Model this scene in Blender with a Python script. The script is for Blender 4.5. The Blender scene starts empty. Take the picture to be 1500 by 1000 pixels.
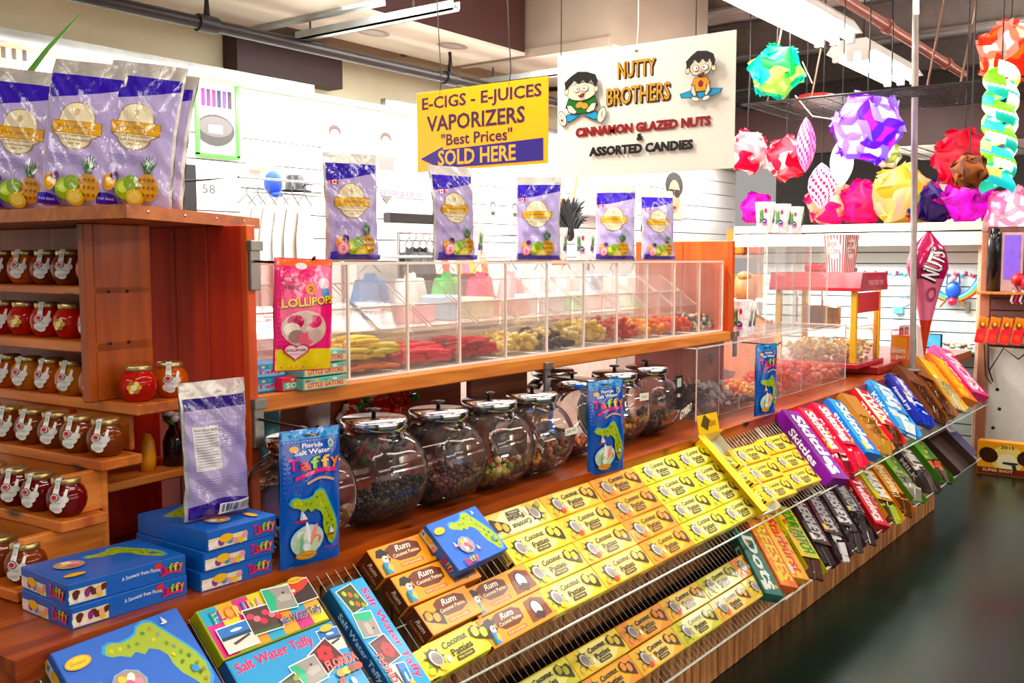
import bpy, bmesh, math, random
from mathutils import Vector, Matrix
from mathutils.geometry import tessellate_polygon
random.seed(7)
SC = bpy.context.scene
COL = SC.collection
PI = math.pi
R = math.radians

# ------------------------------------------------------------------ camera, world, lights, exposure
CAM = Vector((0.0, 0.0, 1.55)); AZ = R(36.87); PITCH = R(-4.75); FPX = 1450.0
FW = Vector((math.cos(PITCH)*math.cos(AZ), math.cos(PITCH)*math.sin(AZ), math.sin(PITCH)))
RT = Vector((math.sin(AZ), -math.cos(AZ), 0.0)); UP = RT.cross(FW)
cd = bpy.data.cameras.new('camera'); cam = bpy.data.objects.new('camera', cd); COL.objects.link(cam)
cd.sensor_width = 36.0; cd.lens = 36.0*FPX/1500.0; cd.clip_start = 0.05; cd.clip_end = 100
cam.matrix_world = Matrix(((RT.x, UP.x, -FW.x, CAM.x), (RT.y, UP.y, -FW.y, CAM.y), (RT.z, UP.z, -FW.z, CAM.z), (0, 0, 0, 1)))
SC.camera = cam
w = bpy.data.worlds.new('room_ambient'); SC.world = w; w.use_nodes = True
w.node_tree.nodes['Background'].inputs[0].default_value = (1.0, 0.93, 0.88, 1)
w.node_tree.nodes['Background'].inputs[1].default_value = 0.35
SC.view_settings.view_transform = 'Standard'; SC.view_settings.look = 'None'
SC.view_settings.gamma = 1.0; SC.view_settings.exposure = 0.24
SC.view_settings.use_curve_mapping = False
SC.cycles.transparent_max_bounces = 40
SC.cycles.max_bounces = 7; SC.cycles.diffuse_bounces = 3; SC.cycles.glossy_bounces = 3; SC.cycles.transmission_bounces = 4
SC.cycles.caustics_reflective = False; SC.cycles.caustics_refractive = False
SC.cycles.sample_clamp_indirect = 6.0

def area(name, loc, size, power, color=(1, 0.96, 0.9), rot=(0, 0, 0)):
    l = bpy.data.lights.new(name, 'AREA'); l.shape = 'RECTANGLE'; l.size, l.size_y = size; l.energy = power; l.color = color
    o = bpy.data.objects.new(name, l); o.location = loc; o.rotation_euler = rot; COL.objects.link(o); return o
# fluorescent fixtures over the aisle, over the booth and washing the back shop wall, plus added fill lights
area('aisle_lamp', (0.6, 0.2, 3.3), (4.0, 0.25), 38, (1, .92, .82))
area('aisle_lamp', (5.2, 0.2, 3.3), (4.0, 0.25), 46, (1, .92, .82))
area('aisle_lamp', (1.5, -3.4, 2.9), (5.0, 0.4), 60, (1, .92, .82), (R(35), 0, 0))
area('aisle_lamp', (6.0, -3.0, 3.1), (4.0, 0.4), 50, (1, .92, .82), (R(30), 0, 0))
area('added_front_fill', (3.0, -4.8, 1.5), (9.0, 1.4), 88, (1, .90, .76), (R(90), 0, 0))  # added low fill for the counter front and planks, no real window
area('added_stand_fill', (-1.6, 2.2, 2.7), (0.3, 2.5), 16, (1, .93, .84), (0, R(-55), 0))  # added fill from the left to brighten the honey stand
area('added_ceiling_fill', (2.5, 1.2, 3.2), (5.0, 0.2), 26, (1, .96, .9), (PI, 0, 0))  # this and the next upward fills are added to lighten ceiling and upper wall
area('added_ceiling_fill', (4.5, 3.3, 2.75), (6.0, 0.15), 40, (1, .96, .88), (PI, 0, 0))
area('added_ceiling_fill', (8.0, 1.6, 3.0), (5.0, 0.2), 70, (1, .96, .9), (PI, 0, 0))
area('added_ceiling_fill', (11.0, 0.5, 3.1), (3.0, 0.2), 26, (1, .96, .9), (PI, 0, 0))
area('booth_lamp_or_fill', (3.0, 2.7, 3.45), (3.0, 0.25), 190, (1, .96, .92))  # unseen fill added above the acrylic case to brighten the candy
area('booth_lamp_or_fill', (5.4, 2.36, 3.02), (2.7, 0.22), 75)
area('booth_lamp_or_fill', (8.0, 2.5, 3.02), (1.2, 0.22), 40)
area('wall_wash_lamp', (6.2, 4.72, 2.57), (8.5, 0.12), 120, (1, 0.98, 0.95), (R(22), 0, 0))
area('shop_lamp', (5.6, 4.0, 2.95), (4.5, 0.3), 165, (1, 0.97, 0.93))
area('case_lamp', (8.2, 2.85, 1.74), (0.08, 1.7), 42, (0.9, 0.98, 1.0), (0, R(-25), 0))
area('far_lamp', (10.8, 2.7, 3.02), (2.0, 0.25), 50)
area('far_lamp', (9.5, -0.5, 3.2), (2.5, 0.25), 60)

# ------------------------------------------------------------------ helpers
def at(px, py, axis, val):
    """point of the picture's line of sight on a real plane of the room (x, y or z = val)"""
    r = FW + RT*((px-750)/FPX) - UP*((py-500)/FPX)
    i = 'xyz'.index(axis); t = (val-CAM[i])/r[i]
    return CAM + r*t
def lin(h):
    if isinstance(h, tuple): return h
    h = h.lstrip('#'); c = [int(h[i:i+2], 16)/255 for i in (0, 2, 4)]
    return tuple(x/12.92 if x <= 0.04045 else ((x+0.055)/1.055)**2.4 for x in c)

MATS = {}
def nodes_of(name):
    m = bpy.data.materials.new(name); m.use_nodes = True; MATS[name] = m
    nt = m.node_tree; return m, nt, nt.nodes['Principled BSDF']
def mat(name, col, rough=0.5, metal=0.0, var=0.12, scale=14.0, coat=0.0, bump=0.0, emit=0.0, stretch=(1, 1, 1), spec=0.5, trans=0.0):
    if name in MATS: return MATS[name]
    m, nt, b = nodes_of(name); c = lin(col)
    tc = nt.nodes.new('ShaderNodeTexCoord'); mp = nt.nodes.new('ShaderNodeMapping'); mp.inputs['Scale'].default_value = stretch
    nz = nt.nodes.new('ShaderNodeTexNoise'); nz.inputs['Scale'].default_value = scale; nz.inputs['Detail'].default_value = 4
    nt.links.new(tc.outputs['Object'], mp.inputs[0]); nt.links.new(mp.outputs[0], nz.inputs['Vector'])
    r = nt.nodes.new('ShaderNodeValToRGB'); r.color_ramp.elements[0].position = 0.3; r.color_ramp.elements[1].position = 0.7
    r.color_ramp.elements[0].color = tuple(x*(1-var) for x in c)+(1,); r.color_ramp.elements[1].color = tuple(min(1, x*(1+var)) for x in c)+(1,)
    nt.links.new(nz.outputs[0], r.inputs[0]); nt.links.new(r.outputs[0], b.inputs['Base Color'])
    b.inputs['Roughness'].default_value = rough; b.inputs['Metallic'].default_value = metal
    b.inputs['Coat Weight'].default_value = coat; b.inputs['Specular IOR Level'].default_value = spec
    if trans: b.inputs['Transmission Weight'].default_value = trans
    if emit:
        nt.links.new(r.outputs[0], b.inputs['Emission Color']); b.inputs['Emission Strength'].default_value = emit
    if bump:
        bp = nt.nodes.new('ShaderNodeBump'); bp.inputs['Strength'].default_value = bump; bp.inputs['Distance'].default_value = 0.01
        nt.links.new(nz.outputs[0], bp.inputs['Height']); nt.links.new(bp.outputs[0], b.inputs['Normal'])
    return m
def wood(name, c1, c2, rough=0.35, axis=0, scale=3.0, knots=True, coat=0.05):
    m, nt, b = nodes_of(name)
    tc = nt.nodes.new('ShaderNodeTexCoord'); mp = nt.nodes.new('ShaderNodeMapping')
    s = [14.0, 14.0, 14.0]; s[axis] = 1.3; mp.inputs['Scale'].default_value = s
    nt.links.new(tc.outputs['Object'], mp.inputs[0])
    oi = nt.nodes.new('ShaderNodeObjectInfo'); ad = nt.nodes.new('ShaderNodeVectorMath'); ad.operation = 'ADD'
    sc = nt.nodes.new('ShaderNodeVectorMath'); sc.operation = 'SCALE'; sc.inputs['Scale'].default_value = 37.0
    cmb = nt.nodes.new('ShaderNodeCombineXYZ')
    for i in range(3): nt.links.new(oi.outputs['Random'], cmb.inputs[i])
    nt.links.new(cmb.outputs[0], sc.inputs[0]); nt.links.new(mp.outputs[0], ad.inputs[0]); nt.links.new(sc.outputs[0], ad.inputs[1])
    nz = nt.nodes.new('ShaderNodeTexNoise'); nz.inputs['Scale'].default_value = scale; nz.inputs['Detail'].default_value = 6; nz.inputs['Distortion'].default_value = 0.6
    nt.links.new(ad.outputs[0], nz.inputs['Vector'])
    r = nt.nodes.new('ShaderNodeValToRGB'); a, c = lin(c1), lin(c2)
    r.color_ramp.elements[0].position = 0.32; r.color_ramp.elements[0].color = a+(1,)
    r.color_ramp.elements[1].position = 0.68; r.color_ramp.elements[1].color = c+(1,)
    nt.links.new(nz.outputs[0], r.inputs[0])
    hs = nt.nodes.new('ShaderNodeHueSaturation'); mr = nt.nodes.new('ShaderNodeMapRange')
    mr.inputs['To Min'].default_value = 0.85; mr.inputs['To Max'].default_value = 1.15
    nt.links.new(oi.outputs['Random'], mr.inputs[0]); nt.links.new(mr.outputs[0], hs.inputs['Value'])
    nt.links.new(r.outputs[0], hs.inputs['Color'])
    last = hs.outputs[0]
    if knots:
        mk = nt.nodes.new('ShaderNodeMapping'); s = [7.0, 7.0, 7.0]; s[axis] = 3.2; mk.inputs['Scale'].default_value = s
        nt.links.new(tc.outputs['Object'], mk.inputs[0])
        v = nt.nodes.new('ShaderNodeTexVoronoi'); v.inputs['Scale'].default_value = 1.0; nt.links.new(mk.outputs[0], v.inputs['Vector'])
        kr = nt.nodes.new('ShaderNodeValToRGB'); kr.color_ramp.elements[0].position = 0.07; kr.color_ramp.elements[0].color = (0.10, 0.10, 0.10, 1)
        kr.color_ramp.elements[1].position = 0.14; kr.color_ramp.elements[1].color = (1, 1, 1, 1)
        nt.links.new(v.outputs['Distance'], kr.inputs[0])
        mx = nt.nodes.new('ShaderNodeMix'); mx.data_type = 'RGBA'; mx.blend_type = 'MULTIPLY'; mx.inputs[0].default_value = 1.0
        nt.links.new(last, mx.inputs[6]); nt.links.new(kr.outputs[0], mx.inputs[7]); last = mx.outputs[2]
    nt.links.new(last, b.inputs['Base Color'])
    b.inputs['Roughness'].default_value = rough; b.inputs['Coat Weight'].default_value = coat; b.inputs['Coat Roughness'].default_value = 0.2
    bp = nt.nodes.new('ShaderNodeBump'); bp.inputs['Strength'].default_value = 0.15; bp.inputs['Distance'].default_value = 0.004
    nt.links.new(nz.outputs[0], bp.inputs['Height']); nt.links.new(bp.outputs[0], b.inputs['Normal'])
    return m
def clear(name, tint=(1, 1, 1), haze=0.03, gloss=1.0, rough=0.03, hazecol=(1, 0.97, 0.95), f0=0.04):
    """thin clear sheet: transparent with Fresnel gloss and a little haze"""
    m = bpy.data.materials.new(name); m.use_nodes = True; MATS[name] = m; nt = m.node_tree
    nt.nodes.remove(nt.nodes['Principled BSDF']); out = nt.nodes['Material Output']
    tr = nt.nodes.new('ShaderNodeBsdfTransparent'); tr.inputs[0].default_value = tint+(1,)
    df = nt.nodes.new('ShaderNodeBsdfDiffuse'); df.inputs[0].default_value = hazecol+(1,)
    gl = nt.nodes.new('ShaderNodeBsdfAnisotropic'); gl.inputs['Roughness'].default_value = rough
    lw = nt.nodes.new('ShaderNodeFresnel'); lw.inputs[0].default_value = 1.45
    nz = nt.nodes.new('ShaderNodeTexNoise'); nz.inputs['Scale'].default_value = 9
    mh = nt.nodes.new('ShaderNodeMath'); mh.operation = 'MULTIPLY'; mh.inputs[1].default_value = haze*2
    nt.links.new(nz.outputs[0], mh.inputs[0])
    m1 = nt.nodes.new('ShaderNodeMixShader'); m2 = nt.nodes.new('ShaderNodeMixShader')
    nt.links.new(mh.outputs[0], m1.inputs[0]); nt.links.new(tr.outputs[0], m1.inputs[1]); nt.links.new(df.outputs[0], m1.inputs[2])
    mg = nt.nodes.new('ShaderNodeMath'); mg.operation = 'MULTIPLY'; mg.inputs[1].default_value = gloss; nt.links.new(lw.outputs[0], mg.inputs[0])
    nt.links.new(mg.outputs[0], m2.inputs[0]); nt.links.new(m1.outputs[0], m2.inputs[1]); nt.links.new(gl.outputs[0], m2.inputs[2])
    nt.links.new(m2.outputs[0], out.inputs[0]); return m
def jelly(name, col, dens=0.55, rough=0.06):
    m = clear(name, lin(col), 0.0, 1.0, rough, lin(col)); nt = m.node_tree
    tl = nt.nodes.new('ShaderNodeBsdfTranslucent'); tl.inputs[0].default_value = lin(col)+(1,)
    df = [n for n in nt.nodes if n.bl_idname == 'ShaderNodeBsdfDiffuse'][0]; mx = [n for n in nt.nodes if n.bl_idname == 'ShaderNodeMixShader']
    m3 = nt.nodes.new('ShaderNodeMixShader'); m3.inputs[0].default_value = .45; nt.links.new(df.outputs[0], m3.inputs[1]); nt.links.new(tl.outputs[0], m3.inputs[2])
    first = [m_ for m_ in mx if m_.inputs[2].links and m_.inputs[2].links[0].from_node == df][0]
    nt.links.remove(first.inputs[0].links[0]); first.inputs[0].default_value = dens; nt.links.new(m3.outputs[0], first.inputs[2]); return m
def attr_mat(name, rough=0.35, coat=0.2, emit=0.0, alpha=None, bump=0.0):
    m, nt, b = nodes_of(name)
    a = nt.nodes.new('ShaderNodeAttribute'); a.attribute_name = 'Col'
    nz = nt.nodes.new('ShaderNodeTexNoise'); nz.inputs['Scale'].default_value = 60
    hs = nt.nodes.new('ShaderNodeHueSaturation'); hs.inputs['Saturation'].default_value = 1.15; nt.links.new(a.outputs['Color'], hs.inputs['Color'])
    nt.links.new(hs.outputs[0], b.inputs['Base Color']); b.inputs['Roughness'].default_value = rough
    b.inputs['Coat Weight'].default_value = coat
    if bump:
        bp = nt.nodes.new('ShaderNodeBump'); bp.inputs['Strength'].default_value = bump; bp.inputs['Distance'].default_value = 0.005
        nz.inputs['Scale'].default_value = 16
        nt.links.new(nz.outputs[0], bp.inputs['Height']); nt.links.new(bp.outputs[0], b.inputs['Normal'])
    if emit:
        nt.links.new(a.outputs['Color'], b.inputs['Emission Color']); b.inputs['Emission Strength'].default_value = emit
    return m

class G:
    """collects geometry with a colour per face; build() makes ONE mesh object"""
    def __init__(s): s.v = []; s.f = []; s.c = []; s.m = []; s.sm = []
    def add(s, vs, fs, col=(.8, .8, .8), mi=0, smooth=False):
        o = len(s.v); s.v += [tuple(p) for p in vs]; c = lin(col)
        for f in fs: s.f.append(tuple(o+i for i in f)); s.c.append(c); s.m.append(mi); s.sm.append(smooth)
        return s
    def box(s, x0, y0, z0, x1, y1, z1, col=(.8, .8, .8), mi=0, T=None, edge=None):
        vs = [(x, y, z) for z in (z0, z1) for y in (y0, y1) for x in (x0, x1)]
        if T: vs = [T @ Vector(p) for p in vs]
        fs = [(0, 2, 3, 1), (4, 5, 7, 6), (0, 1, 5, 4), (2, 6, 7, 3), (0, 4, 6, 2), (1, 3, 7, 5)]
        if edge is None: return s.add(vs, fs, col, mi)
        d = [abs(z1-z0), abs(z1-z0), abs(y1-y0), abs(y1-y0), abs(x1-x0), abs(x1-x0)]; t = min(d)
        for f, dd in zip(fs, d): s.add([vs[i] for i in f], [(0, 1, 2, 3)], col, mi if dd == t else edge)
        return s
    def bevel(s, x0, y0, z0, x1, y1, z1, b=0.003, col=(.8, .8, .8), mi=0, T=None):
        xs, ys, zs = (x0, x1), (y0, y1), (z0, z1); sg = (1, -1); vs = []
        idx = {}
        for i in (0, 1):
            for j in (0, 1):
                for k in (0, 1):
                    for ax in range(3):
                        p = [xs[i], ys[j], zs[k]]
                        for a2, q in enumerate((i, j, k)):
                            if a2 != ax: p[a2] += sg[q]*b
                        idx[(i, j, k, ax)] = len(vs); vs.append(Vector(p))
        fs = []
        I = lambda i, j, k, a: idx[(i, j, k, a)]
        for i in (0, 1):
            fs.append((I(i, 0, 0, 0), I(i, 1, 0, 0), I(i, 1, 1, 0), I(i, 0, 1, 0)) if i else (I(i, 0, 0, 0), I(i, 0, 1, 0), I(i, 1, 1, 0), I(i, 1, 0, 0)))
            fs.append((I(0, i, 0, 1), I(0, i, 1, 1), I(1, i, 1, 1), I(1, i, 0, 1)) if i else (I(0, i, 0, 1), I(1, i, 0, 1), I(1, i, 1, 1), I(0, i, 1, 1)))
            fs.append((I(0, 0, i, 2), I(1, 0, i, 2), I(1, 1, i, 2), I(0, 1, i, 2)) if i else (I(0, 0, i, 2), I(0, 1, i, 2), I(1, 1, i, 2), I(1, 0, i, 2)))
            for j in (0, 1):
                fs.append((I(i, j, 0, 0), I(i, j, 1, 0), I(i, j, 1, 1), I(i, j, 0, 1)))
                fs.append((I(i, 0, j, 0), I(i, 1, j, 0), I(i, 1, j, 2), I(i, 0, j, 2)))
                fs.append((I(0, i, j, 1), I(1, i, j, 1), I(1, i, j, 2), I(0, i, j, 2)))
                for k in (0, 1): fs.append((I(i, j, k, 0), I(i, j, k, 1), I(i, j, k, 2)))
        if T: vs = [T @ p for p in vs]
        return s.add(vs, fs, col, mi)
    def tube(s, pts, r, n=6, col=(.8, .8, .8), mi=0, caps=True, smooth=True):
        pts = [Vector(p) for p in pts]; rs = r if isinstance(r, (list, tuple)) else [r]*len(pts); vs = []
        for i, p in enumerate(pts):
            d = (pts[min(i+1, len(pts)-1)]-pts[max(i-1, 0)]).normalized()
            a = Vector((0, 0, 1)) if abs(d.z) < 0.9 else Vector((1, 0, 0))
            u = d.cross(a).normalized(); v = d.cross(u)
            for k in range(n):
                t = 2*PI*k/n; vs.append(p+(u*math.cos(t)+v*math.sin(t))*rs[i])
        fs = [(i*n+k, i*n+(k+1) % n, (i+1)*n+(k+1) % n, (i+1)*n+k) for i in range(len(pts)-1) for k in range(n)]
        s.add(vs, fs, col, mi, smooth)
        if caps: s.add(vs, [tuple(range(n))[::-1], tuple(range((len(pts)-1)*n, len(pts)*n))], col, mi)
        return s
    def lathe(s, prof, n=20, c=(0, 0, 0), col=(.8, .8, .8), mi=0, axis='z', smooth=True, T=None):
        vs = []; c = Vector(c)
        for r, z in prof:
            for k in range(n):
                t = 2*PI*k/n; p = Vector((r*math.cos(t), r*math.sin(t), z))
                if axis == 'x': p = Vector((p.z, p.x, p.y))
                elif axis == 'y': p = Vector((p.y, p.z, p.x))
                p = p+c; vs.append(T @ p if T else p)
        fs = [(i*n+k, i*n+(k+1) % n, (i+1)*n+(k+1) % n, (i+1)*n+k) for i in range(len(prof)-1) for k in range(n)]
        return s.add(vs, fs, col, mi, smooth)
    def ball(s, c, r, col=(.8, .8, .8), n=10, m=6, sc=(1, 1, 1), mi=0, T=None):
        pr = [(math.sin(PI*i/m)*r, -math.cos(PI*i/m)*r) for i in range(m+1)]
        c = Vector(c); M2 = Matrix.Translation(c) @ (T.to_3x3().to_4x4() if T else Matrix()) @ Matrix.Diagonal((sc[0], sc[1], sc[2], 1))
        return s.lathe(pr, n, (0, 0, 0), col, mi, 'z', True, M2)
    def blob(s, c, r, col, sc=(1, 1, 1)):
        t = (1+5**.5)/2; q = [(-1, t, 0), (1, t, 0), (-1, -t, 0), (1, -t, 0), (0, -1, t), (0, 1, t), (0, -1, -t), (0, 1, -t), (t, 0, -1), (t, 0, 1), (-t, 0, -1), (-t, 0, 1)]
        e = Matrix.Rotation(random.random()*6, 3, Vector((random.random(), random.random(), random.random()+.1)).normalized())
        vs = [Vector(c)+(e @ Vector((a*sc[0], b*sc[1], d*sc[2])))*(r/1.9) for a, b, d in q]
        fs = [(0, 11, 5), (0, 5, 1), (0, 1, 7), (0, 7, 10), (0, 10, 11), (1, 5, 9), (5, 11, 4), (11, 10, 2), (10, 7, 6), (7, 1, 8), (3, 9, 4), (3, 4, 2), (3, 2, 6), (3, 6, 8), (3, 8, 9), (4, 9, 5), (2, 4, 11), (6, 2, 10), (8, 6, 7), (9, 8, 1)]
        return s.add(vs, fs, col, 0, True)
    def prism(s, poly, z0, z1, col=(.8, .8, .8), mi=0, T=None):
        n = len(poly); vs = [Vector((x, y, z0)) for x, y in poly]+[Vector((x, y, z1)) for x, y in poly]
        tr = tessellate_polygon([[Vector((x, y, 0)) for x, y in poly]])
        fs = [tuple(t) for t in tr]+[tuple(i+n for i in t) for t in tr]+[(i, (i+1) % n, (i+1) % n+n, i+n) for i in range(n)]
        if T: vs = [T @ p for p in vs]
        return s.add(vs, fs, col, mi)
    def grid(s, fn, nu, nv, col=(.8, .8, .8), mi=0, smooth=True, colfn=None):
        vs = [fn(i/nu, j/nv) for j in range(nv+1) for i in range(nu+1)]; w_ = nu+1
        if colfn is None: return s.add(vs, [(j*w_+i, j*w_+i+1, (j+1)*w_+i+1, (j+1)*w_+i) for j in range(nv) for i in range(nu)], col, mi, smooth)
        o = len(s.v); s.v += [tuple(p) for p in vs]
        for j in range(nv):
            for i in range(nu):
                s.f.append(tuple(o+q for q in (j*w_+i, j*w_+i+1, (j+1)*w_+i+1, (j+1)*w_+i))); s.c.append(lin(colfn((i+.5)/nu, (j+.5)/nv))); s.m.append(mi); s.sm.append(smooth)
        return s
    def mesh(s, name, mats, fix=True):
        me = bpy.data.meshes.new(name); me.from_pydata(s.v, [], s.f)
        if not isinstance(mats, (list, tuple)): mats = [mats]
        for m in mats: me.materials.append(m)
        me.polygons.foreach_set('material_index', s.m); me.polygons.foreach_set('use_smooth', s.sm)
        ca = me.color_attributes.new('Col', 'FLOAT_COLOR', 'CORNER'); buf = []
        for f, c in zip(s.f, s.c): buf += (list(c)+[1.0])*len(f)
        ca.data.foreach_set('color', buf)
        if fix:
            bm = bmesh.new(); bm.from_mesh(me); bmesh.ops.recalc_face_normals(bm, faces=bm.faces); bm.to_mesh(me); bm.free()
        return me
    def build(s, name, mats, parent=None, fix=True, loc=None, M=None):
        o = bpy.data.objects.new(name, s.mesh(name, mats, fix)); COL.objects.link(o)
        if parent is not None: o.parent = parent
        if loc is not None: o.location = loc
        if M is not None: o.matrix_world = M
        return o

_TX = {}
def text_mesh(body, bold=0.0):
    k = (body, bold)
    if k in _TX: return _TX[k]
    cu = bpy.data.curves.new('lettering', 'FONT'); cu.body = body; cu.size = 1.0; cu.resolution_u = 2; cu.offset = bold; cu.fill_mode = 'FRONT'
    cu.align_x = 'LEFT'
    ob = bpy.data.objects.new('lettering', cu); me = bpy.data.meshes.new_from_object(ob)
    vs = [(v.co.x, v.co.y) for v in me.vertices]; fs = [tuple(p.vertices) for p in me.polygons if True]
    xs = [a for a, b in vs] or [0, 1]; ys = [b for a, b in vs] or [0, 1]
    x0, x1, y0, y1 = min(xs), max(xs), min(ys), max(ys)
    vs = [((a-x0)/(x1-x0+1e-9)-.5, (b-y0)/(y1-y0+1e-9)-.5) for a, b in vs]
    bpy.data.objects.remove(ob); bpy.data.curves.remove(cu); bpy.data.meshes.remove(me)
    _TX[k] = (vs, fs, (x1-x0)/(y1-y0+1e-9)); return _TX[k]

class Decal:
    """flat print as layers of 2-D shapes, laid on a surface through fn(u, v, h) -> point"""
    def __init__(s, fn=None, lift=0.0005, step=0.00005): s.g = G(); s.fn = fn or (lambda u, v, h: Vector((u, v, h))); s.h = lift; s.step = step
    def _put(s, v2, fs, col, adv=1):
        ml = getattr(s, 'maxlen', 0)
        if ml:
            nv = list(v2); out = []; st_ = []
            for f in fs:
                for k in range(1, len(f)-1): st_.append((f[0], f[k], f[k+1]))
            cache = {}
            def mid(a, b):
                k = (min(a, b), max(a, b))
                if k not in cache: nv.append(((nv[a][0]+nv[b][0])/2, (nv[a][1]+nv[b][1])/2)); cache[k] = len(nv)-1
                return cache[k]
            while st_:
                a, b, c = st_.pop(); e = [math.hypot(nv[p][0]-nv[q][0], nv[p][1]-nv[q][1]) for p, q in ((a, b), (b, c), (c, a))]; i = e.index(max(e))
                if e[i] <= ml: out.append((a, b, c)); continue
                if i == 1: a, b, c = b, c, a
                elif i == 2: a, b, c = c, a, b
                m_ = mid(a, b); st_ += [(a, m_, c), (m_, b, c)]
            v2, fs = nv, out
        s.g.add([s.fn(a, b, s.h) for a, b in v2], fs, col)
        s.h += s.step*adv
    def poly(s, pts, col):
        tr = tessellate_polygon([[Vector((a, b, 0)) for a, b in pts]]); s._put(pts, [tuple(t) for t in tr], col); return s
    def rect(s, x0, y0, x1, y1, col, n=1, m=1):
        vs = [(x0+(x1-x0)*i/n, y0+(y1-y0)*j/m) for j in range(m+1) for i in range(n+1)]
        s._put(vs, [(j*(n+1)+i, j*(n+1)+i+1, (j+1)*(n+1)+i+1, (j+1)*(n+1)+i) for j in range(m) for i in range(n)], col); return s
    def ell(s, cx, cy, rx, ry, col, n=14, rot=0.0):
        c_, s_ = math.cos(rot), math.sin(rot); pts = []
        for k in range(n):
            a = rx*math.cos(2*PI*k/n); b = ry*math.sin(2*PI*k/n); pts.append((cx+a*c_-b*s_, cy+a*s_+b*c_))
        s._put([(cx, cy)]+pts, [(0, 1+k, 1+(k+1) % n) for k in range(n)], col); return s
    def text(s, body, cx, cy, w_, h_, col, rot=0.0, bold=0.02, shear=0.0, arc=0.0, shadow=None, heavy=0):
        v2, fs, _ = text_mesh(body, min(bold, .02)); c_, s_ = math.cos(rot), math.sin(rot)
        def T(dx, dy):
            o = []
            for a, b in v2:
                x = a*w_+shear*b*h_; y = b*h_+arc*h_*(1-4*a*a)
                o.append((cx+dx+x*c_-y*s_, cy+dy+x*s_+y*c_))
            return o
        off = [(0, 0)] if bold <= .025 else [(q*ex*c_, q*ex*s_) for q in (-1, 0, 1) for ex in (min(.13, bold)*h_*.30,)]
        if heavy: off += [(q*h_*heavy, r_*h_*heavy*.6) for q in (-1, -.5, .5, 1) for r_ in (-1, 0, 1)]
        if shadow:
            for a, b in off: s._put(T(shadow[1]+a, shadow[2]+b), fs, shadow[0], .3)
        for a, b in off: s._put(T(a, b), fs, col, .5)
        return s
    def band(s, pts, wd, col):
        """a stroke of width wd along pts"""
        L, Rr = [], []
        for i, p in enumerate(pts):
            a = pts[max(i-1, 0)]; b = pts[min(i+1, len(pts)-1)]; dx, dy = b[0]-a[0], b[1]-a[1]; l = math.hypot(dx, dy) or 1
            L.append((p[0]-dy/l*wd/2, p[1]+dx/l*wd/2)); Rr.append((p[0]+dy/l*wd/2, p[1]-dx/l*wd/2))
        n = len(pts); s._put(L+Rr, [(i, i+1, n+i+1, n+i) for i in range(n-1)], col); return s
    def build(s, name, m, parent): return s.g.build(name, m, parent, fix=False)
    def xf(s, ox, oy, sx, sy=None, rot=0.0):
        """sub-frame: returns a Decal-like painter drawing at an offset and scale"""
        sy = sx if sy is None else sy; base = s.fn; c_, s_ = math.cos(rot), math.sin(rot)
        d = Decal(lambda u, v, h: base(ox+(u*sx)*c_-(v*sy)*s_, oy+(u*sx)*s_+(v*sy)*c_, h), s.h, s.step); d.g = s.g; d._up = s; d.maxlen = getattr(s, 'maxlen', 0)/max(sx, sy)
        return d
    def done(s): s._up.h = s.h; return s._up

def tag(o, label=None, cat=None, group=None, kind=None):
    if label: o['label'] = label
    if cat: o['category'] = cat
    if group: o['group'] = group
    if kind: o['kind'] = kind
    return o
def empty(name, loc=(0, 0, 0), rz=0.0, label=None, cat=None, group=None, M=None):
    o = bpy.data.objects.new(name, None); COL.objects.link(o); o.empty_display_size = 0.05
    o.location = loc; o.rotation_euler = (0, 0, rz)
    if M is not None: o.matrix_world = M
    return tag(o, label, cat, group)
def kids(o): return [c for c in COL.objects if c.parent == o]
_KID = {}
def dup(o, label=None, group=None, parent=None, M=None, loc=None, rz=None):
    """a copy of a thing with copies of its parts and sub-parts"""
    if o.name not in _KID: _KID[o.name] = kids(o)
    ch = _KID[o.name]
    c = o.copy(); COL.objects.link(c)
    if parent is not None: c.parent = parent
    if label: c['label'] = label
    if group: c['group'] = group
    if M is not None: c.matrix_world = M
    if loc is not None: c.location = loc
    if rz is not None: c.rotation_euler = (0, 0, rz)
    for k in ch: dup(k, parent=c)
    return c
def structure(o): o['kind'] = 'structure'; return o
ORD = ['first', 'second', 'third', 'fourth', 'fifth', 'sixth', 'seventh', 'eighth', 'ninth', 'tenth', 'eleventh', 'twelfth', 'thirteenth', 'fourteenth', 'fifteenth', 'sixteenth']

# ------------------------------------------------------------------ materials
WOOD_LEDGE = wood('orange_pine', '#742804', '#aa4a0a', 0.3, 0, 2.0)
WOOD_SHELF = wood('honey_pine', '#c0641c', '#e89038', 0.35, 0, 2.0, False)
WOOD_Y = wood('honey_pine_board', '#a84c12', '#d87a28', 0.35, 1, 2.0)
WOOD_TOP = wood('top_board_pine', '#94460c', '#cc701c', 0.4, 0, 1.6, False)
WOOD_V = wood('pine_upright', '#8a3804', '#bc5a0c', 0.4, 2, 1.6)
WOOD_RED = wood('red_cedar', '#b01a04', '#dc3a0c', 0.4, 2, 1.5)
WOOD_ORANGE = wood('orange_cedar', '#c84208', '#ea6414', 0.4, 2, 1.5, False)
WOOD_BASE = wood('brown_plank', '#84481e', '#d8985c', 0.5, 2, 2.5)
PRINT = attr_mat('printed_card', 0.38, 0.15)
FILM = attr_mat('printed_film', 0.16, 0.6, 0, None, 0.25)
MATTE = attr_mat('dyed_surface', 0.7, 0.0)
CANDY = attr_mat('candy', 0.35, 0.3)
GLOW = attr_mat('glowing_shade', 0.5, 0.0, 0.38)
GLOW2 = attr_mat('bright_glowing_shade', 0.5, 0.0, 0.85)
CHROME = mat('chrome', '#c8c8cc', 0.12, 1.0, 0.05)
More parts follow.
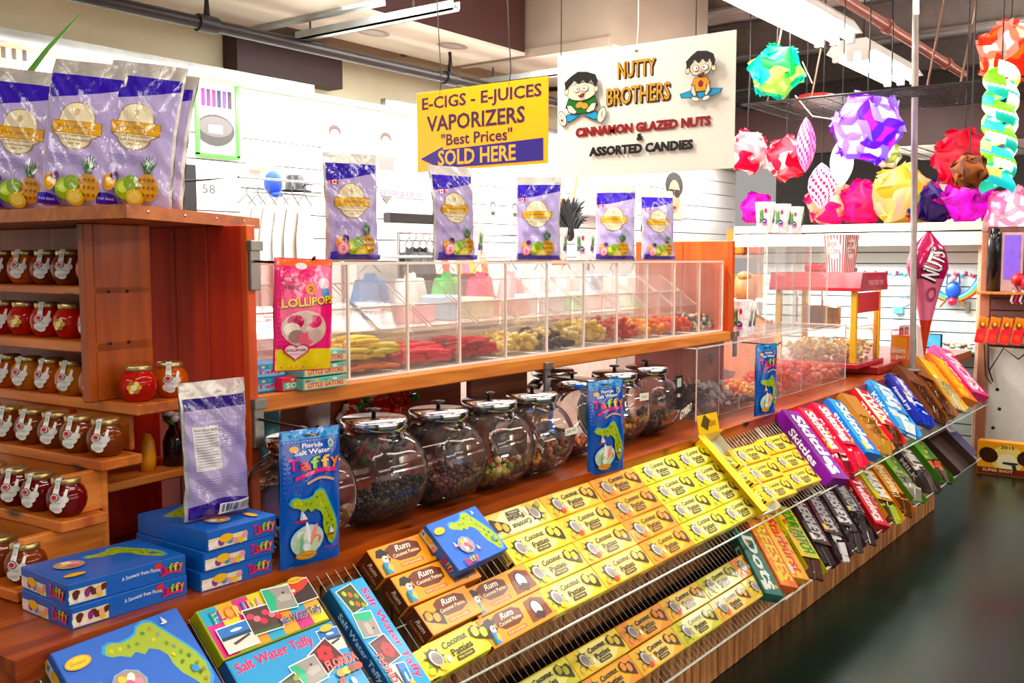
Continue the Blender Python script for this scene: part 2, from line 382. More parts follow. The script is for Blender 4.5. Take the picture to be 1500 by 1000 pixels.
BRASS = mat('gold_lid', '#c8b070', 0.28, 0.85, 0.08)
STEEL = mat('bracket_steel', '#9a9890', 0.35, 0.8, 0.1)
WIREW = mat('white_wire', '#d8dccf', 0.35, 0.1, 0.05)
DARKMET = mat('dark_iron', '#1c1413', 0.45, 0.3, 0.2)
WHITE = mat('white_paint', '#f2f0ec', 0.5, 0, 0.02)
CREAM = mat('cream_paint', '#efe6cc', 0.6, 0, 0.03)
BEAMG = mat('grey_beam', '#6a5e58', .5, .2)
BLACK = mat('black_plastic', '#0c0b0c', 0.4, 0, 0.2)
ACR = clear('clear_acrylic', (1, 0.995, 0.99), 0.042, 0.34)
ACRE = mat('acrylic_edge', '#fff0e4', 0.3, 0, 0.02)
GLASS = clear('jar_glass', (0.985, 0.96, 0.94), 0.02, 1.0, 0.02)
for k_, em, tr in (('lampshade_film', .10, .55), ('bright_lampshade_film', .22, .65)):
    m = attr_mat(k_, .45, .0, em); nt = m.node_tree; b = nt.nodes['Principled BSDF']; tl = nt.nodes.new('ShaderNodeBsdfTranslucent'); mx = nt.nodes.new('ShaderNodeMixShader'); mx.inputs[0].default_value = tr
    nt.links.new(b.inputs['Base Color'].links[0].from_socket, tl.inputs[0]); nt.links.new(b.outputs[0], mx.inputs[1]); nt.links.new(tl.outputs[0], mx.inputs[2]); nt.links.new(mx.outputs[0], nt.nodes['Material Output'].inputs[0])
GUMMY = attr_mat('gummy', .3, .2); _n = GUMMY.node_tree; _t1 = _n.nodes.new('ShaderNodeBsdfTranslucent'); _m1 = _n.nodes.new('ShaderNodeMixShader'); _m1.inputs[0].default_value = .4
_n.links.new(_n.nodes['Principled BSDF'].inputs['Base Color'].links[0].from_socket, _t1.inputs[0]); _n.links.new(_n.nodes['Principled BSDF'].outputs[0], _m1.inputs[1]); _n.links.new(_t1.outputs[0], _m1.inputs[2]); _n.links.new(_m1.outputs[0], _n.nodes['Material Output'].inputs[0])
TUBE = mat('fluorescent_tube', '#fff6ea', 0.5, 0, 0.0, emit=9.0)
# ------------------------------------------------------------------ the room
def sbox(name, a, b, m, T=None): return structure(G().box(*a, *b, T=T).build(name, m))
m, nt, b = nodes_of('green_floor_paint')
tc = nt.nodes.new('ShaderNodeTexCoord'); nz = nt.nodes.new('ShaderNodeTexNoise'); nz.inputs['Scale'].default_value = 0.8; nz.inputs['Detail'].default_value = 5
nt.links.new(tc.outputs['Object'], nz.inputs['Vector']); rr = nt.nodes.new('ShaderNodeValToRGB')
rr.color_ramp.elements[0].position = 0.35; rr.color_ramp.elements[0].color = lin('#030706')+(1,)
rr.color_ramp.elements[1].position = 0.65; rr.color_ramp.elements[1].color = lin('#082c20')+(1,)
nt.links.new(nz.outputs[0], rr.inputs[0]); nt.links.new(rr.outputs[0], b.inputs['Base Color']); b.inputs['Roughness'].default_value = 0.25; b.inputs['Specular IOR Level'].default_value = 0.25
bp = nt.nodes.new('ShaderNodeBump'); bp.inputs['Strength'].default_value = 0.08; n2 = nt.nodes.new('ShaderNodeTexNoise'); n2.inputs['Scale'].default_value = 30
nt.links.new(n2.outputs[0], bp.inputs['Height']); nt.links.new(bp.outputs[0], b.inputs['Normal'])
sbox('floor', (-4, -5, -0.1), (15, 6, 0), m)
CEIL = mat('ceiling_sheet', '#b4aaa2', 0.6, 0, 0.1, 2)
CREAMD = mat('upper_wall_cream', '#f8ecc8', 0.7, 0, 0.03, 3)
MAROON = mat('maroon_steel', '#38100f', 0.5, 0, 0.15, 4)
DUCT = mat('duct_metal', '#b9a795', 0.42, 0.35, 0.1, 2)
DUCTL = mat('duct_under', '#e2d6c4', 0.4, 0.2, 0.08, 2)
GALV = mat('galvanised_channel', '#a9aeac', 0.35, 0.6, 0.1)
FARW = mat('far_wall_grey', '#77706c', 0.7, 0, 0.1, 1)
g = G().box(-4, -5, 3.9, 15, 6, 4.0)
o = structure(g.build('ceiling', CEIL))
g = G()
for i in range(60): g.box(-4+i*0.32, -5, 3.86, -3.9+i*0.32, 6, 3.9)
g.build('ridge', CEIL, o)['kind'] = 'stuff'
structure(G().box(-4, 5.35, 2.6, 11.2, 5.45, 3.9).build('wall_back_upper', CREAMD))
# white slat wall of the clothes shop
SLAT = mat('white_slat', '#fbf7f2', 0.5, 0, 0.02)
SLATG = mat('slat_groove', '#8d8680', 0.7)
wb = structure(G().box(-4, 5.08, 0, 11.2, 5.2, 2.62).build('wall_back', SLATG))
k = None
for i in range(17):
    z0 = 0.02+i*0.152
    if k is None: k = G().box(-4, 5.045, 0, 11.2, 5.08, 0.143).build('slat_panel', SLAT, wb); k.location.z = z0
    else: c = k.copy(); COL.objects.link(c); c.location.z = z0
sbox('trim_1', (-4, 4.93, 2.60), (11.2, 5.35, 2.62), CREAM)
sbox('trim_2', (-4, 4.88, 2.60), (4.40, 4.93, 2.66), GALV)
sbox('trim_3', (5.05, 4.88, 2.60), (11.2, 4.93, 2.66), GALV)
sbox('wall_right', (14.8, -5, 0), (14.9, 6, 3.9), FARW)
sbox('wall_aisle_side', (-4, -5, 0), (15, -4.9, 3.9), mat('aisle_wall', '#a08c7c', 0.7))

def thingbox(name, m, a, b, label, cat, group=None):
    return tag(G().bevel(*a, *b, b=0.004).build(name, m), label, cat, group)
# ducts and beams overhead
dt = empty('air_duct', label='large pale sheet metal duct with maroon side crossing above the booth', cat='duct')
G().box(4.1, 4.2, 2.98, 5.75, 4.86, 3.0).build('duct_underside', DUCTL, dt)
G().box(4.1, 4.2, 3.0, 5.75, 4.86, 3.5).build('duct_side', MAROON, dt)
for (x, y) in ((4.6, 4.55), (5.2, 4.4)):
    d = Decal(lambda u, v, h, x=x, y=y: Vector((x+u, y+v, 2.978-h))); d.ell(0, 0, .13, .08, '#8d8278'); d.ell(0, 0, .09, .05, '#a39a90'); d.build('air_grille', MATTE, dt)
dt = empty('air_duct', label='brownish grey square duct above the yellow vaporizer sign', cat='duct')
G().box(5.8, 3.55, 3.0, 7.3, 4.8, 3.6).build('duct_side', DUCT, dt)
G().box(5.78, 3.53, 2.97, 5.83, 4.82, 3.03).build('duct_flange', DUCT, dt); G().box(7.27, 3.53, 2.97, 7.32, 4.82, 3.03).build('duct_flange', DUCT, dt)
dt = empty('air_duct', label='pale flat duct at the very top left over the pouches', cat='duct')
G().box(1.8, 3.9, 2.95, 4.0, 5.0, 3.3).build('duct_side', DUCTL, dt)
G().box(3.95, 3.88, 2.93, 4.02, 5.02, 3.32).build('duct_flange', GALV, dt)
tag(G().box(4.05, 5.2, 2.74, 4.95, 5.34, 3.02).build('maroon_panel', MAROON), 'dark maroon steel panel on the cream upper wall', 'panel')
for i, (x, y0, y1, z) in enumerate(((4.05, 3.4, 4.62, 2.84), (5.9, 3.3, 4.7, 2.84), (6.9, 3.3, 4.7, 2.84))):
    ch = G().box(x-.03, y0, z, x+.03, y1, z+.01).box(x-.03, y0, z, x-.022, y1, z+.05).box(x+.022, y0, z, x+.03, y1, z+.05).build('ceiling_channel', GALV)
    tag(ch, ['grey steel channel nearest the pouches crossing under the ducts', 'grey steel channel from which the yellow sign hangs', 'grey steel channel behind the white nuts sign'][i], 'channel', 'steel channels under the ceiling')
    zt = 3.86 if i == 0 else 2.965
    G().tube([(x, y1-.1, z), (x, y1-.1, zt)], .006).build('hanger_rod', DARKMET, ch)
    G().tube([(x, y0+.3, z), (x, y0+.3, zt)], .006).build('hanger_rod', DARKMET, ch)
pp = empty('sprinkler_pipe', label='long dark sprinkler pipe running under the cream upper wall', cat='pipe')
G().tube([(1.5, 4.55, 2.80), (9.0, 4.55, 2.80)], .035, 10).build('pipe_run', DARKMET, pp)
for x in (3.35, 5.35, 7.2):
    G().tube([(x-.06, 4.55, 2.80), (x+.06, 4.55, 2.80)], .047, 10).build('coupling', DARKMET, pp)
    G().tube([(x, 4.55, 2.82), (x, 4.55, 3.0), (x, 5.0, 3.02)], .02, 8).build('branch_pipe', DARKMET, pp)
rp = empty('conduit_pipe', label='rust red conduit running beside the ceiling light strips', cat='pipe')
G().tube([(4.4, 2.08, 3.12), (9.2, 2.08, 3.12)], .035, 8).build('pipe_run', mat('rust_pipe', '#8a4a38', 0.4, 0.3), rp)
for x in (5.4, 7.0, 8.6): G().tube([(x-.04, 2.08, 3.12), (x+.04, 2.08, 3.12)], .05, 8).build('coupling', mat('rust_pipe', '#8a4a38'), rp)
for i, x in enumerate((7.6, 9.4, 11.2, 13.0)):
    bmn = G().box(x-.05, -5, 3.55, x+.05, 6, 3.57).box(x-.008, -5, 3.57, x+.008, 6, 3.84).box(x-.05, -5, 3.84, x+.05, 6, 3.86).build('roof_beam', BEAMG)
    tag(bmn, '%s maroon steel roof beam beyond the booth, counted from the camera' % ORD[i], 'beam', 'roof beams')
tag(G().box(9.3, -4.9, 2.55, 9.5, 5.0, 3.0).build('header_beam', MAROON), 'wide dark header beam behind the hanging puzzle lamps', 'beam')
tag(G().box(8.0, 4.0, 3.02, 14, 4.12, 3.1).box(8, 1.2, 3.3, 14, 1.28, 3.36).build('cross_rail', DARKMET), 'thin dark rails under the grey roof', 'rail')
def fixture(x0, x1, y0, y1, z, label, n=2):
    t = empty('fluorescent_fixture', label=label, cat='ceiling light', group='fluorescent strips')
    G().prism([(y0, z), (y1, z), (y1-.06, z+.09), (y0+.06, z+.09)], x0, x1, T=Matrix(((0, 0, 1, 0), (1, 0, 0, 0), (0, 1, 0, 0), (0, 0, 0, 1)))).build('housing', WHITE, t)
    for i in range(n):
        y = y0+(y1-y0)*(i+.7)/(n+.4)
        G().tube([(x0+.04, y, z-.03), (x1-.04, y, z-.03)], .022, 8).build('lamp_tube', TUBE, t)
        for x in (x0+.02, x1-.02): G().box(x-.02, y-.025, z-.06, x+.02, y+.025, z).build('lamp_holder', WHITE, t)
    for x in (x0+.3, x1-.3): G().tube([(x, (y0+y1)/2, z+.09), (x, (y0+y1)/2, 3.86)], .005, 5).build('chain', DARKMET, t)
fixture(4.3, 6.75, 2.16, 2.52, 3.04, 'long bright fluorescent strip right above the white nuts sign', 3)
fixture(7.3, 8.6, 2.25, 2.6, 3.04, 'bright fluorescent strip above the purple puzzle lamp', 3)
fixture(9.7, 12.0, 2.55, 2.85, 3.04, 'farthest fluorescent strip behind the wire ceiling grid', 2)
fixture(-1.5, 2.6, 0.05, 0.35, 3.34, 'fluorescent strip over the aisle before the counter', 2)

# ------------------------------------------------------------------ the counter
YL = 1.72                      # front edge of the ledge
ct = empty('candy_counter', label='long plank fronted wooden candy counter with orange pine ledge', cat='counter')
g = G()
g.prism([(0.82, 1.70), (0.96, 1.725), (8.2, 1.725), (8.2, 2.45), (0.82, 2.45), (0.80, 2.2)], 0.80, 0.85); g.build('ledge_board', WOOD_LEDGE, ct)
G().box(0.84, 1.76, 0.02, 6.42, 2.4, 0.80).build('carcass', mat('dark_carcass', '#5c3a24', 0.7), ct)
k = None
for i in range(70):
    x = 0.85+i*0.0795
    if k is None: k = G().bevel(0, 1.735, 0.30, 0.074, 1.758, 0.80, b=.004).build('plank', WOOD_BASE, ct); k.location.x = x
    else: c = k.copy(); COL.objects.link(c); c.location = (x, random.uniform(0, .004), 0)
k = None
for i in range(94):
    x = 0.85+i*0.0593
    if k is None: k = G().bevel(0, 1.525, 0.0, 0.052, 1.545, 0.28, b=.004).build('skirt_plank', WOOD_BASE, ct); k.location.x = x
    else: c = k.copy(); COL.objects.link(c); c.location = (x, random.uniform(0, .003), 0)
G().box(0.85, 1.545, 0.0, 6.42, 1.76, 0.27).build('plinth', mat('dark_carcass', '#2c1710'), ct)
G().box(0.80, 1.74, 0.0, 0.84, 2.4, 0.80).build('end_board', WOOD_V, ct)
G().bevel(1.0, 1.728, .782, 8.2, 1.742, .80, b=.002).build('ledge_moulding', WOOD_LEDGE, ct)

WOOD_DARK = wood('dark_red_board', '#74341c', '#a05a38', .4, 0, 1.6)
# two-tier shelf on the counter
su = empty('display_shelf', label='orange pine display shelf with red cedar end panels on the counter', cat='shelf')
G().bevel(1.54, 1.95, 1.17, 4.33, 2.50, 1.215, b=.004).build('shelf_board', WOOD_SHELF, su)
for y0, y1 in ((1.965, 2.10), (2.103, 2.235), (2.238, 2.40)): G().bevel(1.53, y0, 0.85, 1.552, y1, 1.632, b=.002).build('panel_plank', WOOD_RED, su)
G().bevel(1.53, 1.945, 0.85, 1.556, 1.965, 1.632, b=.002).build('post', WOOD_ORANGE, su)
for y0, y1 in ((1.965, 2.20), (2.203, 2.46)): G().bevel(4.30, y0, 1.215, 4.322, y1, 1.635, b=.002).build('panel_plank', WOOD_ORANGE, su)
G().bevel(4.298, 1.945, 1.215, 4.326, 1.965, 1.635, b=.002).build('post', WOOD_ORANGE, su)
for y0, y1 in ((1.99, 2.20), (2.203, 2.46)): G().bevel(4.30, y0, 0.85, 4.322, y1, 1.17, b=.002).build('panel_plank', WOOD_RED, su)
G().bevel(2.62, 2.14, .85, 2.95, 2.165, 1.17, b=.003).build('centre_upright', WOOD_DARK, su)
G().bevel(1.78, 2.46, .85, 2.95, 2.48, 1.09, b=.003).build('back_board', WOOD_DARK, su)

def bracket(x, y, z, parent, arm=0.23):
    b_ = G().bevel(x-.014, y-.012, z-.10, x+.016, y, z+.0, b=.002).bevel(x-.018, y-.02, z-.005, x+.02, y, z+.02, b=.002).build('bracket', STEEL, parent)
    G().tube([(x, y-.01, z-.03), (x-.01, y-arm+.02, z-.035), (x-.01, y-arm, z-.02)], .0035, 6).build('peg', DARKMET, b_)
bracket(1.545, 1.945, 1.575, su, .235); bracket(1.547, 1.945, 1.19, su, .235)
bracket(2.80, 1.955, 1.175, su, .235); bracket(4.325, 1.945, 1.195, su, .235)

# acrylic candy case on the shelf
ac = empty('acrylic_candy_case', label='long clear acrylic bulk candy case divided into bins on the upper shelf', cat='display case')
CX = [1.66+i*0.2382 for i in range(12)]; X0, X1, Y0, Y1, Z0, Z1 = 1.66, 4.285, 1.985, 2.44, 1.216, 1.54
t = .005
G().box(X0, Y0, Z0, X1, Y0+t, Z1, edge=1).build('front_panel', [ACR, ACRE], ac)
G().box(X0, Y1-t, Z0, X1, Y1, Z1, edge=1).build('back_panel', [ACR, ACRE], ac)
G().box(X0, Y0, Z1-t, X1, Y1, Z1, edge=1).build('top_panel', [ACR, ACRE], ac)
for x in CX: G().box(x-t/2, Y0+t, Z0, x+t/2, Y1-t, Z1-t, edge=1).build('divider', [ACR, ACRE], ac)
G().box(X0+.01, 1.998, 1.2155, X1-.01, 2.30, 1.2195).build('added_floor_reflector', WHITE, ac); G().box(X0+.01, 2.175, 1.2195, X1-.01, 2.178, 1.30).build('added_back_reflector', mat('pink_white', '#f8e4dc', .5), ac)  # pale sheets added as reflectors to brighten the case inside
for x in CX: G().box(x-.003, Y0-.003, 1.216, x+.003, Y0+.003, 1.54).build('divider_edge', ACRE, ac)
G().box(X0, Y0-.002, 1.535, X1, Y0+.006, 1.543).box(X0, Y0-.001, 1.216, X1, Y0+.005, 1.222).build('front_rail', ACRE, ac)
for i in range(11):
    x0, x1 = CX[i]+.01, CX[i+1]-.01
    T = Matrix.Translation((0, 2.20, 1.40)) @ Matrix.Rotation(R(35), 4, 'X')
    G().box(x0, -.11, -.002, x1, .13, .002, edge=1, T=T).build('sloping_lid', [ACR, ACRE], ac)
    G().box(x0, 2.19, 1.30, x1, 2.194, 1.40, edge=1).build('inner_flap', [ACR, ACRE], ac)
    G().box(x0, 2.18, 1.398, x1, 2.186, 1.404).build('lid_rail', ACRE, ac)

def heap(name, label, x0, y0, z0, x1, y1, h, cols, r, n, shape='blob', sc=(1, 1, 1), cat='candy', group='loose candy in the bins', prof=None):
    g = G()
    for i in range(n):
        x = random.uniform(x0+r, x1-r); y = random.uniform(y0+r, y1-r)
        u = (x-x0)/(x1-x0); hh = h*(0.55+.45*math.sin(PI*u)) if prof is None else h*prof(u, (y-y0)/(y1-y0))
        z = z0+r+max(0, (hh-2*r))*random.random()**.7; c = random.choice(cols)
        if shape == 'blob': g.blob((x, y, z), r*random.uniform(.8, 1.15), c, sc)
        elif shape == 'stick':
            a = random.uniform(-.25, .25); dx, dy = math.cos(a)*r*3.2, math.sin(a)*r*3.2
            x = min(max(x, x0+abs(dx)), x1-abs(dx)); g.tube([(x-dx, y-dy*.4, z), (x, y, z+.004), (x+dx, y+dy*.4, z)], r*.45, 5, c)
        elif shape == 'ring':
            a = random.uniform(0, 3); pts = [(x+r*math.cos(t_*PI/3)*math.cos(a), y+r*math.sin(t_*PI/3)*.6, z+r*math.sin(t_*PI/3)*math.sin(a)+.002) for t_ in range(7)]
            g.tube(pts, r*.33, 5, c, caps=False)
    o = g.build(name, GUMMY); tag(o, label, cat, group, 'stuff'); return o
B = [('#ff8a1e', '#ffd23c', 'orange and yellow gummy slices', 'stick'), ('#ffd83a', '#fff07a', 'pale yellow gummy sticks', 'stick'), ('#f8485a', '#ff7a86', 'pink red gummy strips', 'stick'),
     ('#f0324a', '#c01430', 'crimson gummy strips', 'stick'), ('#ffe07a', '#fff0b0', 'cream coloured gummies', 'blob'), ('#5a1410', '#ffe9a8', 'dark cherry and cream gummies', 'blob'),
     ('#ffeeb0', '#f6d878', 'ivory gummies in a tall heap', 'blob'), ('#f0402a', '#d42a1c', 'bright red gummies', 'blob'), ('#ffd860', '#ff9a3c', 'yellow gummies', 'blob'),
     ('#ff5a3c', '#ff8a4c', 'coral orange gummies', 'blob'), ('#f0e6da', '#8a3c34', 'mixed wrapped candies', 'blob')]
for i, (c1, c2, nm, sh) in enumerate(B):
    n = 170 if sh == 'blob' else 150
    rr_ = .013 if sh == 'blob' else .014
    cols = [c1, c2] if i != 10 else ['#f8f0e6', '#a03a30', '#3c6a3c', '#e8c87a', '#5a2a2a']
    if i == 0:
        heap('gummy_slices', 'orange gummy slices under the yellow layer, leftmost bin of the acrylic case', CX[0]+.15, 2.0, 1.222, CX[1]-.006, 2.17, .04, ['#ff7a1e', '#ff9438'], .013, 60, 'stick')
        heap('gummy_candy', 'bright yellow gummy layer in leftmost bin of the acrylic case', CX[0]+.15, 2.0, 1.262, CX[1]-.006, 2.17, .055, ['#ffd23c', '#ffe868'], .013, 60, 'stick'); continue
    if i == 1: heap('gummy_slices', 'orange gummy slices under pale yellow sticks, second bin of the case', CX[1]+.006, 2.0, 1.222, CX[2]-.006, 2.17, .04, ['#ff7a1e', '#ff9438'], .013, 80, 'stick')
    if i == 5: heap('licorice_candy', 'black licorice pieces at the front of the sixth acrylic bin', CX[5]+.006, 2.0, 1.222, CX[6]-.02, 2.05, .05, ['#1c0c0c', '#30100e'], .011, 90)
    z0 = 1.222+(.03 if i == 1 else 0)
    heap('gummy_candy', '%s in the %s bin of the acrylic case' % (nm, ORD[i]), CX[i]+.006, 2.0 if i != 5 else 2.05, z0, CX[i+1]-.006, 2.17, .085+.02*(i in (6, 7)), cols, rr_, n, sh)

# ------------------------------------------------------------------ purple pouches
def pouch_fn(W, H, T, lean=0.0, curl=0.0, side=1, wob=0.0):
    def f(u, v, h=0.0):
        uu = min(max(u, 0), 1)-.5
        bul = T*max(0, 1-(2*abs(uu))**2.4)**.6*(min(1, v*9)**.5)*(1-.9*max(0, v)**1.4)*1.0+.0015
        x = (u-.5)*W*(1-.10*math.sin(PI*min(v, 1)*.9)*(1-v)); wr = .0022*math.sin(13*u+5*v+wob)*math.sin(19*v+3*wob)+.0015*math.sin(31*v+17*u)
        y = -side*(bul+wr*(1 if side > 0 else 1)+h)
        off = curl*max(0, v-.55)**2*2.2*H
        return Vector((x+off*.35, y+off+lean*v*H, v*H))
    return f
def pouch_decal(f, variant=0):
    d = Decal(f, .0009, .00030); d.maxlen = .04
    d.rect(.03, .012, .97, .90, '#bdb0dc', 6, 12)
    pts = [(.03, .80)]+[(.03+.94*i/8, .745+.075*math.sin(i/8*2.6)+.02*i/8) for i in range(9)]
    n = 9; v2 = [(.03+.94*i/8, .90) for i in range(9)]+[(.03+.94*i/8, .735+.09*(i/8)**1.4) for i in range(9)]
    d._put(v2, [(i, i+1, 9+i+1, 9+i) for i in range(8)], '#4a3cae')
    [d.ell(.46+dx, .54+dy, rx+.016, ry+.008, '#a88a5c', 22) for dx, dy, rx, ry in ((0, .04, .24, .13), (0, -.01, .33, .075), (0, -.06, .22, .08))]; [d.ell(.46+dx, .54+dy, rx, ry, '#ece0c0', 22) for dx, dy, rx, ry in ((0, .04, .24, .13), (0, -.01, .33, .075), (0, -.06, .22, .08))]
    d.rect(.13, .50, .80, .585, '#a87a3c', 5, 1); d.rect(.14, .505, .79, .580, '#e2ae50', 5, 1)
    d.text('Complete Formula', .47, .545, .5, .028, '#6a4a20', bold=.0)
    d.text('meal replacement', .47, .488, .44, .018, '#8a6a3a', bold=.0); d.text('with fruit extracts', .47, .462, .40, .016, '#8a6a3a', bold=.0)
    d.text('net wt', .47, .435, .16, .016, '#8a7a5a', bold=.0); d.ell(.46, .65, .03, .022, '#c9b88a')
    for i in range(5): d.rect(.12, .355-i*.014, .62, .359-i*.014, '#9c8cc4')
    # fruit: pineapple, yellow flowers, green fruit
    for a in range(7):
        t_ = (a-3)*.16; d.poly([(.70-.03, .235), (.70+.03, .235), (.70+.16*math.sin(t_*1.7), .235+.145*math.cos(t_*1.7))], ['#2c5a2a', '#447a32', '#1e4422'][a % 3])
    d.ell(.70, .15, .155, .092, '#c8921e', 16)
    for a in range(4):
        for b_ in range(3): d.ell(.61+a*.06, .10+b_*.05, .018, .012, '#8a5a14', 6)
    d.ell(.42, .13, .13, .075, '#93b93a'); d.ell(.40, .14, .07, .04, '#c3d860'); d.ell(.50, .17, .10, .055, '#7ea030')
    d.ell(.20, .165, .10, .06, '#e8a030'); d.ell(.20, .165, .05, .03, '#f6d060'); d.ell(.27, .21, .06, .03, '#5a2a6a')
    d.ell(.56, .075, .12, .055, '#e2c648'); d.ell(.56, .075, .085, .036, '#f4e58c')
    d.poly([(.03, .012), (.34, .012), (.30, .075), (.18, .09), (.03, .085)], '#4a3cae')
    d.text('fruit blend', .17, .05, .22, .02, '#e8e0ff', bold=.0)
    if variant == 1:
        d.rect(.06, .70, .20, .74, '#f4f4f4'); d.rect(.06, .70, .095, .74, '#d83040'); d.rect(.165, .70, .20, .74, '#d83040'); d.ell(.13, .72, .018, .012, '#d83040')
        d.ell(.22, .12, .11, .062, '#e07a92', 16); d.ell(.22, .12, .085, .048, '#f0b4be', 16); d.text('2', .22, .12, .05, .04, '#d04060')
        d.rect(.03, .012, .97, .06, '#3c2e96', 6)
    return d
def pouch_back(f):
    d = Decal(f, .0009, .00030); d.maxlen = .04
    d.rect(.03, .012, .97, .86, '#a89cc4', 6, 12); d.rect(.03, .80, .97, .885, '#3a2f7c', 6)
    n = 9; v2 = [(.03+.94*i/8, .10+.05*math.sin(i/8*PI)) for i in range(9)]+[(.03+.94*i/8, .012) for i in range(9)]
    d._put(v2, [(i, i+1, 9+i+1, 9+i) for i in range(8)], '#46368c')
    d.rect(.12, .36, .50, .68, '#d8d4d8', 4, 4)
    d.text('Nutrition Facts', .31, .655, .34, .02, '#302c38', bold=.01)
    for i in range(13): d.rect(.14, .63-i*.02, .48 if i % 3 else .40, .634-i*.02, '#6a6672')
    for i in range(9): d.rect(.55, .66-i*.018, .92, .664-i*.018, '#7a6ea0')
    d.text('NATURAL FRUIT POWDER', .33, .71, .42, .016, '#e0d8f0', bold=.0)
    for i in range(6): d.rect(.12, .30-i*.018, .90, .304-i*.018, '#7a6ea0')
    d.rect(.40, .03, .90, .115, '#f4f2f0', 4)
    for i in range(22):
        if i % 5 != 3: d.rect(.43+i*.0205, .045, .437+i*.0205+(.006 if i % 3 else 0), .105, '#18161a')
    return d
SILV = mat('silver_film', '#ccc6c0', 0.3, 0.45, 0.1, 30, bump=0.5)
CLEARF = clear('clear_film', (.96, .96, .97), .10, 1.3, .06)
def pouch(variant=0, W=.165, H=.292, T=.03, lean=.03, curl=.0, wob=0.0, back=False):
    t = empty('pouch')
    f = pouch_fn(W, H, T, lean, curl, 1, wob); fb = pouch_fn(W, H, T*.7, lean, curl, -1, wob)
    g = G(); g.grid(lambda u, v: f(u, v), 22, 36, mi=0); g.grid(lambda u, v: fb(u, v), 16, 24, mi=0)
    g.build('film_body', SILV, t)
    ff = f
    (pouch_back(ff) if back else pouch_decal(ff, variant)).build('printed_front', FILM, t)
    return t
PA = pouch(0, .165, .325, .032, .03, .10, 0.3); PB = pouch(1, .165, .305, .032, .03, .10, 1.7); PC = pouch(1, .17, .305, .03, .02, .25, 2.9)
for o_ in (PA, PB, PC): tag(o_, 'x', 'pouch', 'x')
def put_pouch(src, loc, rz, label, group, first):
    o_ = src if first else dup(src)
    o_.location = loc; o_.rotation_euler = (0, R(6) if group is L1 else 0, rz); o_['label'] = label; o_['group'] = group
# pouches on the honey stand's top board: they face the -X aisle end
TZ = 1.661
L1 = 'purple pineapple drink pouches on the stand top'
put_pouch(PA, (1.275, 2.01, TZ), R(-48), 'purple pineapple pouch facing front nearest the corner of the top board', L1, True)
put_pouch(PA, (1.19, 2.10, TZ), R(-50), 'middle purple pineapple pouch standing on the honey stand top', L1, False)
put_pouch(PA, (1.165, 2.30, TZ), R(-50), 'leftmost purple pineapple pouch beside the aloe pot', L1, False)
put_pouch(PA, (1.375, 2.10, TZ), R(-62), 'shaded purple pouch directly behind the pouch nearest the corner', L1, False)
put_pouch(PA, (1.29, 2.38, TZ), R(-60), 'purple pouch mostly hidden between the two leftmost pouches', L1, False)
L2 = 'purple drink pouches on the acrylic case'
for i, (x, y, s, rz, lb) in enumerate(((1.99, 2.06, PB, -20, 'first purple pouch on the acrylic case, above the lollipop bag'), (2.46, 2.08, PC, -12, 'curled purple pouch on the acrylic case right under the yellow sign'),
        (2.96, 2.10, PB, -52, 'third purple pouch on the acrylic case, beside the feathered black item'), (3.50, 2.10, PB, -58, 'fourth purple pouch on the case, beneath the white nuts sign'),
        (3.86, 2.10, PC, -30, 'last purple pouch on the case, beside the orange cedar panel'))):
    put_pouch(s, (x, y, 1.545), R(rz), lb, L2, (i == 0 or i == 1))
pb = pouch(0, .165, .30, .03, .02, .05, .8, True)
pb.location = (1.335, 1.82, 0.984); pb.rotation_euler = (0, 0, R(-4)); tag(pb, 'purple pouch turned back to front with barcode, standing on stacked blue boxes', 'pouch', 'single pouch on boxes')

# ------------------------------------------------------------------ honey stand
HS = empty('honey_stand', label='stepped orange pine honey stand at the counter end', cat='stand')
RS = Matrix.Translation((1.2, 2.0, 0)) @ Matrix.Rotation(R(4.5), 4, 'Z') @ Matrix.Translation((-1.2, -2.0, 0))
def hb(name, a, b, m, par=HS): return G().bevel(*a, *b, b=.003, T=RS).build(name, m, par)
hb('step_board', (.965, 2.0, .852), (1.075, 3.2, .876), WOOD_Y)
hb('step_board', (1.07, 2.0, .972), (1.182, 3.2, .996), WOOD_Y)
hb('step_board', (1.17, 2.0, 1.086), (1.275, 3.2, 1.110), WOOD_Y)
hb('step_board', (1.265, 2.0, 1.196), (1.44, 3.2, 1.222), WOOD_Y)
hb('shelf_board', (1.235, 2.12, 1.335), (1.40, 3.2, 1.36), WOOD_Y)
hb('shelf_board', (1.235, 2.12, 1.468), (1.40, 3.2, 1.488), WOOD_Y)
for (x0, x1, z0, z1) in ((1.00, 1.19, .876, .972), (1.10, 1.19, .996, 1.086), (1.19, 1.205, .85, 1.086)):
    hb('side_board', (x0, 2.03, z0), (x1, 2.05, z1), WOOD_SHELF)
hb('riser_board', (1.075, 2.05, .852), (1.09, 3.2, .972), WOOD_Y); hb('riser_board', (1.182, 2.05, .996), (1.195, 3.2, 1.086), WOOD_Y); hb('riser_board', (1.28, 2.05, 1.11), (1.293, 3.2, 1.196), WOOD_Y)
hb('rear_ledge', (1.22, 2.06, 1.02), (1.5, 2.25, 1.04), WOOD_SHELF); hb('rear_board', (1.21, 2.25, .85), (1.52, 2.27, 1.19), WOOD_RED)
hb('upright', (1.222, 2.115, 1.222), (1.248, 2.14, 1.632), WOOD_V)
hb('upright_board', (1.248, 2.12, 1.222), (1.405, 2.14, 1.632), WOOD_V)
hb('back_board', (1.40, 2.14, 1.222), (1.415, 3.2, 1.632), WOOD_V)
for zz in (1.335, 1.455):
    for xx in (1.285, 1.335): G().lathe([(.0001, 0), (.004, 0), (.004, -.0015), (.0001, -.0015)], 8, T=RS @ Matrix.Translation((xx, 2.1195, zz+.02)) @ Matrix.Rotation(R(-90), 4, 'X')).build('screw_hole', BLACK, HS)
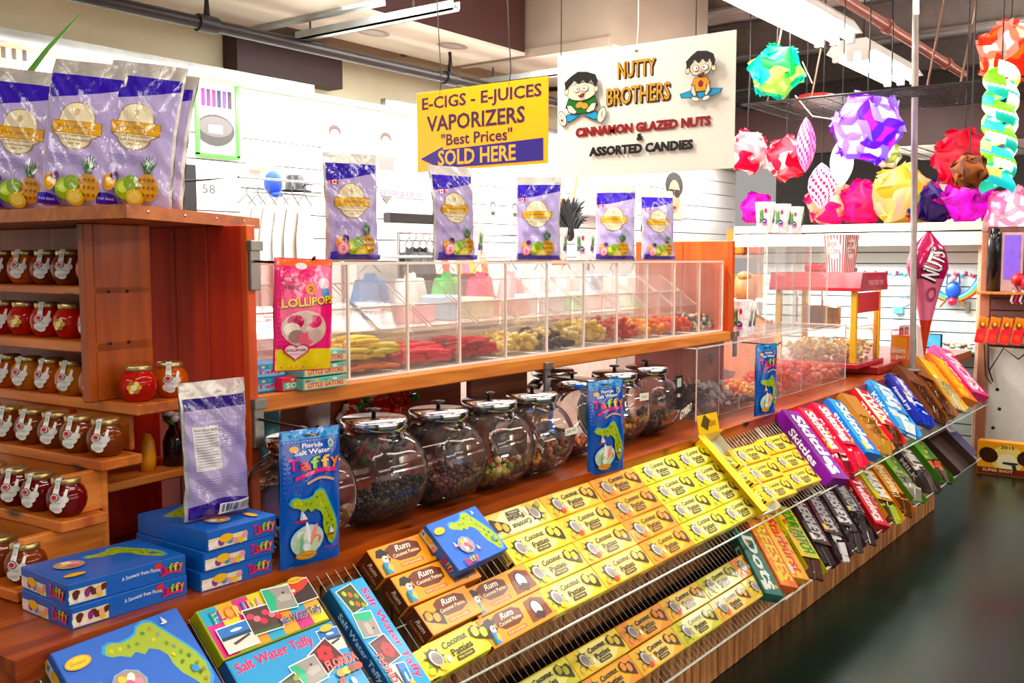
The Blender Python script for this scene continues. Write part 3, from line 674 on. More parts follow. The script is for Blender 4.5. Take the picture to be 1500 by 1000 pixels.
G().prism([(1.10, 3.3), (1.10, 2.26), (1.125, 1.80), (1.74, 2.155), (1.76, 2.5), (1.76, 3.3)], 1.632, 1.66).build('top_board', WOOD_TOP, HS)
for k_ in range(4):
    u = .12+k_*.24; p = Vector((1.125+.615*u, 1.80+.355*u, 1.647)); G().ball(p+Vector((.0005, -.001, 0)), .0035, n=6, m=4).build('nail_head', CHROME, HS)

HONEY = [jelly('honey_amber', '#ff7408', .9), jelly('honey_red', '#f01c04', .9), jelly('honey_orange', '#ff9a0c', .9), jelly('honey_brown', '#a8480c', .9), jelly('honey_wine', '#900608', .9)]
TAGP = attr_mat('paper_label', 0.45, 0.1)
def honey_jar(mi, gold=False):
    t = empty('honey_jar')
    pr = [(.0, .001), (.026, .001), (.031, .006), (.0395, .02), (.0425, .035), (.041, .05), (.035, .063), (.029, .069), (.028, .074), (.0, .074)]
    G().lathe(pr, 24).build('glass_jar', HONEY[mi], t)
    G().lathe([(.0, .071), (.0295, .071), (.0305, .073), (.0305, .082), (.0285, .0845), (.0, .0850)], 24).build('lid', BRASS, t)
    if gold:
        d = Decal(lambda u, v, h: Vector(((.0435+h)*math.sin(u), -(.0435+h)*math.cos(u), v)), .0003, .0003)
        for a in range(6): d.ell(.24*math.cos(a*1.05), .036+.0095*math.sin(a*1.05), .15, .006, ['#d8ae50', '#f2d98c', '#a87a28'][a % 3], 8)
        d.ell(0, .036, .16, .007, '#f6e6ac'); d.build('gold_seal', TAGP, t)
    else:
        def f(u, v, h):
            # over the lid, down the neck, onto the belly
            if v > .078: return Vector(((.0312+h)*math.sin(u*1.3), -(.0312+h)*math.cos(u*1.3)+(v-.085 if v > .085 else 0), min(v, .0855+h)))
            rr_ = .0312+(.0445-.0312)*min(1, max(0, (.078-v)/.025)); return Vector(((rr_+h)*math.sin(u), -(rr_+h)*math.cos(u), v))
        d = Decal(f, .0004, .0003)
        d.rect(-.16, .052, .16, .10, '#e4e0da', 2, 8); d.rect(-.11, .066, .11, .083, '#aab0ae', 2, 3)
        for a, b_, r1, r2 in ((0, .046, .30, .011), (.22, .034, .26, .009), (-.05, .028, .26, .010), (.42, .044, .20, .008), (.1, .022, .22, .007)): d.ell(a, b_, r1, r2, '#e8e4de', 12)
        d.poly([(.34, .046), (.5, .066), (.62, .064), (.5, .044)], '#eeeae4')
        d.ell(-.02, .049, .22, .0085, '#3a4a42', 14); d.ell(-.02, .049, .18, .0068, '#e8e4de', 14); d.ell(-.02, .049, .13, .0052, '#d83a44', 12)
        d.text('100% HONEY', .04, .036, .5, .0035, '#7a8a84', arc=.4, bold=0)
        for q in range(3): d.rect(-.16, .026-q*.0025, .24, .0268-q*.0025, '#9aaaa4')
        d.build('paper_tag', TAGP, t)
    return t
JP = {}
def jar(mi, gold, p, rz, label, group='honey jars on the stepped stand'):
    k_ = (mi, gold)
    if k_ not in JP: JP[k_] = honey_jar(mi, gold); o_ = JP[k_]
    else: o_ = dup(JP[k_])
    o_.location = p; o_.rotation_euler = (0, 0, rz); tag(o_, label, 'honey jar', group)
rows = [(0, 1.30, 1.488, 2.19, 5, [0, 3, 3, 0, 3], 'top shelf'), (1, 1.295, 1.360, 2.185, 6, [1]*6, 'second shelf'), (2, 1.295, 1.222, 2.185, 6, [0, 2, 0, 2, 0, 0], 'third shelf'),
        (3, 1.215, 1.110, 2.05, 6, [3, 3, 3, 3, 3, 3], 'fourth shelf'), (4, 1.115, .996, 2.05, 5, [4]*5, 'fifth shelf'), (5, 1.015, .876, 2.05, 4, [3]*4, 'lowest step')]
HC = {0: 'amber', 1: 'red', 2: 'orange', 3: 'brown', 4: 'dark wine red'}
for ri, x, z, y0, n, mis, nm in rows:
    for i in range(n):
        p = RS @ Vector((x+random.uniform(-.003, .003), y0+i*.0935, z))
        gold = (ri == 1 and i % 2 == 1)
        jar(mis[i], gold, p, R(-62+random.uniform(-10, 10)), '%s honey jar, %s from right on the %s of the stand' % (HC[mis[i]], ORD[i], nm))
jar(1, True, RS @ Vector((1.31, 2.055, 1.222)), R(-45), 'dark red honey jar with gold seal in front of the upright board')
jar(0, False, RS @ Vector((1.398, 2.052, 1.222)), R(-40), 'amber honey jar with white tag at the outer end of the third shelf')
# little yellow bottle, dark bottle with white bow behind the fourth step
t = empty('bottle', label='dark glass bottle with white ribbon bow behind the fourth step', cat='bottle')
G().lathe([(.0, 0), (.026, 0), (.027, .06), (.018, .085), (.011, .095), (.011, .12), (.0, .12)], 14).build('glass_body', mat('dark_glass', '#200408', .1, 0, .1), t)
g = G()
for a in range(7): g.blob((.018*math.cos(a), .018*math.sin(a)-.01, .115+.006*(a % 3)), .014, '#f4f4ee' if a % 3 else '#3c7a3c', (1.5, .7, .8))
g.build('ribbon_bow', CANDY, t); t.location = (1.44, 2.13, 1.04)
t = tag(G().lathe([(.0, 0), (.017, 0), (.02, .03), (.017, .07), (.008, .09), (.0, .09)], 12).build('bottle', mat('yellow_plastic', '#f0a010', .3)), 'small yellow bottle beside the dark beribboned bottle', 'bottle'); t.location = (1.36, 2.12, 1.04)
# aloe plant in red pot
t = empty('aloe_plant', label='aloe plant with long green leaves in a dark red pot', cat='plant')
G().lathe([(.0, 0), (.05, 0), (.065, .12), (.07, .12), (.07, .14), (.0, .14)], 18).build('pot', mat('red_pot', '#7a1c10', .5), t)
for (dx, dy, hh, wd) in ((-.02, .0, .30, .014), (.04, -.02, .26, .012), (-.05, .03, .22, .014), (.20, -.14, .40, .012), (.15, -.08, .20, .008), (-.07, -.04, .2, .012), (.02, .06, .22, .012)):
    pts = [(dx*.1*q*q+dx*.0, dy*.1*q*q, .13+hh*(q/4)) for q in range(5)]; pts = [(dx*(q/4)**1.5, dy*(q/4)**1.5, .13+hh*q/4) for q in range(5)]
    G().tube(pts, [wd, wd, wd*.8, wd*.5, .001], 6).build('leaf', mat('aloe_green', '#4a8a2c', .35), t)
t.location = (1.24, 2.62, TZ)
# ------------------------------------------------------------------ sloping wire racks in front of the counter
SL = Vector((0, -.25, -.233)).normalized(); NN = Vector((0, -SL.z*-1, 0)); NN = Vector((1, 0, 0)).cross(-SL).normalized()
RU, RL = Vector((0, 1.72, .81)), Vector((0, 1.70, .51))
def rackM(x, d, h, p0=RU, rz=0.0, tilt=0.0):
    p = p0+Vector((x, 0, 0))+SL*d+NN*h; Y = -SL
    M_ = Matrix(((1, Y.x, NN.x, p.x), (0, Y.y, NN.y, p.y), (0, Y.z, NN.z, p.z), (0, 0, 0, 1)))
    return M_ @ Matrix.Rotation(rz, 4, 'Z') @ Matrix.Rotation(tilt, 4, 'X')
def wire_rack(x0, x1, p0, ln, label, step=.029):
    M_ = rackM(0, 0, -.004, p0); t = empty('wire_rack', label=label, cat='wire rack', group='white wire racks on the counter front')
    g = G(); n = int((x1-x0)/step)
    for i in range(n+1):
        x = x0+(x1-x0)*i/n; g.tube([M_ @ Vector((x, .01, 0)), M_ @ Vector((x, -ln, 0)), M_ @ Vector((x, -ln-.004, .022))], .0012, 4, caps=False)
    g.build('wire_deck', WIREW, t)['kind'] = 'stuff'
    for yy, zz, r_ in ((.01, 0, .003), (-ln*.5, -.003, .0018), (-ln, 0, .0032), (-ln-.004, .022, .0035)):
        G().tube([M_ @ Vector((x0, yy, zz)), M_ @ Vector((x1, yy, zz))], r_, 6).build('rail', WIREW, t)
    for x in (x0, x1): G().tube([M_ @ Vector((x, .01, 0)), M_ @ Vector((x, -ln, 0)), M_ @ Vector((x, -ln-.004, .022))], .003, 6).build('end_wire', WIREW, t)
    for x in ((x0+.3), (x0+x1)/2, x1-.3):
        a = M_ @ Vector((x, -ln*.9, -.004)); G().tube([a, (x, 1.735 if p0 is RU else 1.70, a.z-.02)], .004, 5).build('rack_arm', STEEL, t)
wire_rack(0.84, 4.10, RU, .372, 'upper white wire rack carrying the coconut patties boxes')
wire_rack(4.08, 7.30, RU, .38, 'upper white wire rack carrying fruit chew and chocolate boxes')
wire_rack(0.84, 4.10, RL, .40, 'lower white wire rack under the coconut patties')
wire_rack(3.60, 7.00, RL, .405, 'lower white wire rack carrying bagged chocolates')

def carton_body(L, W, H, col, m=PRINT, b=.0015, name='carton'):
    o_ = G().bevel(-L/2, -W/2, 0, L/2, W/2, H, b, lin(col)).build(name, m); return o_
def top(L, W, H): return Decal(lambda u, v, h: Vector((u, v, H+h)), .0004, .00012)
def leftside(d, L, W, H): d.fn = lambda u, v, h: Vector((-L/2-h, -u, v)); d.h = .0004; return d
def frontside(d, L, W, H): d.fn = lambda u, v, h: Vector((u, -W/2-h, v)); d.h = .0004; return d
BRN = '#2c140c'
def patties(d, cx, cy, s, col):
    d.poly([(cx-.030*s, cy+.022*s), (cx-.012*s, cy+.028*s), (cx+.006*s, cy+.014*s), (cx+.026*s, cy+.018*s), (cx+.036*s, cy+.002*s), (cx+.028*s, cy-.030*s), (cx+.004*s, cy-.018*s), (cx-.022*s, cy-.006*s), (cx-.034*s, cy+.006*s)], BRN)
    for dx, dy in ((-.014, .010), (.010, -.001)):
        q = [(cx+(dx+a*.0135)*s, cy+(dy+b*.0155)*s) for a, b in ((-1, -.6), (-.5, -1), (.6, -.8), (1, 0), (.8, .9), (-.3, 1), (-1, .5))]; d.poly([(cx+(x-cx)*1.0, cy+(y-cy)) for x, y in q], BRN)
        q2 = [(cx+(dx+a*.0118)*s, cy+(dy+b*.0135)*s) for a, b in ((-1, -.6), (-.5, -1), (.6, -.8), (1, 0), (.8, .9), (-.3, 1), (-1, .5))]; d.poly(q2, col)
CL, CW, CH = .276, .083, .03
def coconut_box(bg, light, accent, fruit, flip=False, name='candy_box', L=CL):
    o_ = carton_body(L, CW, CH, bg); d = top(L, CW, CH); f = -1 if flip else 1
    if flip: d.fn = lambda u, v, h: Vector((-u, -v, CH+h))
    d.rect(-.132, -.038, .132, .038, bg); d.poly([(-.04, -.038), (.05, -.038), (.105, -.01), (.10, .03), (.04, .038), (-.07, .038), (-.09, 0)], light)
    for q in range(5): d.ell(-.118+.012*(q % 3), -.03+.014*q, .010, .006, accent, 8, q)
    d.rect(-.132, .0365, .132, .0375, accent); d.rect(-.132, -.0375, .132, -.0368, accent)
    for a in range(9):
        t_ = a*.7; c_ = (-.083, 0); d.poly([(c_[0]+.018*math.cos(t_-.25), c_[1]+.022*math.sin(t_-.25)), (c_[0]+.018*math.cos(t_+.25), c_[1]+.022*math.sin(t_+.25)), (c_[0]+.036*math.cos(t_), c_[1]+.034*math.sin(t_))], ['#4a6a1c', '#20381a', '#7a9a2c'][a % 3])
    d.ell(-.080, .0, .0225, .0265, BRN, 16, .5); d.ell(-.078, 0, .0185, .022, '#d6ccc2', 16, .5); d.ell(-.077, -.001, .0145, .017, '#8e8684', 14, .5)
    d.ell(-.072, -.025, .013, .009, fruit, 10); d.ell(-.112, -.022, .012, .009, accent, 10)
    d.text('Coconut', .002, .0175, .090, .0175, '#1c0f08', bold=.035, arc=.12, rot=.03)
    d.text('Patties', .010, -.006, .076, .0185, '#1c0f08', bold=.035, rot=.03)
    d.rect(-.022, -.030, .040, -.018, BRN); d.text('PINA COLADA' if fruit == '#f0c020' else 'ORIGINAL', .009, -.024, .05, .006, light, bold=.01)
    d.ell(-.045, -.014, .007, .010, '#f0ece8', 8)
    patties(d, .093, .004, 1.0, accent)
    leftside(d, L, CW, CH); d.rect(-.039, .002, .039, .028, light); d.text('Coconut', -.006, .019, .058, .009, '#1c0f08', bold=.03); d.text('Patties', -.006, .008, .048, .009, '#1c0f08', bold=.03); d.rect(.027, .004, .036, .026, BRN)
    frontside(d, L, CW, CH); d.rect(-.13, .002, .13, .028, light); d.text('Coconut Patties', 0, .015, .13, .013, '#1c0f08', bold=.03)
    d.build('printed_label', PRINT, o_); return o_
CB = {'lemon': coconut_box('#ecd040', '#f8ea94', '#e8c21c', '#f0c020'), 'cream': coconut_box('#e8d880', '#f4eab8', '#c8a83c', '#e8c040', True),
      'yellow': coconut_box('#f0bc28', '#f8dc84', '#f2a81c', '#e8402c'), 'orange': coconut_box('#f0981c', '#f6bc54', '#f08a14', '#e87a1c'),
      'lime': coconut_box('#d8d040', '#f0ea8c', '#b8b830', '#c8d040'), 'gold': coconut_box('#f0bc18', '#fbe070', '#e8b81c', '#f0c020')}
for o_ in CB.values(): tag(o_, 'x', 'candy box', 'x')
USED = set()
def put(store, key, M_, label, group):
    o_ = store[key]
    if (id(store), key) in USED: o_ = dup(o_)
    USED.add((id(store), key)); o_.matrix_world = M_; tag(o_, label, o_.get('category'), group); return o_
GC = 'coconut patties boxes on the upper rack'
cols = [(2.256, 'lemon'), (2.534, 'yellow'), (2.815, 'orange'), (3.097, 'lime')]
for ci, (x, key) in enumerate(cols):
    for r_ in range(4):
        kk = 'cream' if (ci == 0 and r_ == 0) else key
        lb = 'cream coconut patties box printed upside down, top left of the big block' if kk == 'cream' else '%s coconut patties box, %s row down, %s column of the big block' % (kk, ORD[r_], ORD[ci])
        put(CB, kk, rackM(x+random.uniform(-.002, .002), .0425+r_*.0852, .002, rz=random.uniform(-.01, .01)), lb, GC)
for r_ in range(4): put(CB, 'lime', rackM(3.378, .0425+r_*.0852, .0, rz=random.uniform(-.01, .01)), 'lime coconut patties box, %s row down, partly under the open yellow display box' % ORD[r_], GC)
for ci, x in enumerate((3.76, 4.04)):
    for r_ in range(3): put(CB, 'gold', rackM(x-(.02*r_), .115+r_*.088, .012, rz=-.05+random.uniform(-.01, .01)), 'golden coconut patties box, %s row down, %s column beside the purple candy box' % (ORD[r_], ORD[ci]), 'golden coconut patties boxes')
GL = 'coconut patties boxes on the lower rack'
lk = ['lime', 'lemon', 'orange', 'yellow', 'lime', 'orange', 'lemon', 'orange']
lk2 = ['lemon', 'orange', 'yellow', 'lime', 'yellow', 'lemon', 'yellow', 'orange']
NX = 0
for i in range(6):
    x = 2.17+i*.279
    for r_ in range(2):
        key = (lk if r_ == 0 else lk2)[i]
        put(CB, key, rackM(x+(0 if r_ == 0 else -.03), .225+r_*.0865, .003, RL, rz=random.uniform(-.01, .01)), '%s coconut patties box, %s from the left in the %s row of the lower rack' % (key, ORD[i], ['back', 'front'][r_]), GL)
# rum boxes
def rum_box(L=CL, H=.03, parrot=True):
    W = .083; o_ = carton_body(L, W, H, '#e89838'); d = top(L, W, H); x0 = -L/2
    d.rect(x0+.004, -.038, L/2-.004, .038, '#eea04a')
    d.poly([(x0+.05 if L > .2 else x0+.055, .028), (x0+.075, .036), (x0+.14, .034), (x0+.165, .022), (x0+.16, -.004), (x0+.13, -.014), (x0+.075, -.012), (x0+.055, .002)], '#6a2a12')
    d.text('Rum', x0+.110, .022, .052, .017, '#fbf0d8', bold=.02, shear=.35, arc=.1); d.text('Coconut Patties', x0+.109, .004, .092, .010, '#fbe8c0', bold=.01, shear=.2, arc=.1)
    d.rect(x0+.07, -.030, x0+.15, -.020, '#b8601c'); d.text('RUM FLAVORED', x0+.11, -.025, .07, .006, '#fbe8c0', bold=0)
    if parrot:
        c = x0+.032; d.poly([(c-.022, .014), (c-.010, .032), (c+.008, .034), (c+.024, .018), (c+.010, .010), (c-.008, .010)], '#14100c')
        d.ell(c+.004, .004, .010, .010, '#f2ece0', 10); d.ell(c+.006, .005, .003, .003, '#14100c', 8); d.poly([(c+.012, .008), (c+.020, .0), (c+.012, -.006)], '#2c2418')
        d.poly([(c-.010, -.002), (c+.008, -.008), (c+.014, -.022), (c+.004, -.036), (c-.012, -.036), (c-.016, -.018)], '#2a8ac8'); d.poly([(c+.004, -.008), (c+.013, -.018), (c+.004, -.034), (c-.004, -.022)], '#f2b41c')
        d.poly([(c-.020, -.010), (c-.010, -.004), (c-.012, -.036), (c-.024, -.036)], '#1c5c3a')
    else: patties(d, x0+.034, -.004, .9, '#e0902c')
    if L > .2:
        d.poly([(L/2-.10, -.030), (L/2-.086, .030), (L/2-.05, .034), (L/2-.012, .020), (L/2-.010, -.028)], '#7a3412'); d.ell(L/2-.055, 0, .023, .027, BRN, 14); d.ell(L/2-.054, 0, .018, .022, '#e4dcd4', 14)
        d.poly([(L/2-.085, -.02), (L/2-.05, -.032), (L/2-.03, -.018), (L/2-.06, -.006)], '#3a180c')
    leftside(d, L, W, H); d.rect(-.040, .002, .040, H-.002, '#5c240e'); d.text('Rum', .004, H*.66, .034, H*.3, '#f6e0c0', bold=.02, shear=.3); d.text('Coconut Patties', .004, H*.3, .060, H*.18, '#e8b080', bold=.0)
    frontside(d, L, W, H); d.rect(-L/2+.004, .002, L/2-.004, H-.002, '#c06a24'); d.text('Rum Coconut Patties', 0, H*.5, L*.6, H*.35, '#fbe8c0', bold=.01)
    d.build('printed_label', PRINT, o_); return tag(o_, 'x', 'candy box', 'x')
RB = {'tall': rum_box(CL, .052), 'short': rum_box(.19, .052, False), 'flat': rum_box(.276, .03)}
GR = 'rum coconut patties boxes'
put(RB, 'tall', rackM(1.80, .040, .0), 'rum coconut patties box with parrot, topmost in the left rum column', GR)
put(RB, 'tall', rackM(1.815, .127, .0), 'rum coconut patties box, second from top in the left rum column', GR)
put(RB, 'short', rackM(1.785, .214, .0, rz=.02), 'rum coconut patties box showing two patties, third in the left rum column', GR)
put(RB, 'flat', rackM(2.000, .218, .012, rz=.02), 'rum coconut patties box with parrot in the glare, just under the small map box', GR)
put(RB, 'flat', rackM(1.985, .303, .012, rz=.02), 'glossy rum coconut patties box with parrot on the rack front edge', GR)
yb = {'a': coconut_box('#e8d838', '#f4ec70', '#dcc820', '#f0c020', L=.19)}; tag(yb['a'], 'x', 'candy box', 'x')
put(yb, 'a', rackM(1.745, .303, .01, rz=.03), 'small yellow coconut patties box below the three stacked rum boxes', GC)

# Florida taffy boxes
FLA = [(0, .80), (.04, .88), (.12, .90), (.22, .86), (.34, .87), (.42, .90), (.47, .97), (.57, 1.0), (.66, .97), (.72, .86), (.80, .72), (.88, .58), (.96, .42), (1.0, .25), (.97, .09), (.90, .0), (.82, .03), (.76, .14), (.68, .26), (.64, .40), (.64, .52), (.58, .62), (.48, .68), (.40, .63), (.32, .70), (.24, .66), (.14, .72), (.05, .74)]
def florida(d, x0, y0, w_, h_):
    d.poly([(x0+(a-.5)*w_*1.07+w_*.5, y0+(b-.5)*h_*1.07+h_*.5) for a, b in FLA], '#1c9ce0')
    d.poly([(x0+a*w_, y0+b*h_) for a, b in FLA], '#9cb428')
    rnd = random.Random(3)
    for a, b in ((.08, .81), (.18, .8), (.28, .79), (.38, .78), (.5, .88), (.6, .9), (.58, .76), (.66, .8), (.7, .66), (.76, .6), (.7, .5), (.8, .5), (.86, .42), (.75, .38), (.9, .3), (.82, .28), (.88, .18), (.94, .2), (.9, .08)):
        d.ell(x0+a*w_, y0+b*h_, w_*.028, h_*.022, rnd.choice(['#4c7a1c', '#d8c430', '#386018', '#c87a28', '#6a9020', '#8a8a7a']), 7, rnd.random()*3)
    d.ell(x0+.84*w_, y0+.24*h_, w_*.045, h_*.045, '#2a8ad8', 10)
def boat(d, x, y, s, hull='#c83038'):
    d.poly([(x-.1*s, y), (x, y+1.1*s), (x, y)], '#f4f4f4'); d.poly([(x+.05*s, y), (x+.05*s, y+.9*s), (x+.55*s, y)], '#e6e6ec'); d.poly([(x-.5*s, y-.05*s), (x+.6*s, y-.05*s), (x+.4*s, y-.25*s), (x-.35*s, y-.25*s)], hull)
def taffyword(d, cx, cy, w_, h_):
    for i, (ch, c) in enumerate(zip('Taffy', ('#d84a9a', '#e85a5a', '#8ac83c', '#f0b42c', '#f08a3c'))):
        x = cx+(-.40+i*.2)*w_; hh = h_ if ch in 'Tffy' else h_*.72
        d.text(ch, x, cy+(.0 if ch != 'y' else -.18*h_)-(.12*h_ if ch == 'a' else 0), w_*.185, hh, c, bold=.05, shadow=('#7a1c5a', .004*w_*6, -.006*w_*6))
    d.band([(cx-.42*w_+.84*w_*i/6, cy-.75*h_+.22*h_*math.sin(PI*i/6)) for i in range(7)], h_*.22, '#e0487a')
def candybits(d, x0, y0, x1, y1, n=14, seed=1):
    rnd = random.Random(seed)
    d.rect(x0, y0, x1, y1, '#e6d8b8')
    for i in range(n): d.ell(x0+(x1-x0)*(i+.5)/n, y0+(y1-y0)*rnd.uniform(.25, .75), (x1-x0)/n*.7, (y1-y0)*.3, rnd.choice(['#f6e8e0', '#e8a0a8', '#8a4a9a', '#5a2a1c', '#f4f0e0', '#e8c040', '#5a9ac0']), 8, rnd.random()*3)
def map_box(L=.265, W=.185, H=.043):
    o_ = carton_body(L, W, H, '#0c50b0'); d = top(L, W, H)
    d.rect(-L/2+.002, -W/2+.002, L/2-.002, W/2-.002, '#0c62cc')
    florida(d, -.045, -W*.44, L*.64, W*.90)
    d.ell(-L*.37, W*.30, .026, .013, '#f0a81c', 16, .05); d.ell(-L*.37, W*.30, .022, .010, '#fad23c', 16, .05); d.text('Souvenir', -L*.37, W*.30, .032, .008, '#a83a10', bold=.0, shear=.3)
    boat(d, -L*.30, -W*.08, .020); boat(d, L*.02, -W*.28, .018); boat(d, L*.33, W*.38, .014, '#e8e8e8')
    d.ell(-L*.13, -W*.12, .036, .032, '#8ac0e8', 9); d.ell(-L*.13, -W*.12, .033, .029, '#a89088', 18)
    for i, c in enumerate(('#f49ab4', '#f4e8e0', '#f0d060', '#e8a8b8', '#f4f0f0', '#8a6a60')): d.ell(-L*.13+.016*math.cos(i*1.05), -W*.12+.014*math.sin(i*1.05), .011, .008, c, 8, i)
    d.ell(-L*.13, -W*.12, .010, .010, '#f07898', 8)
    taffyword(d, -L*.22, -W*.40, .07, .018)
    leftside(d, L, W, H); d.rect(-W/2+.002, .001, W/2-.002, H-.001, '#1a66c0'); candybits(d, -W/2+.002, .002, -.010, H*.62, 9, 5); d.ell(-.05, H*.5, .02, .009, '#f0b828'); taffyword(d, .048, H*.55, .06, .018)
    d.build('printed_label', PRINT, o_); return o_
mb = {'m': map_box()}; tag(mb['m'], 'x', 'candy box', 'x')
put(mb, 'm', rackM(1.015, .082, .004, rz=.04), 'big blue taffy box with a Florida map and shell window, leftmost on the upper rack', 'florida map taffy boxes')
M2 = rackM(1.955, .068, .054, rz=.05); put(mb, 'm', M2 @ Matrix.Scale(.80, 4), 'small blue Florida map taffy box lying on the rum boxes', 'florida map taffy boxes')
def photo(d, x, y, w_, h_, kind, rot=0.0):
    s_ = d.xf(x, y, w_, h_, rot); s_.rect(-.53, -.55, .53, .55, '#f4f4f0')
    if kind == 'beach': s_.rect(-.5, -.5, .5, .5, '#e8e0d4'); s_.rect(-.5, -.02, .5, .5, '#2a7ac8'); s_.rect(-.5, -.02, .5, .12, '#123c5c'); s_.ell(.05, .28, .2, .06, '#e8f0f4'); s_.poly([(-.25, -.2), (.35, -.02), (.38, -.1), (-.2, -.3)], '#4a3a34')
    if kind == 'dolphin': s_.rect(-.5, -.5, .5, .5, '#2ab484'); s_.poly([(-.28, -.5), (-.1, .1), (-.25, .5), (.5, .5), (.5, -.4), (.1, -.5)], '#9c9690'); s_.poly([(-.1, .0), (.1, .15), (.45, .1), (.4, -.15), (.0, -.2)], '#b8b0a8'); s_.ell(.2, .22, .05, .05, '#2a2624', 8)
    if kind == 'flamingo': s_.rect(-.5, -.5, .5, .5, '#4a3226'); [s_.ell(-.35+.17*q, .22-.3*(q % 3)*.5, .13, .12, ['#e8627a', '#f08a94', '#d83a54'][q % 3], 8, q) for q in range(6)]; s_.rect(-.5, -.5, .5, -.38, '#3a5a2a')
    if kind == 'sunset': s_.rect(-.5, -.5, .5, .5, '#e03418'); s_.poly([(-.5, -.5), (.5, -.5), (.5, .3), (.1, .05), (-.2, .0), (-.5, -.2)], '#2c120e'); s_.ell(-.25, .12, .07, .08, '#fbe0b0', 10)
    if kind == 'roses': s_.rect(-.5, -.5, .5, .5, '#5a2420'); [s_.ell(.05+.2*math.cos(q), .1+.2*math.sin(q), .14, .14, '#e8242c', 8) for q in range(6)]
    if kind == 'citrus': s_.rect(-.5, -.5, .5, .5, '#3c4a20'); [s_.ell(-.3+.15*q, -.2+.25*(q % 3), .12, .12, ['#b8c83c', '#e86a2c', '#88a030'][q % 3], 8) for q in range(6)]
    s_.done()
def florida_box(L=.285, W=.12, H=.03):
    o_ = carton_body(L, W, H, '#a8b828'); d = top(L, W, H)
    P_ = ['#3cb0d8', '#f4b43c', '#d85a9a', '#f0dc3c', '#e85a8a', '#a8cc3c', '#f4a43c']
    for i in range(7):
        for j in range(3): d.rect(-L/2+.004+(L-.008)*i/7, -W/2+.003+(W-.006)*j/3, -L/2+.004+(L-.008)*(i+1)/7, -W/2+.003+(W-.006)*(j+1)/3, P_[(i+2*(2-j)) % 7])
    for i, (ch, c) in enumerate(zip('FLORIDA', ('#2a9a8a', '#e85a8a', '#f08a2c', '#f4c43c', '#4a8ac8', '#e8c020', '#f0a0b0'))):
        if ch == 'O': d.ell(-L*.40+i*.0185, W*.27, .0105, .014, '#f08a4c', 14); d.ell(-L*.40+i*.0185, W*.27, .009, .010, '#f8b070', 12)
        else: d.text(ch, -L*.40+i*.0185, W*.27, .014 if ch != 'I' else .005, .026, c, bold=.05, shadow=('#f8f4e8', .0015, -.0015))
    photo(d, -L*.31, -W*.20, .075, .055, 'beach', .0); photo(d, -L*.05, -W*.06, .075, .058, 'flamingo', -.05); photo(d, L*.38, W*.20, .066, .052, 'sunset', 0); photo(d, L*.17, W*.20, .070, .054, 'dolphin', -.12)
    d.text('Salt Water Taffy', L*.26, -W*.25, .115, .022, '#3c3c6c', bold=.03, shear=.1, shadow=('#d8dcf0', .001, -.001)); d.ell(L*.38, W*.44, .02, .008, '#f4c020'); d.text('Florida', L*.38, W*.44, .028, .006, '#a03010', bold=0)
    leftside(d, L, W, H); d.rect(-W/2, .001, W/2, H-.001, '#b8c42c'); d.build('printed_label', PRINT, o_); return o_
o_ = florida_box(); tag(o_, 'multicoloured checkered Florida taffy box with beach and dolphin photos', 'candy box', 'photo taffy boxes'); o_.matrix_world = rackM(1.330, .060, .002, rz=.0)
def photo_box(L=.285, W=.17, H=.03, long=False):
    o_ = carton_body(L, W, H, '#1e90cc'); d = top(L, W, H); d.rect(-L/2+.003, -W/2+.003, L/2-.003, W/2-.003, '#2a9ed8')
    if long:
        d.text('Salt Water Taffy', .0, W*.30, L*.82, .026, '#e8527a', bold=.05, shear=.1, shadow=('#8ad0f0', .001, -.001))
        for i, k_ in enumerate(('citrus', 'dolphin', 'roses', 'beach')): photo(d, -L*.36+i*.235*L, -W*.12-.004*(i % 2), .062, .050, k_, .15*(-1)**i)
        d.text('FLORIDA', L*.27, -W*.36, .09, .018, '#e83a5a', bold=.05, shadow=('#fbe8b0', .001, -.001)); d.ell(L*.43, W*.02, .012, .007, '#f4c020')
        frontside(d, L, W, H); d.rect(-L/2+.003, .002, L/2-.003, H-.002, '#1c5a8c'); d.text('Salt Water Taffy', 0, H*.5, L*.6, H*.5, '#d8ecf8', bold=.02)
    else:
        d.text('Salt Water Taffy', -.03, W*.34, .20, .030, '#e8527a', bold=.05, arc=.1, shadow=('#8ad0f0', .001, -.001))
        photo(d, L*.40, W*.26, .055, .05, 'beach', -.1); photo(d, L*.27, W*.08, .066, .056, 'roses', .35); photo(d, L*.06, -W*.02, .07, .055, 'dolphin', .06); photo(d, -L*.17, -W*.16, .075, .055, 'citrus', .2)
        d.text('FLORIDA', L*.36, -W*.05, .085, .022, '#e83a5a', bold=.05, rot=-.05, shadow=('#fbe8b0', .001, -.001)); d.ell(L*.40, W*.42, .018, .008, '#f4c020')
        for i in range(9): d.ell(-.12+i*.028, -W*.36+.01*(i % 2), .010, .006, ['#f4f0ec', '#f49ab0', '#f4e080', '#e85a4a'][i % 4], 8, i)
        for i, c in enumerate(('#f4a03c', '#f0d060', '#8a4a2c', '#e8402c')): d.ell(L*.30+.016*i, -W*.2, .013, .009, c, 8)
    leftside(d, L, W, H); d.rect(-W/2, .001, W/2, H-.001, '#1c6aa8'); d.build('printed_label', PRINT, o_); return o_
o_ = photo_box(); tag(o_, 'light blue salt water taffy box with photos below the checkered Florida box', 'candy box', 'photo taffy boxes'); o_.matrix_world = rackM(1.332, .208, .002, rz=.0)
o_ = photo_box(.30, .105, .042, True); tag(o_, 'narrow light blue taffy box with a column of photos, lying down the slope', 'candy box', 'photo taffy boxes'); o_.matrix_world = rackM(1.560, .205, .002, rz=R(-90))

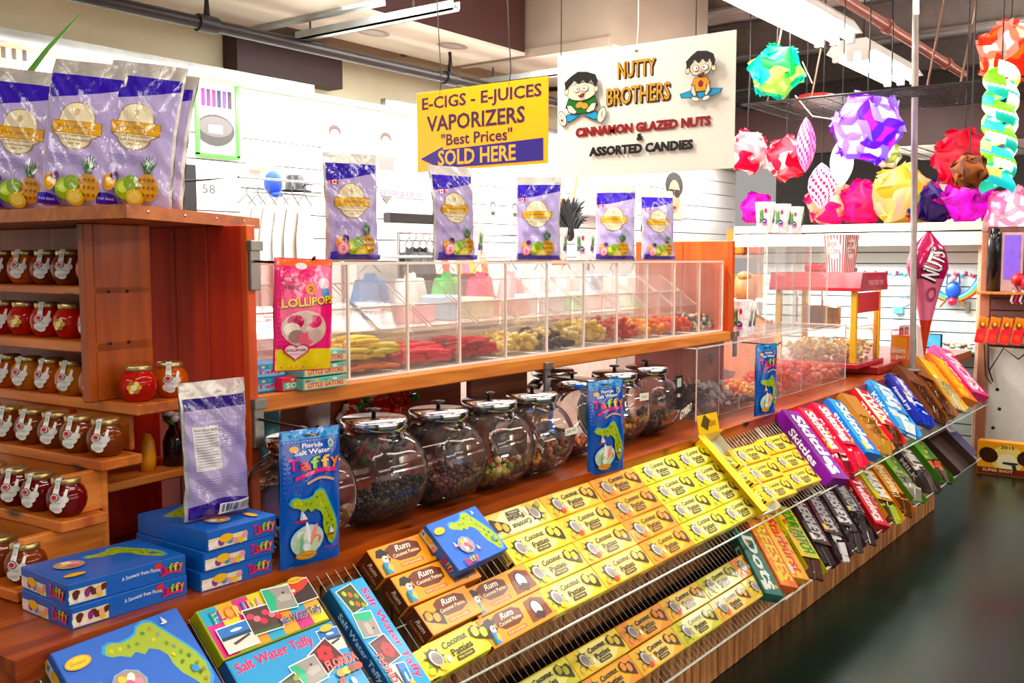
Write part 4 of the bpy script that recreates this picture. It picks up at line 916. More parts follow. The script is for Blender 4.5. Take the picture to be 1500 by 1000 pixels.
# stacks of blue taffy boxes on the ledge
def stack_box(L=.255, W=.185, H=.0425):
    o_ = carton_body(L, W, H, '#1560b8'); d = top(L, W, H); d.rect(-L/2+.002, -W/2+.002, L/2-.002, W/2-.002, '#1060c0')
    florida(d, -.02, -W*.35, L*.5, W*.72); d.ell(-.065, .02, .03, .028, '#b89a90', 16); d.ell(-.09, -.05, .022, .010, '#f0b420')
    for i, c in enumerate(('#f0b0b8', '#f4ece4', '#e8c860', '#d87a80')): d.ell(-.065+.012*math.cos(i*1.6), .02+.012*math.sin(i*1.6), .011, .009, c, 8)
    def side(Ln, ox=0):
        candybits(d, -Ln/2+.003, .003, -Ln/2+Ln*.30, H*.72, 8, 3)
        for i, c in enumerate(('#5a2a1c', '#8a3a8a', '#e8b890')): d.ell(-Ln/2+Ln*(.06+.09*i), H*.45, .006, .009, c, 8)
        d.text('A Souvenir from Florida', Ln*.10, H*.60, Ln*.34, .008, '#e8f4fc', bold=.01, arc=.3); d.ell(Ln*.24, H*.80, .010, .005, '#d83828', 10, .3); taffyword(d, Ln*.355, H*.55, Ln*.22, .017)
    frontside(d, L, W, H); d.rect(-L/2+.002, .001, L/2-.002, H-.001, '#0e5cbc'); side(L)
    leftside(d, L, W, H); d.rect(-W/2+.002, .001, W/2-.002, H-.001, '#0e5cbc'); candybits(d, -W/2+.003, .003, .01, H*.6, 8, 4); d.ell(-.045, H*.5, .018, .009, '#f0b828'); taffyword(d, .055, H*.55, .06, .018)
    d.build('printed_label', PRINT, o_); return tag(o_, 'x', 'candy box', 'x')
sb = {'s': stack_box()}
def flatM(x, y, z, rz=0): return Matrix.Translation((x, y, z)) @ Matrix.Rotation(rz, 4, 'Z')
GS = 'stacked blue taffy boxes on the ledge'
put(sb, 's', flatM(1.085, 1.853, .850, .0), 'lower blue taffy box of the stack of two on the ledge end', GS)
put(sb, 's', flatM(1.087, 1.858, .893, -.03), 'upper blue taffy box of the stack of two on the ledge end', GS)
for i, nm in enumerate(('bottom', 'middle', 'top')): put(sb, 's', flatM(1.330+.004*i, 1.868-.003*i, .850+.043*i, R(88+i*1.0)), '%s blue taffy box in the stack of three by the red panel' % nm, GS)

# hanging pouches of taffy and lollipops
def flat_pouch(W, H, T, seed=0.0):
    def f(u, v, h=0.0, side=1):
        uu = min(max(u, 0), 1)-.5; b = T*max(0, 1-(2*abs(uu))**2.2)**.6*math.sin(PI*min(1, max(0, v)))**.7
        b += .0018*math.sin(17*u+seed)*math.sin(11*v+seed)
        return Vector((uu*W, -side*(b+.001)-side*h-.02*(v-.5)**2*0, (v-1)*H))
    return f
def taffy_pouch(label):
    t = empty('taffy_pouch', label=label, cat='taffy bag', group='blue salt water taffy pouches on pegs'); W, H = .165, .315; f = flat_pouch(W, H, .022, 1.0)
    g = G(); g.grid(lambda u, v: f(u, v), 10, 16, '#1560c0'); g.grid(lambda u, v: f(u, v, 0, -1), 10, 16, '#1560c0'); g.build('film_body', FILM, t)
    d = Decal(f, .0009, .00012); d.maxlen = .06; d.rect(.02, .01, .98, .99, '#0c52b8', 8, 14); d.rect(.02, .93, .98, .99, '#1e98dc', 8, 1)
    for i in range(18): d.rect(.05+i*.05, .915, .08+i*.05, .919, '#b8e0f4')
    d.rect(.40, .945, .60, .965, '#101010'); d.ell(.18, .868, .07, .022, '#f0a81c'); d.ell(.80, .88, .05, .03, '#a8c8a0'); d.ell(.80, .88, .032, .018, '#2a7ab0')
    d.text('Florida', .48, .885, .34, .032, '#f4f8fc', bold=.03); d.text('Salt Water', .48, .838, .60, .036, '#f4f8fc', bold=.04, arc=.05)
    for i, (ch, c) in enumerate(zip('Taffy', ('#d85ab0', '#ec5a5a', '#8acc3c', '#f4c034', '#f08a3c'))):
        d.text(ch, .16+i*.17, .755-(.012 if ch == 'a' else .018 if ch == 'y' else -.004), .155, .085 if ch not in 'a' else .06, c, bold=.07, shadow=('#8a1c5a', .008, -.006))
    d.band([(.18+.68*i/8, .655+.035*math.sin(PI*i/8*.9)+.02*i/8) for i in range(9)], .028, '#e84a8a'); d.band([(.34+.46*i/8, .615+.03*math.sin(PI*i/8)) for i in range(9)], .018, '#d8a890')
    s_ = d.xf(.10, .14, .78, .42); florida(s_, 0, 0, 1, 1); s_.done()
    s_ = d.xf(.24, .36, .19, .075); boat(s_, 0, 0, 1); s_.done(); s_ = d.xf(.74, .22, .15, .06); boat(s_, 0, 0, 1); s_.done()
    d.ell(.36, .20, .26, .118, '#a8dcf0', 22); d.ell(.36, .20, .245, .108, '#ccd8cc', 22)
    for i, c in enumerate(('#f08a84', '#f4a49a', '#f4f4f0', '#e8f0e8', '#b8d8a0', '#88b8a0', '#f0f0f0', '#c8e0b0')): d.ell(.36+.13*math.cos(i*.8), .20+.06*math.sin(i*.8), .09, .035, c, 9, i)
    d.ell(.36, .09, .17, .032, '#c88a3c', 16); d.ell(.36, .09, .15, .024, '#e8b060', 16); d.text('Wrapped', .36, .09, .2, .018, '#5a2010', bold=0); d.text('NET WT', .74, .12, .16, .012, '#e84a4a', bold=0)
    d.build('printed_front', FILM, t); return t
tp = taffy_pouch('large blue taffy pouch hanging from the left bracket before the first jar'); tp.location = (1.515, 1.715, 1.165); tp.rotation_euler = (0, R(1.0), R(-6))
t2_ = dup(tp, 'blue taffy pouch hanging in front of the middle glass jars'); t2_.location = (2.80, 1.715, 1.150); t2_.rotation_euler = (0, R(-1.5), R(-14))
t3_ = dup(tp, 'blue taffy pouch hanging at the right end beside the tall acrylic bins'); t3_.location = (4.17, 1.72, 1.175); t3_.rotation_euler = (0, 0, R(-10))
def lolly_bag():
    t = empty('lollipop_bag', label='hot pink bag of lollipops hanging beside the acrylic case', cat='candy bag'); W, H = .150, .255; f = flat_pouch(W, H, .022, 2.2)
    g = G(); g.grid(lambda u, v: f(u, v), 10, 14, '#e8286e'); g.grid(lambda u, v: f(u, v, 0, -1), 10, 14, '#e8286e'); g.build('film_body', FILM, t)
    d = Decal(f, .0009, .00012); d.maxlen = .06; d.rect(.02, .01, .98, .99, '#ee3a7c', 8, 12); d.rect(.02, .01, .98, .20, '#f4d41c', 8, 3); d.rect(.02, .93, .98, .99, '#f06a2c', 8, 1)
    d.ell(.42, .93, .10, .03, '#fbe8e8'); d.poly([(.62, .62), (.98, .68), (.98, .92), (.70, .95), (.6, .8)], '#f888b0'); d.ell(.80, .78, .10, .05, '#fbd8e4'); d.ell(.82, .70, .08, .04, '#5a9ad0')
    d.text('FREE', .24, .74, .22, .035, '#5a1030', bold=.03); d.ell(.55, .73, .10, .05, '#f6a060'); d.text('2', .55, .73, .07, .05, '#5a2010', bold=.03)
    d.rect(.1, .79, .36, .82, '#c01850'); d.text('LOLLIPOPS', .53, .62, .9, .075, '#f4cc1c', bold=.08, rot=.05, shadow=('#5a0c1c', .01, -.01))
    d.ell(.45, .38, .38, .16, '#d8b8b0', 20)
    for i, c in enumerate(('#e8c8b8', '#e05a80', '#c8a8a0', '#c04a6a', '#f0dcd0', '#a8807a', '#e87a90', '#d0b0a8')): d.ell(.45+.22*math.cos(i*.8), .38+.09*math.sin(i*.8), .13, .06, c, 12)
    for hc, s_ in (('#d82858', 1), ('#f6d4dc', .85)):
        pts = [(.32+.22*s_*(16*math.sin(a)**3)/16, .18+.085*s_*(13*math.cos(a)-5*math.cos(2*a)-2*math.cos(3*a)-math.cos(4*a))/16) for a in [2*PI*i/24 for i in range(24)]]
        d.poly(pts, hc)
    d.text('LOLLIPOPS', .32, .19, .32, .022, '#5a0c2c', bold=.03); d.text('strawberry', .32, .155, .22, .014, '#8a3a5a', bold=0)
    d.build('printed_front', FILM, t); return t
lo = lolly_bag(); lo.location = (1.515, 1.725, 1.552); lo.rotation_euler = (0, R(2), R(-10))

# little cartons and jars on the shelf left of the case
def mini(name, L, W, H, col, txt, tc, M_, label, group, cat='candy box'):
    o_ = carton_body(L, W, H, col); o_.name = name; d = top(L, W, H); d.rect(-L/2+.003, -W/2+.003, L/2-.003, W/2-.003, col)
    frontside(d, L, W, H); d.rect(-L/2+.003, H*.12, L/2-.003, H*.62, tc[1]); d.text(txt, 0, H*.4, L*.8, H*.4, tc[0], bold=.04, rot=0)
    for i in range(5): d.ell(-L*.4+i*L*.2, H*.8, L*.06, H*.1, ['#e85a5a', '#f4d060', '#5ac08a', '#f4f4f0', '#e88aa0'][i], 8)
    d.build('printed_label', PRINT, o_); tag(o_, label, cat, group); o_.matrix_world = M_
for i in range(2): mini('candy_box', .10, .10, .035, '#3c9ad8', 'Taffy', ('#c83a5a', '#8ac8ec'), flatM(1.622, 2.03, 1.216+i*.036, -.03), '%s blue mini box on the shelf behind the steel bracket' % ['lower', 'upper'][i], 'mini boxes left of the acrylic case')
for i in range(3): mini('candy_box', .15, .10, .030, '#7ac8b4', 'LITTLE GATORS', ('#b83a1c', '#f0c8a0'), flatM(1.755-.0, 1.935+.035, 1.216+i*.0335, -.02+i*.02), '%s mint green mini box beside the lollipop bag' % ['bottom', 'middle', 'top'][i], 'mint mini boxes')
for i in range(1): mini('candy_box', .11, .08, .035, '#e8607a', 'sours', ('#f4e8d0', '#5ac8a0'), flatM(1.69, 1.99, 1.2165, .0), 'pink mini box under the lollipop bag on the shelf', 'mini boxes left of the acrylic case')
bj = empty('honey_bear', label='bear shaped honey bottle with yellow cap behind the lollipop bag', cat='bottle')
G().lathe([(.0, 0), (.03, 0), (.033, .03), (.028, .05), (.03, .06), (.026, .085), (.015, .095), (.0, .095)], 14).build('bottle_body', HONEY[0], bj); G().lathe([(.0, .095), (.022, .095), (.02, .118), (.0, .118)], 14).build('cap', mat('yellow_cap', '#f4b80c', .35), bj); bj.location = (1.63, 2.16, 1.29)
tag(G().bevel(1.56, 2.10, 1.216, 1.655, 2.24, 1.289, b=.004).build('cardboard_box', mat('pale_card', '#e6cfc0')), 'pale cardboard box carrying the honey bear', 'box')

# ------------------------------------------------------------------ drum shaped glass jars
def drum_jar(label, p, rz=0.0, s=1.0, proto=[None]):
    if proto[0] is None:
        t = empty('glass_jar'); w_ = .105; r_ = .125
        pr = [(.0, -w_), (.085, -w_), (.105, -w_+.004), (.114, -w_+.014), (.116, -w_+.026), (.120, -w_+.030), (r_-.001, -w_+.038), (r_, -.03), (r_, .03), (r_-.001, w_-.038), (.120, w_-.030), (.116, w_-.026), (.114, w_-.014), (.105, w_-.004), (.085, w_), (.0, w_)]
        G().lathe(pr, 40, (0, 0, .126), axis='x').build('jar_body', GLASS, t)
        G().lathe([(.084, .226), (.080, .238), (.078, .250), (.084, .256)], 32).build('jar_neck', GLASS, t)
        G().lathe([(.0, .252), (.086, .252), (.089, .254), (.089, .274), (.085, .280), (.0, .281)], 40).build('lid', CHROME, t)
        k_ = [c for c in COL.objects if c.parent == t and c.name.startswith('lid')][0]
        G().lathe([(.0, .280), (.007, .280), (.006, .296), (.020, .300), (.020, .304), (.0, .307)], 16).build('knob', mat('dark_knob', '#3a3432', .2, .8), k_)
        proto[0] = t; o_ = t
    else: o_ = dup(proto[0])
    o_.location = p; o_.rotation_euler = (0, 0, rz); o_.scale = (s, s, s); tag(o_, label, 'jar', 'drum shaped glass candy jars'); return o_
def jar_fill(p, s, lv, cols, r_, n, label, name='bulk_candy', sc=(1, 1, 1)):
    g = G()
    for i in range(n):
        x = random.uniform(-.095, .095)*s; hh = random.random()**.8*lv; z = (.012+hh)*s
        half = math.sqrt(max(.0001, .108**2-(.126-z/s)**2))*s-r_; y = random.uniform(-half, half)
        sl = .03*s*math.sin(x*20); g.blob((x, y, z+max(0, sl*hh/lv)), r_*random.uniform(.8, 1.2), random.choice(cols), sc)
    o_ = g.build(name, CANDY); o_.location = p; return tag(o_, label, 'candy', 'bulk candy in the glass jars', 'stuff')
JR = [(1.61, 'first glass jar, half hidden behind the large hanging taffy pouch', .95, .03, ['#e8c8a0', '#c89a6a'], .010, 90, 'pale candy lying in the first glass jar behind the taffy pouch'),
      (1.865, 'second glass jar with chrome lid and black candy at its bottom', 1.0, .060, ['#120a0a', '#241012'], .008, 420, 'black candy pieces at the bottom of the second glass jar'),
      (2.125, 'third glass jar with chrome lid, dark red brown candy inside', .97, .060, ['#5a1c16', '#6c241c', '#3a1210'], .008, 360, 'dark brown candy in the third glass jar'),
      (2.36, 'fourth glass jar, with yellow green and red candies inside', .97, .055, ['#b8a83c', '#a0302c', '#6a7a2c', '#d8c890', '#5a1c18'], .013, 120, 'mixed yellow and red candies in the fourth glass jar'),
      (2.585, 'fifth glass jar with small white price tag', .96, .04, ['#7a2c1c', '#5a3020', '#b88a4c'], .012, 90, 'few brown candies in the fifth glass jar')]
for x, lb, s, lv, cs, r_, n, lf in JR:
    j = drum_jar(lb, (x, 1.858, .851), R(2), s); jar_fill((x, 1.858, .851), s, lv, cs, r_, n, lf)
for i, (x, lv, cs, n) in enumerate(((2.93, .035, ['#e8a078', '#b85a3c'], 80), (3.22, .06, ['#a83a20', '#5c7a2c', '#c8782c', '#d8a03c'], 170), (3.47, .05, ['#2c1a16', '#3c2a1c'], 160))):
    drum_jar('%s glass jar of the right-hand group under the shelf' % ORD[i].replace('first', 'nearest'), (x, 1.93, .851), R(2), .98); jar_fill((x, 1.93, .851), .98, lv, cs, .012, n, '%s candies in the %s jar of the group under the shelf end' % (['peach', 'mixed autumn coloured', 'dark'][i], ORD[i]))
drum_jar('far glass jar standing behind the nearest jar of the right group', (3.20, 2.2, .851), R(2), .96)
# price tags and lettering on the jars
d = Decal(lambda u, v, h: Vector((2.63+u, 1.735-h-.3*u, 1.0+v+.1*u)), .0005); d.rect(-.025, -.012, .025, .012, '#e8e4d8'); d.text('$8.99', 0, 0, .035, .011, '#4a4a4a', bold=0); tag(d.g.build('price_tag', PRINT), 'small white price tag stuck on the fifth glass jar', 'price tag')
d = Decal(lambda u, v, h: Vector((3.22+u, 1.80-h-.2*u, 1.04+v)), .0005); d.rect(-.025, -.014, .025, .014, '#e8e4d8'); d.text('CANDY', 0, 0, .035, .009, '#4a4a4a', bold=0); tag(d.g.build('price_tag', PRINT), 'white sticker on the middle jar of the right group', 'price tag')
d = Decal(lambda u, v, h: Vector((3.53+u, 1.785-h+.1*u, .95+v+.18*u)), .0005); d.text('GYMBO', 0, 0, .12, .035, '#e8e8e8', bold=.04, shear=.3); tag(d.g.build('lettering', PRINT), 'white hand lettering on the last dark jar', 'lettering')
d = Decal(lambda u, v, h: Vector((3.48+u, 1.79-h, 1.06+v)), .0005); d.rect(-.03, -.035, .03, .035, '#121416'); d.rect(-.018, -.01, .018, .025, '#b8c0bc'); d.rect(-.03, -.10, .03, -.05, '#14182c'); tag(d.g.build('jar_sticker', PRINT), 'black and grey sticker on the last jar of the right group', 'sticker')
# pale lamps and dishes seen behind the jars
for i, (x, y, z, c, lb) in enumerate(((1.75, 2.45, .85, '#d8e08a', 'small yellow green candle glass behind the first jar'), (1.98, 2.46, .85, '#5ab8d8', 'turquoise cup standing behind the second jar'), (2.18, 2.45, .85, '#e8e8f0', 'white cup standing behind the glass jars'))):
    tag(G().lathe([(.0, 0), (.03, 0), (.038, .22+.04*i), (.0, .22+.04*i)], 14).build('cup', mat('cup_%s' % ['lime', 'turquoise', 'white'][i], c, .3)), lb, 'cup').location = (x, y-.03, z)
g = G()
for i in range(110): g.blob((2.30+.30*random.random(), 2.38+.07*random.random(), .865+.24*random.random()), .024, random.choice(['#e02418', '#e02418', '#f4f0e8', '#c81c14', '#2c8a3c']), (1.4, .7, .9))
tag(g.build('wrapped_candy', CANDY), 'red and white wrapped candies piled behind the third jar', 'candy', None, 'stuff')

# ------------------------------------------------------------------ low acrylic bins right of the jars
lowb = empty('acrylic_bin_row', label='row of low clear acrylic bins at the right of the glass jars', cat='display case')
LX = [3.86, 4.09, 4.31, 4.56, 4.82, 5.1, 5.4, 5.80]
G().box(LX[0], 1.90, .852, LX[-1], 1.905, 1.17, edge=1).build('front_panel', [ACR, ACRE], lowb); G().box(LX[0], 2.3, .852, LX[-1], 2.305, 1.17, edge=1).build('back_panel', [ACR, ACRE], lowb)
G().box(LX[0], 1.90, 1.165, LX[-1], 2.3, 1.17, edge=1).build('top_panel', [ACR, ACRE], lowb)
for x in LX: G().box(x-.0025, 1.905, .852, x+.0025, 2.3, 1.165, edge=1).build('divider', [ACR, ACRE], lowb)
for i, (cs, sh, hh, lb) in enumerate(((['#2a0c10', '#3c1418'], 'blob', .16, 'dark cherry candy'), (['#f0ece8', '#d8d4d0'], 'ring', .15, 'white gummy rings'), (['#3a2420', '#5a3a30'], 'blob', .05, 'dark candy'), (['#f4a83c', '#e8603c', '#f0d090'], 'blob', .09, 'orange and peach gummies'),
        (['#e8402c', '#f06a4c'], 'blob', .13, 'red gummies'), (['#e83c30', '#f4847a'], 'blob', .15, 'coral red gummies'), (['#e87a5a', '#f0a890'], 'blob', .11, 'salmon gummies'))):
    heap('gummy_candy', '%s in the %s low acrylic bin' % (lb, ORD[i]), LX[i]+.005, 1.91, .854, LX[i+1]-.005, 2.15, hh, cs, .016, 110, sh, group='candy in the low acrylic bins')
tallb = empty('acrylic_dispenser', label='tall clear acrylic dispenser columns beside the popcorn machine', cat='dispenser')
TX = [4.72, 4.86, 5.10, 5.34, 5.60]
G().box(TX[0], 1.95, 1.172, TX[-1], 1.955, 1.685, edge=1).build('front_panel', [ACR, ACRE], tallb); G().box(TX[0], 2.05, 1.172, TX[-1], 2.055, 1.685, edge=1).build('back_panel', [ACR, ACRE], tallb); G().box(TX[0], 1.95, 1.68, TX[-1], 2.05, 1.685, edge=1).build('top_panel', [ACR, ACRE], tallb)
for x in TX: G().box(x-.003, 1.955, 1.172, x+.003, 2.05, 1.68, edge=1).build('divider', [ACR, ACRE], tallb)
def cup(x, y, z, label, s=1.0, proto={}):
    if 0 not in proto:
        t = empty('souvenir_cup'); G().lathe([(.0, .001), (.030, .001), (.031, .004), (.040, .115), (.041, .12), (.039, .12), (.030, .006), (.0, .005)], 22).build('cup_body', clear('frosted_cup', (.98, .94, .94), .55, .3, .3), t)
        d = Decal(lambda u, v, h: Vector(((.031+.0095*v/.12+.0008+h)*math.sin(u), -(.031+.0095*v/.12+.0008+h)*math.cos(u), v)), .0003, .0002)
        for q in (-.55, 1.05):
            d.poly([(q-.45, .035), (q-.40, .058), (q-.1, .050), (q+.2, .055), (q+.48, .046), (q+.40, .030), (q, .036)], '#5a3a9a'); d.ell(q+.2, .030, .3, .005, '#e88ab0')
            for a in range(5): d.band([(q-.25+.05*a, .054), (q-.34+.1*a, .074), (q-.32+.09*a, .090)], .05, '#2c6a44' if a % 2 else '#5a8a3c')
            d.ell(q+.30, .085, .13, .010, '#e8607a', 10); d.text('souvenir', q, .020, .3, .005, '#4a4a6a', bold=0)
        d.build('cup_print', PRINT, t); proto[0] = t; o_ = t
    else: o_ = dup(proto[0])
    o_.location = (x, y, z); o_.scale = (s, s, s); o_.rotation_euler = (0, 0, R(-50)); tag(o_, label, 'cup', 'souvenir cups with cactus print')
cup(4.80, 2.0, 1.686, 'leftmost souvenir cup on the tall acrylic dispenser', 1.25); cup(5.01, 2.0, 1.686, 'second souvenir cup on the tall acrylic dispenser', 1.25); cup(5.20, 2.0, 1.686, 'third souvenir cup on the tall acrylic dispenser', 1.2)
cup(4.52, 2.0, 1.172, 'large souvenir cup on the low bins beside the hanging pouch', 1.5); cup(4.645, 2.03, 1.172, 'second cup on the low bins, by the tall dispenser', 1.4)
for i, (x, y) in enumerate(((2.70, 2.2), (2.78, 2.32), (3.08, 2.10), (3.22, 2.25), (3.30, 2.12))): cup(x, y, 1.545, '%s souvenir cup among the pouches on the acrylic case' % ORD[i], 1.02)
# ------------------------------------------------------------------ bagged and boxed candy on the right racks
def long_box(name, L, W, H, col, txt, tc, stripe=None, spots=None, opened=0.0, wrap=None, seed=0, edge='#e8e0d0', tsize=.62):
    """box lying down the slope: local x runs downhill"""
    t = empty(name); g = G()
    if opened:   # open display tray: thin card walls, lid flap folded back
        th = .002; c = lin(col)
        g.box(-L/2, -W/2, 0, L/2, W/2, th, c); g.box(-L/2, -W/2, 0, L/2, -W/2+th, H, c); g.box(-L/2, W/2-th, 0, L/2, W/2, H, c); g.box(-L/2, -W/2, 0, -L/2+th, W/2, H, c)
        g.box(L/2-th, -W/2, 0, L/2, W/2, H*.6, c); g.box(-L/2, -W/2, H-th, -L/2+L*opened, W/2, H, c); g.build('card_tray', PRINT, t)
    else: g.bevel(-L/2, -W/2, 0, L/2, W/2, H, .002, lin(col)).build('card_box', PRINT, t)
    Lt = L*opened if opened else L; cx = -L/2+Lt/2
    if txt or stripe or spots:
        d = top(L, W, H)
        if not opened or opened > .3:
            if stripe: d.rect(cx-Lt/2+.003, -W*.5+.002, cx+Lt/2-.003, W*stripe[1], stripe[0])
            rnd = random.Random(seed)
            for c in (spots or []):
                for q in range(5): d.ell(cx+rnd.uniform(-.45, .45)*Lt, rnd.uniform(-.4, .4)*W, .012, .009, c, 8, rnd.random()*3)
            if txt: d.text(txt, cx, W*.06, Lt*.84, W*tsize, tc[0], bold=.07, shadow=(tc[1], .0018, -.0018))
            d.rect(cx+Lt*.30, -W*.42, cx+Lt*.44, -W*.22, '#e8d84a' if seed % 2 else '#e8e4dc')
        leftside(d, L, W, H)
        d.fn = lambda u, v, h: Vector((u, -W/2-h, v)); d.rect(-L/2+.002, .002, L/2-.002, H-.002, edge if False else col)
        if txt: d.text(txt, 0, H*.5, L*.5, H*.55, tc[0], bold=.06)
        d.build('printed_label', PRINT, t)
    if wrap:
        rnd = random.Random(seed+5); n = 0; x = -L/2+Lt+.012 if opened else L/2-.02
        while x < L/2-.012:
            for y in (-W*.25, W*.22):
                T = Matrix.Translation((x, y, H*.55)) @ Matrix.Rotation(rnd.uniform(-.3, .3), 4, 'Z') @ Matrix.Rotation(rnd.uniform(.1, .5), 4, 'Y')
                w_ = G(); w_.bevel(-.045, -W*.2, -.006, .045, W*.2, .008, .004, rnd.choice(wrap), T=T)
                w_.prism([(-.045, -W*.2), (-.058, -W*.2), (-.055, 0), (-.058, W*.2), (-.045, W*.2)], 0, .002, rnd.choice(wrap), T=T); w_.build('wrapped_bar', FILM, t)
            x += .034; n += 1
    return t
def place_long(o_, xt, xb, d0, d1, h, p0, label, group):
    xc, dc = (xt+xb)/2, (d0+d1)/2; rz = R(-90)+math.atan2((xb-xt)*.8, (d1-d0))
    o_.matrix_world = rackM(xc, dc, h, p0, rz); tag(o_, label, 'candy box' , group)
GU, GD = 'display boxes on the right upper rack', 'display boxes on the right lower rack'
W_ = ('#f4f0f0', '#3a1c5a')
S = [ # name,L,W,H,col,txt,(tc),stripe,spots,opened,wrap | xt,xb,d0,d1,h | label
 (.40, .135, .060, '#7a1c8c', 'Skittles', ('#fbf8f4', '#4a0c5a'), ('#6a1478', -.1), ['#b84ac8'], 0, None, 4.33, 4.19, -.01, .385, 'purple fruit candy box, leftmost of the right upper rack'),
 (.37, .125, .055, '#d81c3c', 'Skittles', ('#fbf8f4', '#8a0c1c'), None, ['#f4a02c', '#8acc3c'], .74, ['#d81c3c', '#f4f0f0', '#7a1420'], 4.50, 4.37, -.005, .37, 'red fruit candy box beside the purple one'),
 (.36, .125, .055, '#e02440', 'Skittles', ('#fbf8f4', '#8a0c1c'), None, ['#f4d02c'], .72, ['#e0243c', '#f4e8e8'], 4.69, 4.55, -.005, .36, 'second red fruit candy box with torn open lower end'),
 (.36, .13, .05, '#1c6ac0', 'Skittles', ('#fbf8f4', '#0c2c6a'), ('#1c9adc', .0), ['#f4d02c', '#3cb44a', '#e83c3c'], 0, None, 4.93, 4.75, -.005, .36, 'blue fruit candy box between red and tan boxes'),
 (.36, .14, .05, '#b8824c', '', W_, None, None, .45, ['#b88a50', '#8a5a2c'], 5.14, 4.98, -.005, .355, 'open tan cardboard tray, mostly empty, right of the blue box'),
 (.36, .14, .05, '#d8383c', 'TWIX', ('#fbf4e8', '#8a1414'), ('#f0e0cc', -.2), None, .72, ['#5a2c18'], 5.36, 5.20, -.01, .35, 'red and cream chocolate bar box with zigzag lettering'),
 (.37, .20, .05, '#2c8ad8', 'KitKat', ('#e8f4fc', '#1450a0'), ('#58b8ec', .1), ['#f0e060', '#d84a9a'], .6, ['#e8f0f4', '#88c8ec'], 5.72, 5.42, -.03, .355, 'sky blue open display box with yellow price card'),
 (.38, .14, .05, '#1c2c9a', 'Almond Joy', ('#e8ecfc', '#0c1450'), ('#3a48c4', 0), ['#b8c4f4'], .5, ['#1c34b0', '#2840c8', '#e8ecf8'], 6.05, 5.80, -.04, .35, 'navy blue display box with foil wrapped bars'),
 (.42, .17, .055, '#6a3a1c', '', W_, None, None, .35, ['#4a2814'], 6.33, 6.05, -.065, .35, 'brown cardboard tray, empty, right of the navy box'),
 (.42, .17, .055, '#8a5224', '', W_, None, None, .30, ['#6a3a1c', '#4a2410'], 6.58, 6.28, -.07, .35, 'second brown cardboard tray with dark bars left in it'),
 (.42, .18, .05, '#e8a81c', '', ('#f8e8a8', '#8a5a0c'), ('#f4c838', 0), None, .5, ['#d8c89a', '#b8a880'], 6.86, 6.56, -.09, .35, 'yellow topped open tray near the far end of the upper rack'),
 (.42, .18, .055, '#f07a1c', 'Mambo', ('#fbd83c', '#b83a0c'), ('#f49a2c', 0), ['#d8321c'], 0, None, 7.10, 6.84, -.09, .34, 'orange box second from the far end of the upper rack'),
 (.46, .22, .06, '#f0508c', 'VICES', ('#fbf4f8', '#a01450'), ('#f888b0', .0), ['#f4b0d0'], 0, None, 7.38, 7.14, -.12, .33, 'hot pink box at the far end of the upper rack')]
for i, (L, W, H, c, tx, tc, st, sp, op, wr, xt, xb, d0, d1, lb) in enumerate(S):
    place_long(long_box('candy_box', L, W, H, c, tx, tc, st, sp, op, wr, i), xt+.06, xb+.06, d0, d1, .002, RU, lb, GU)
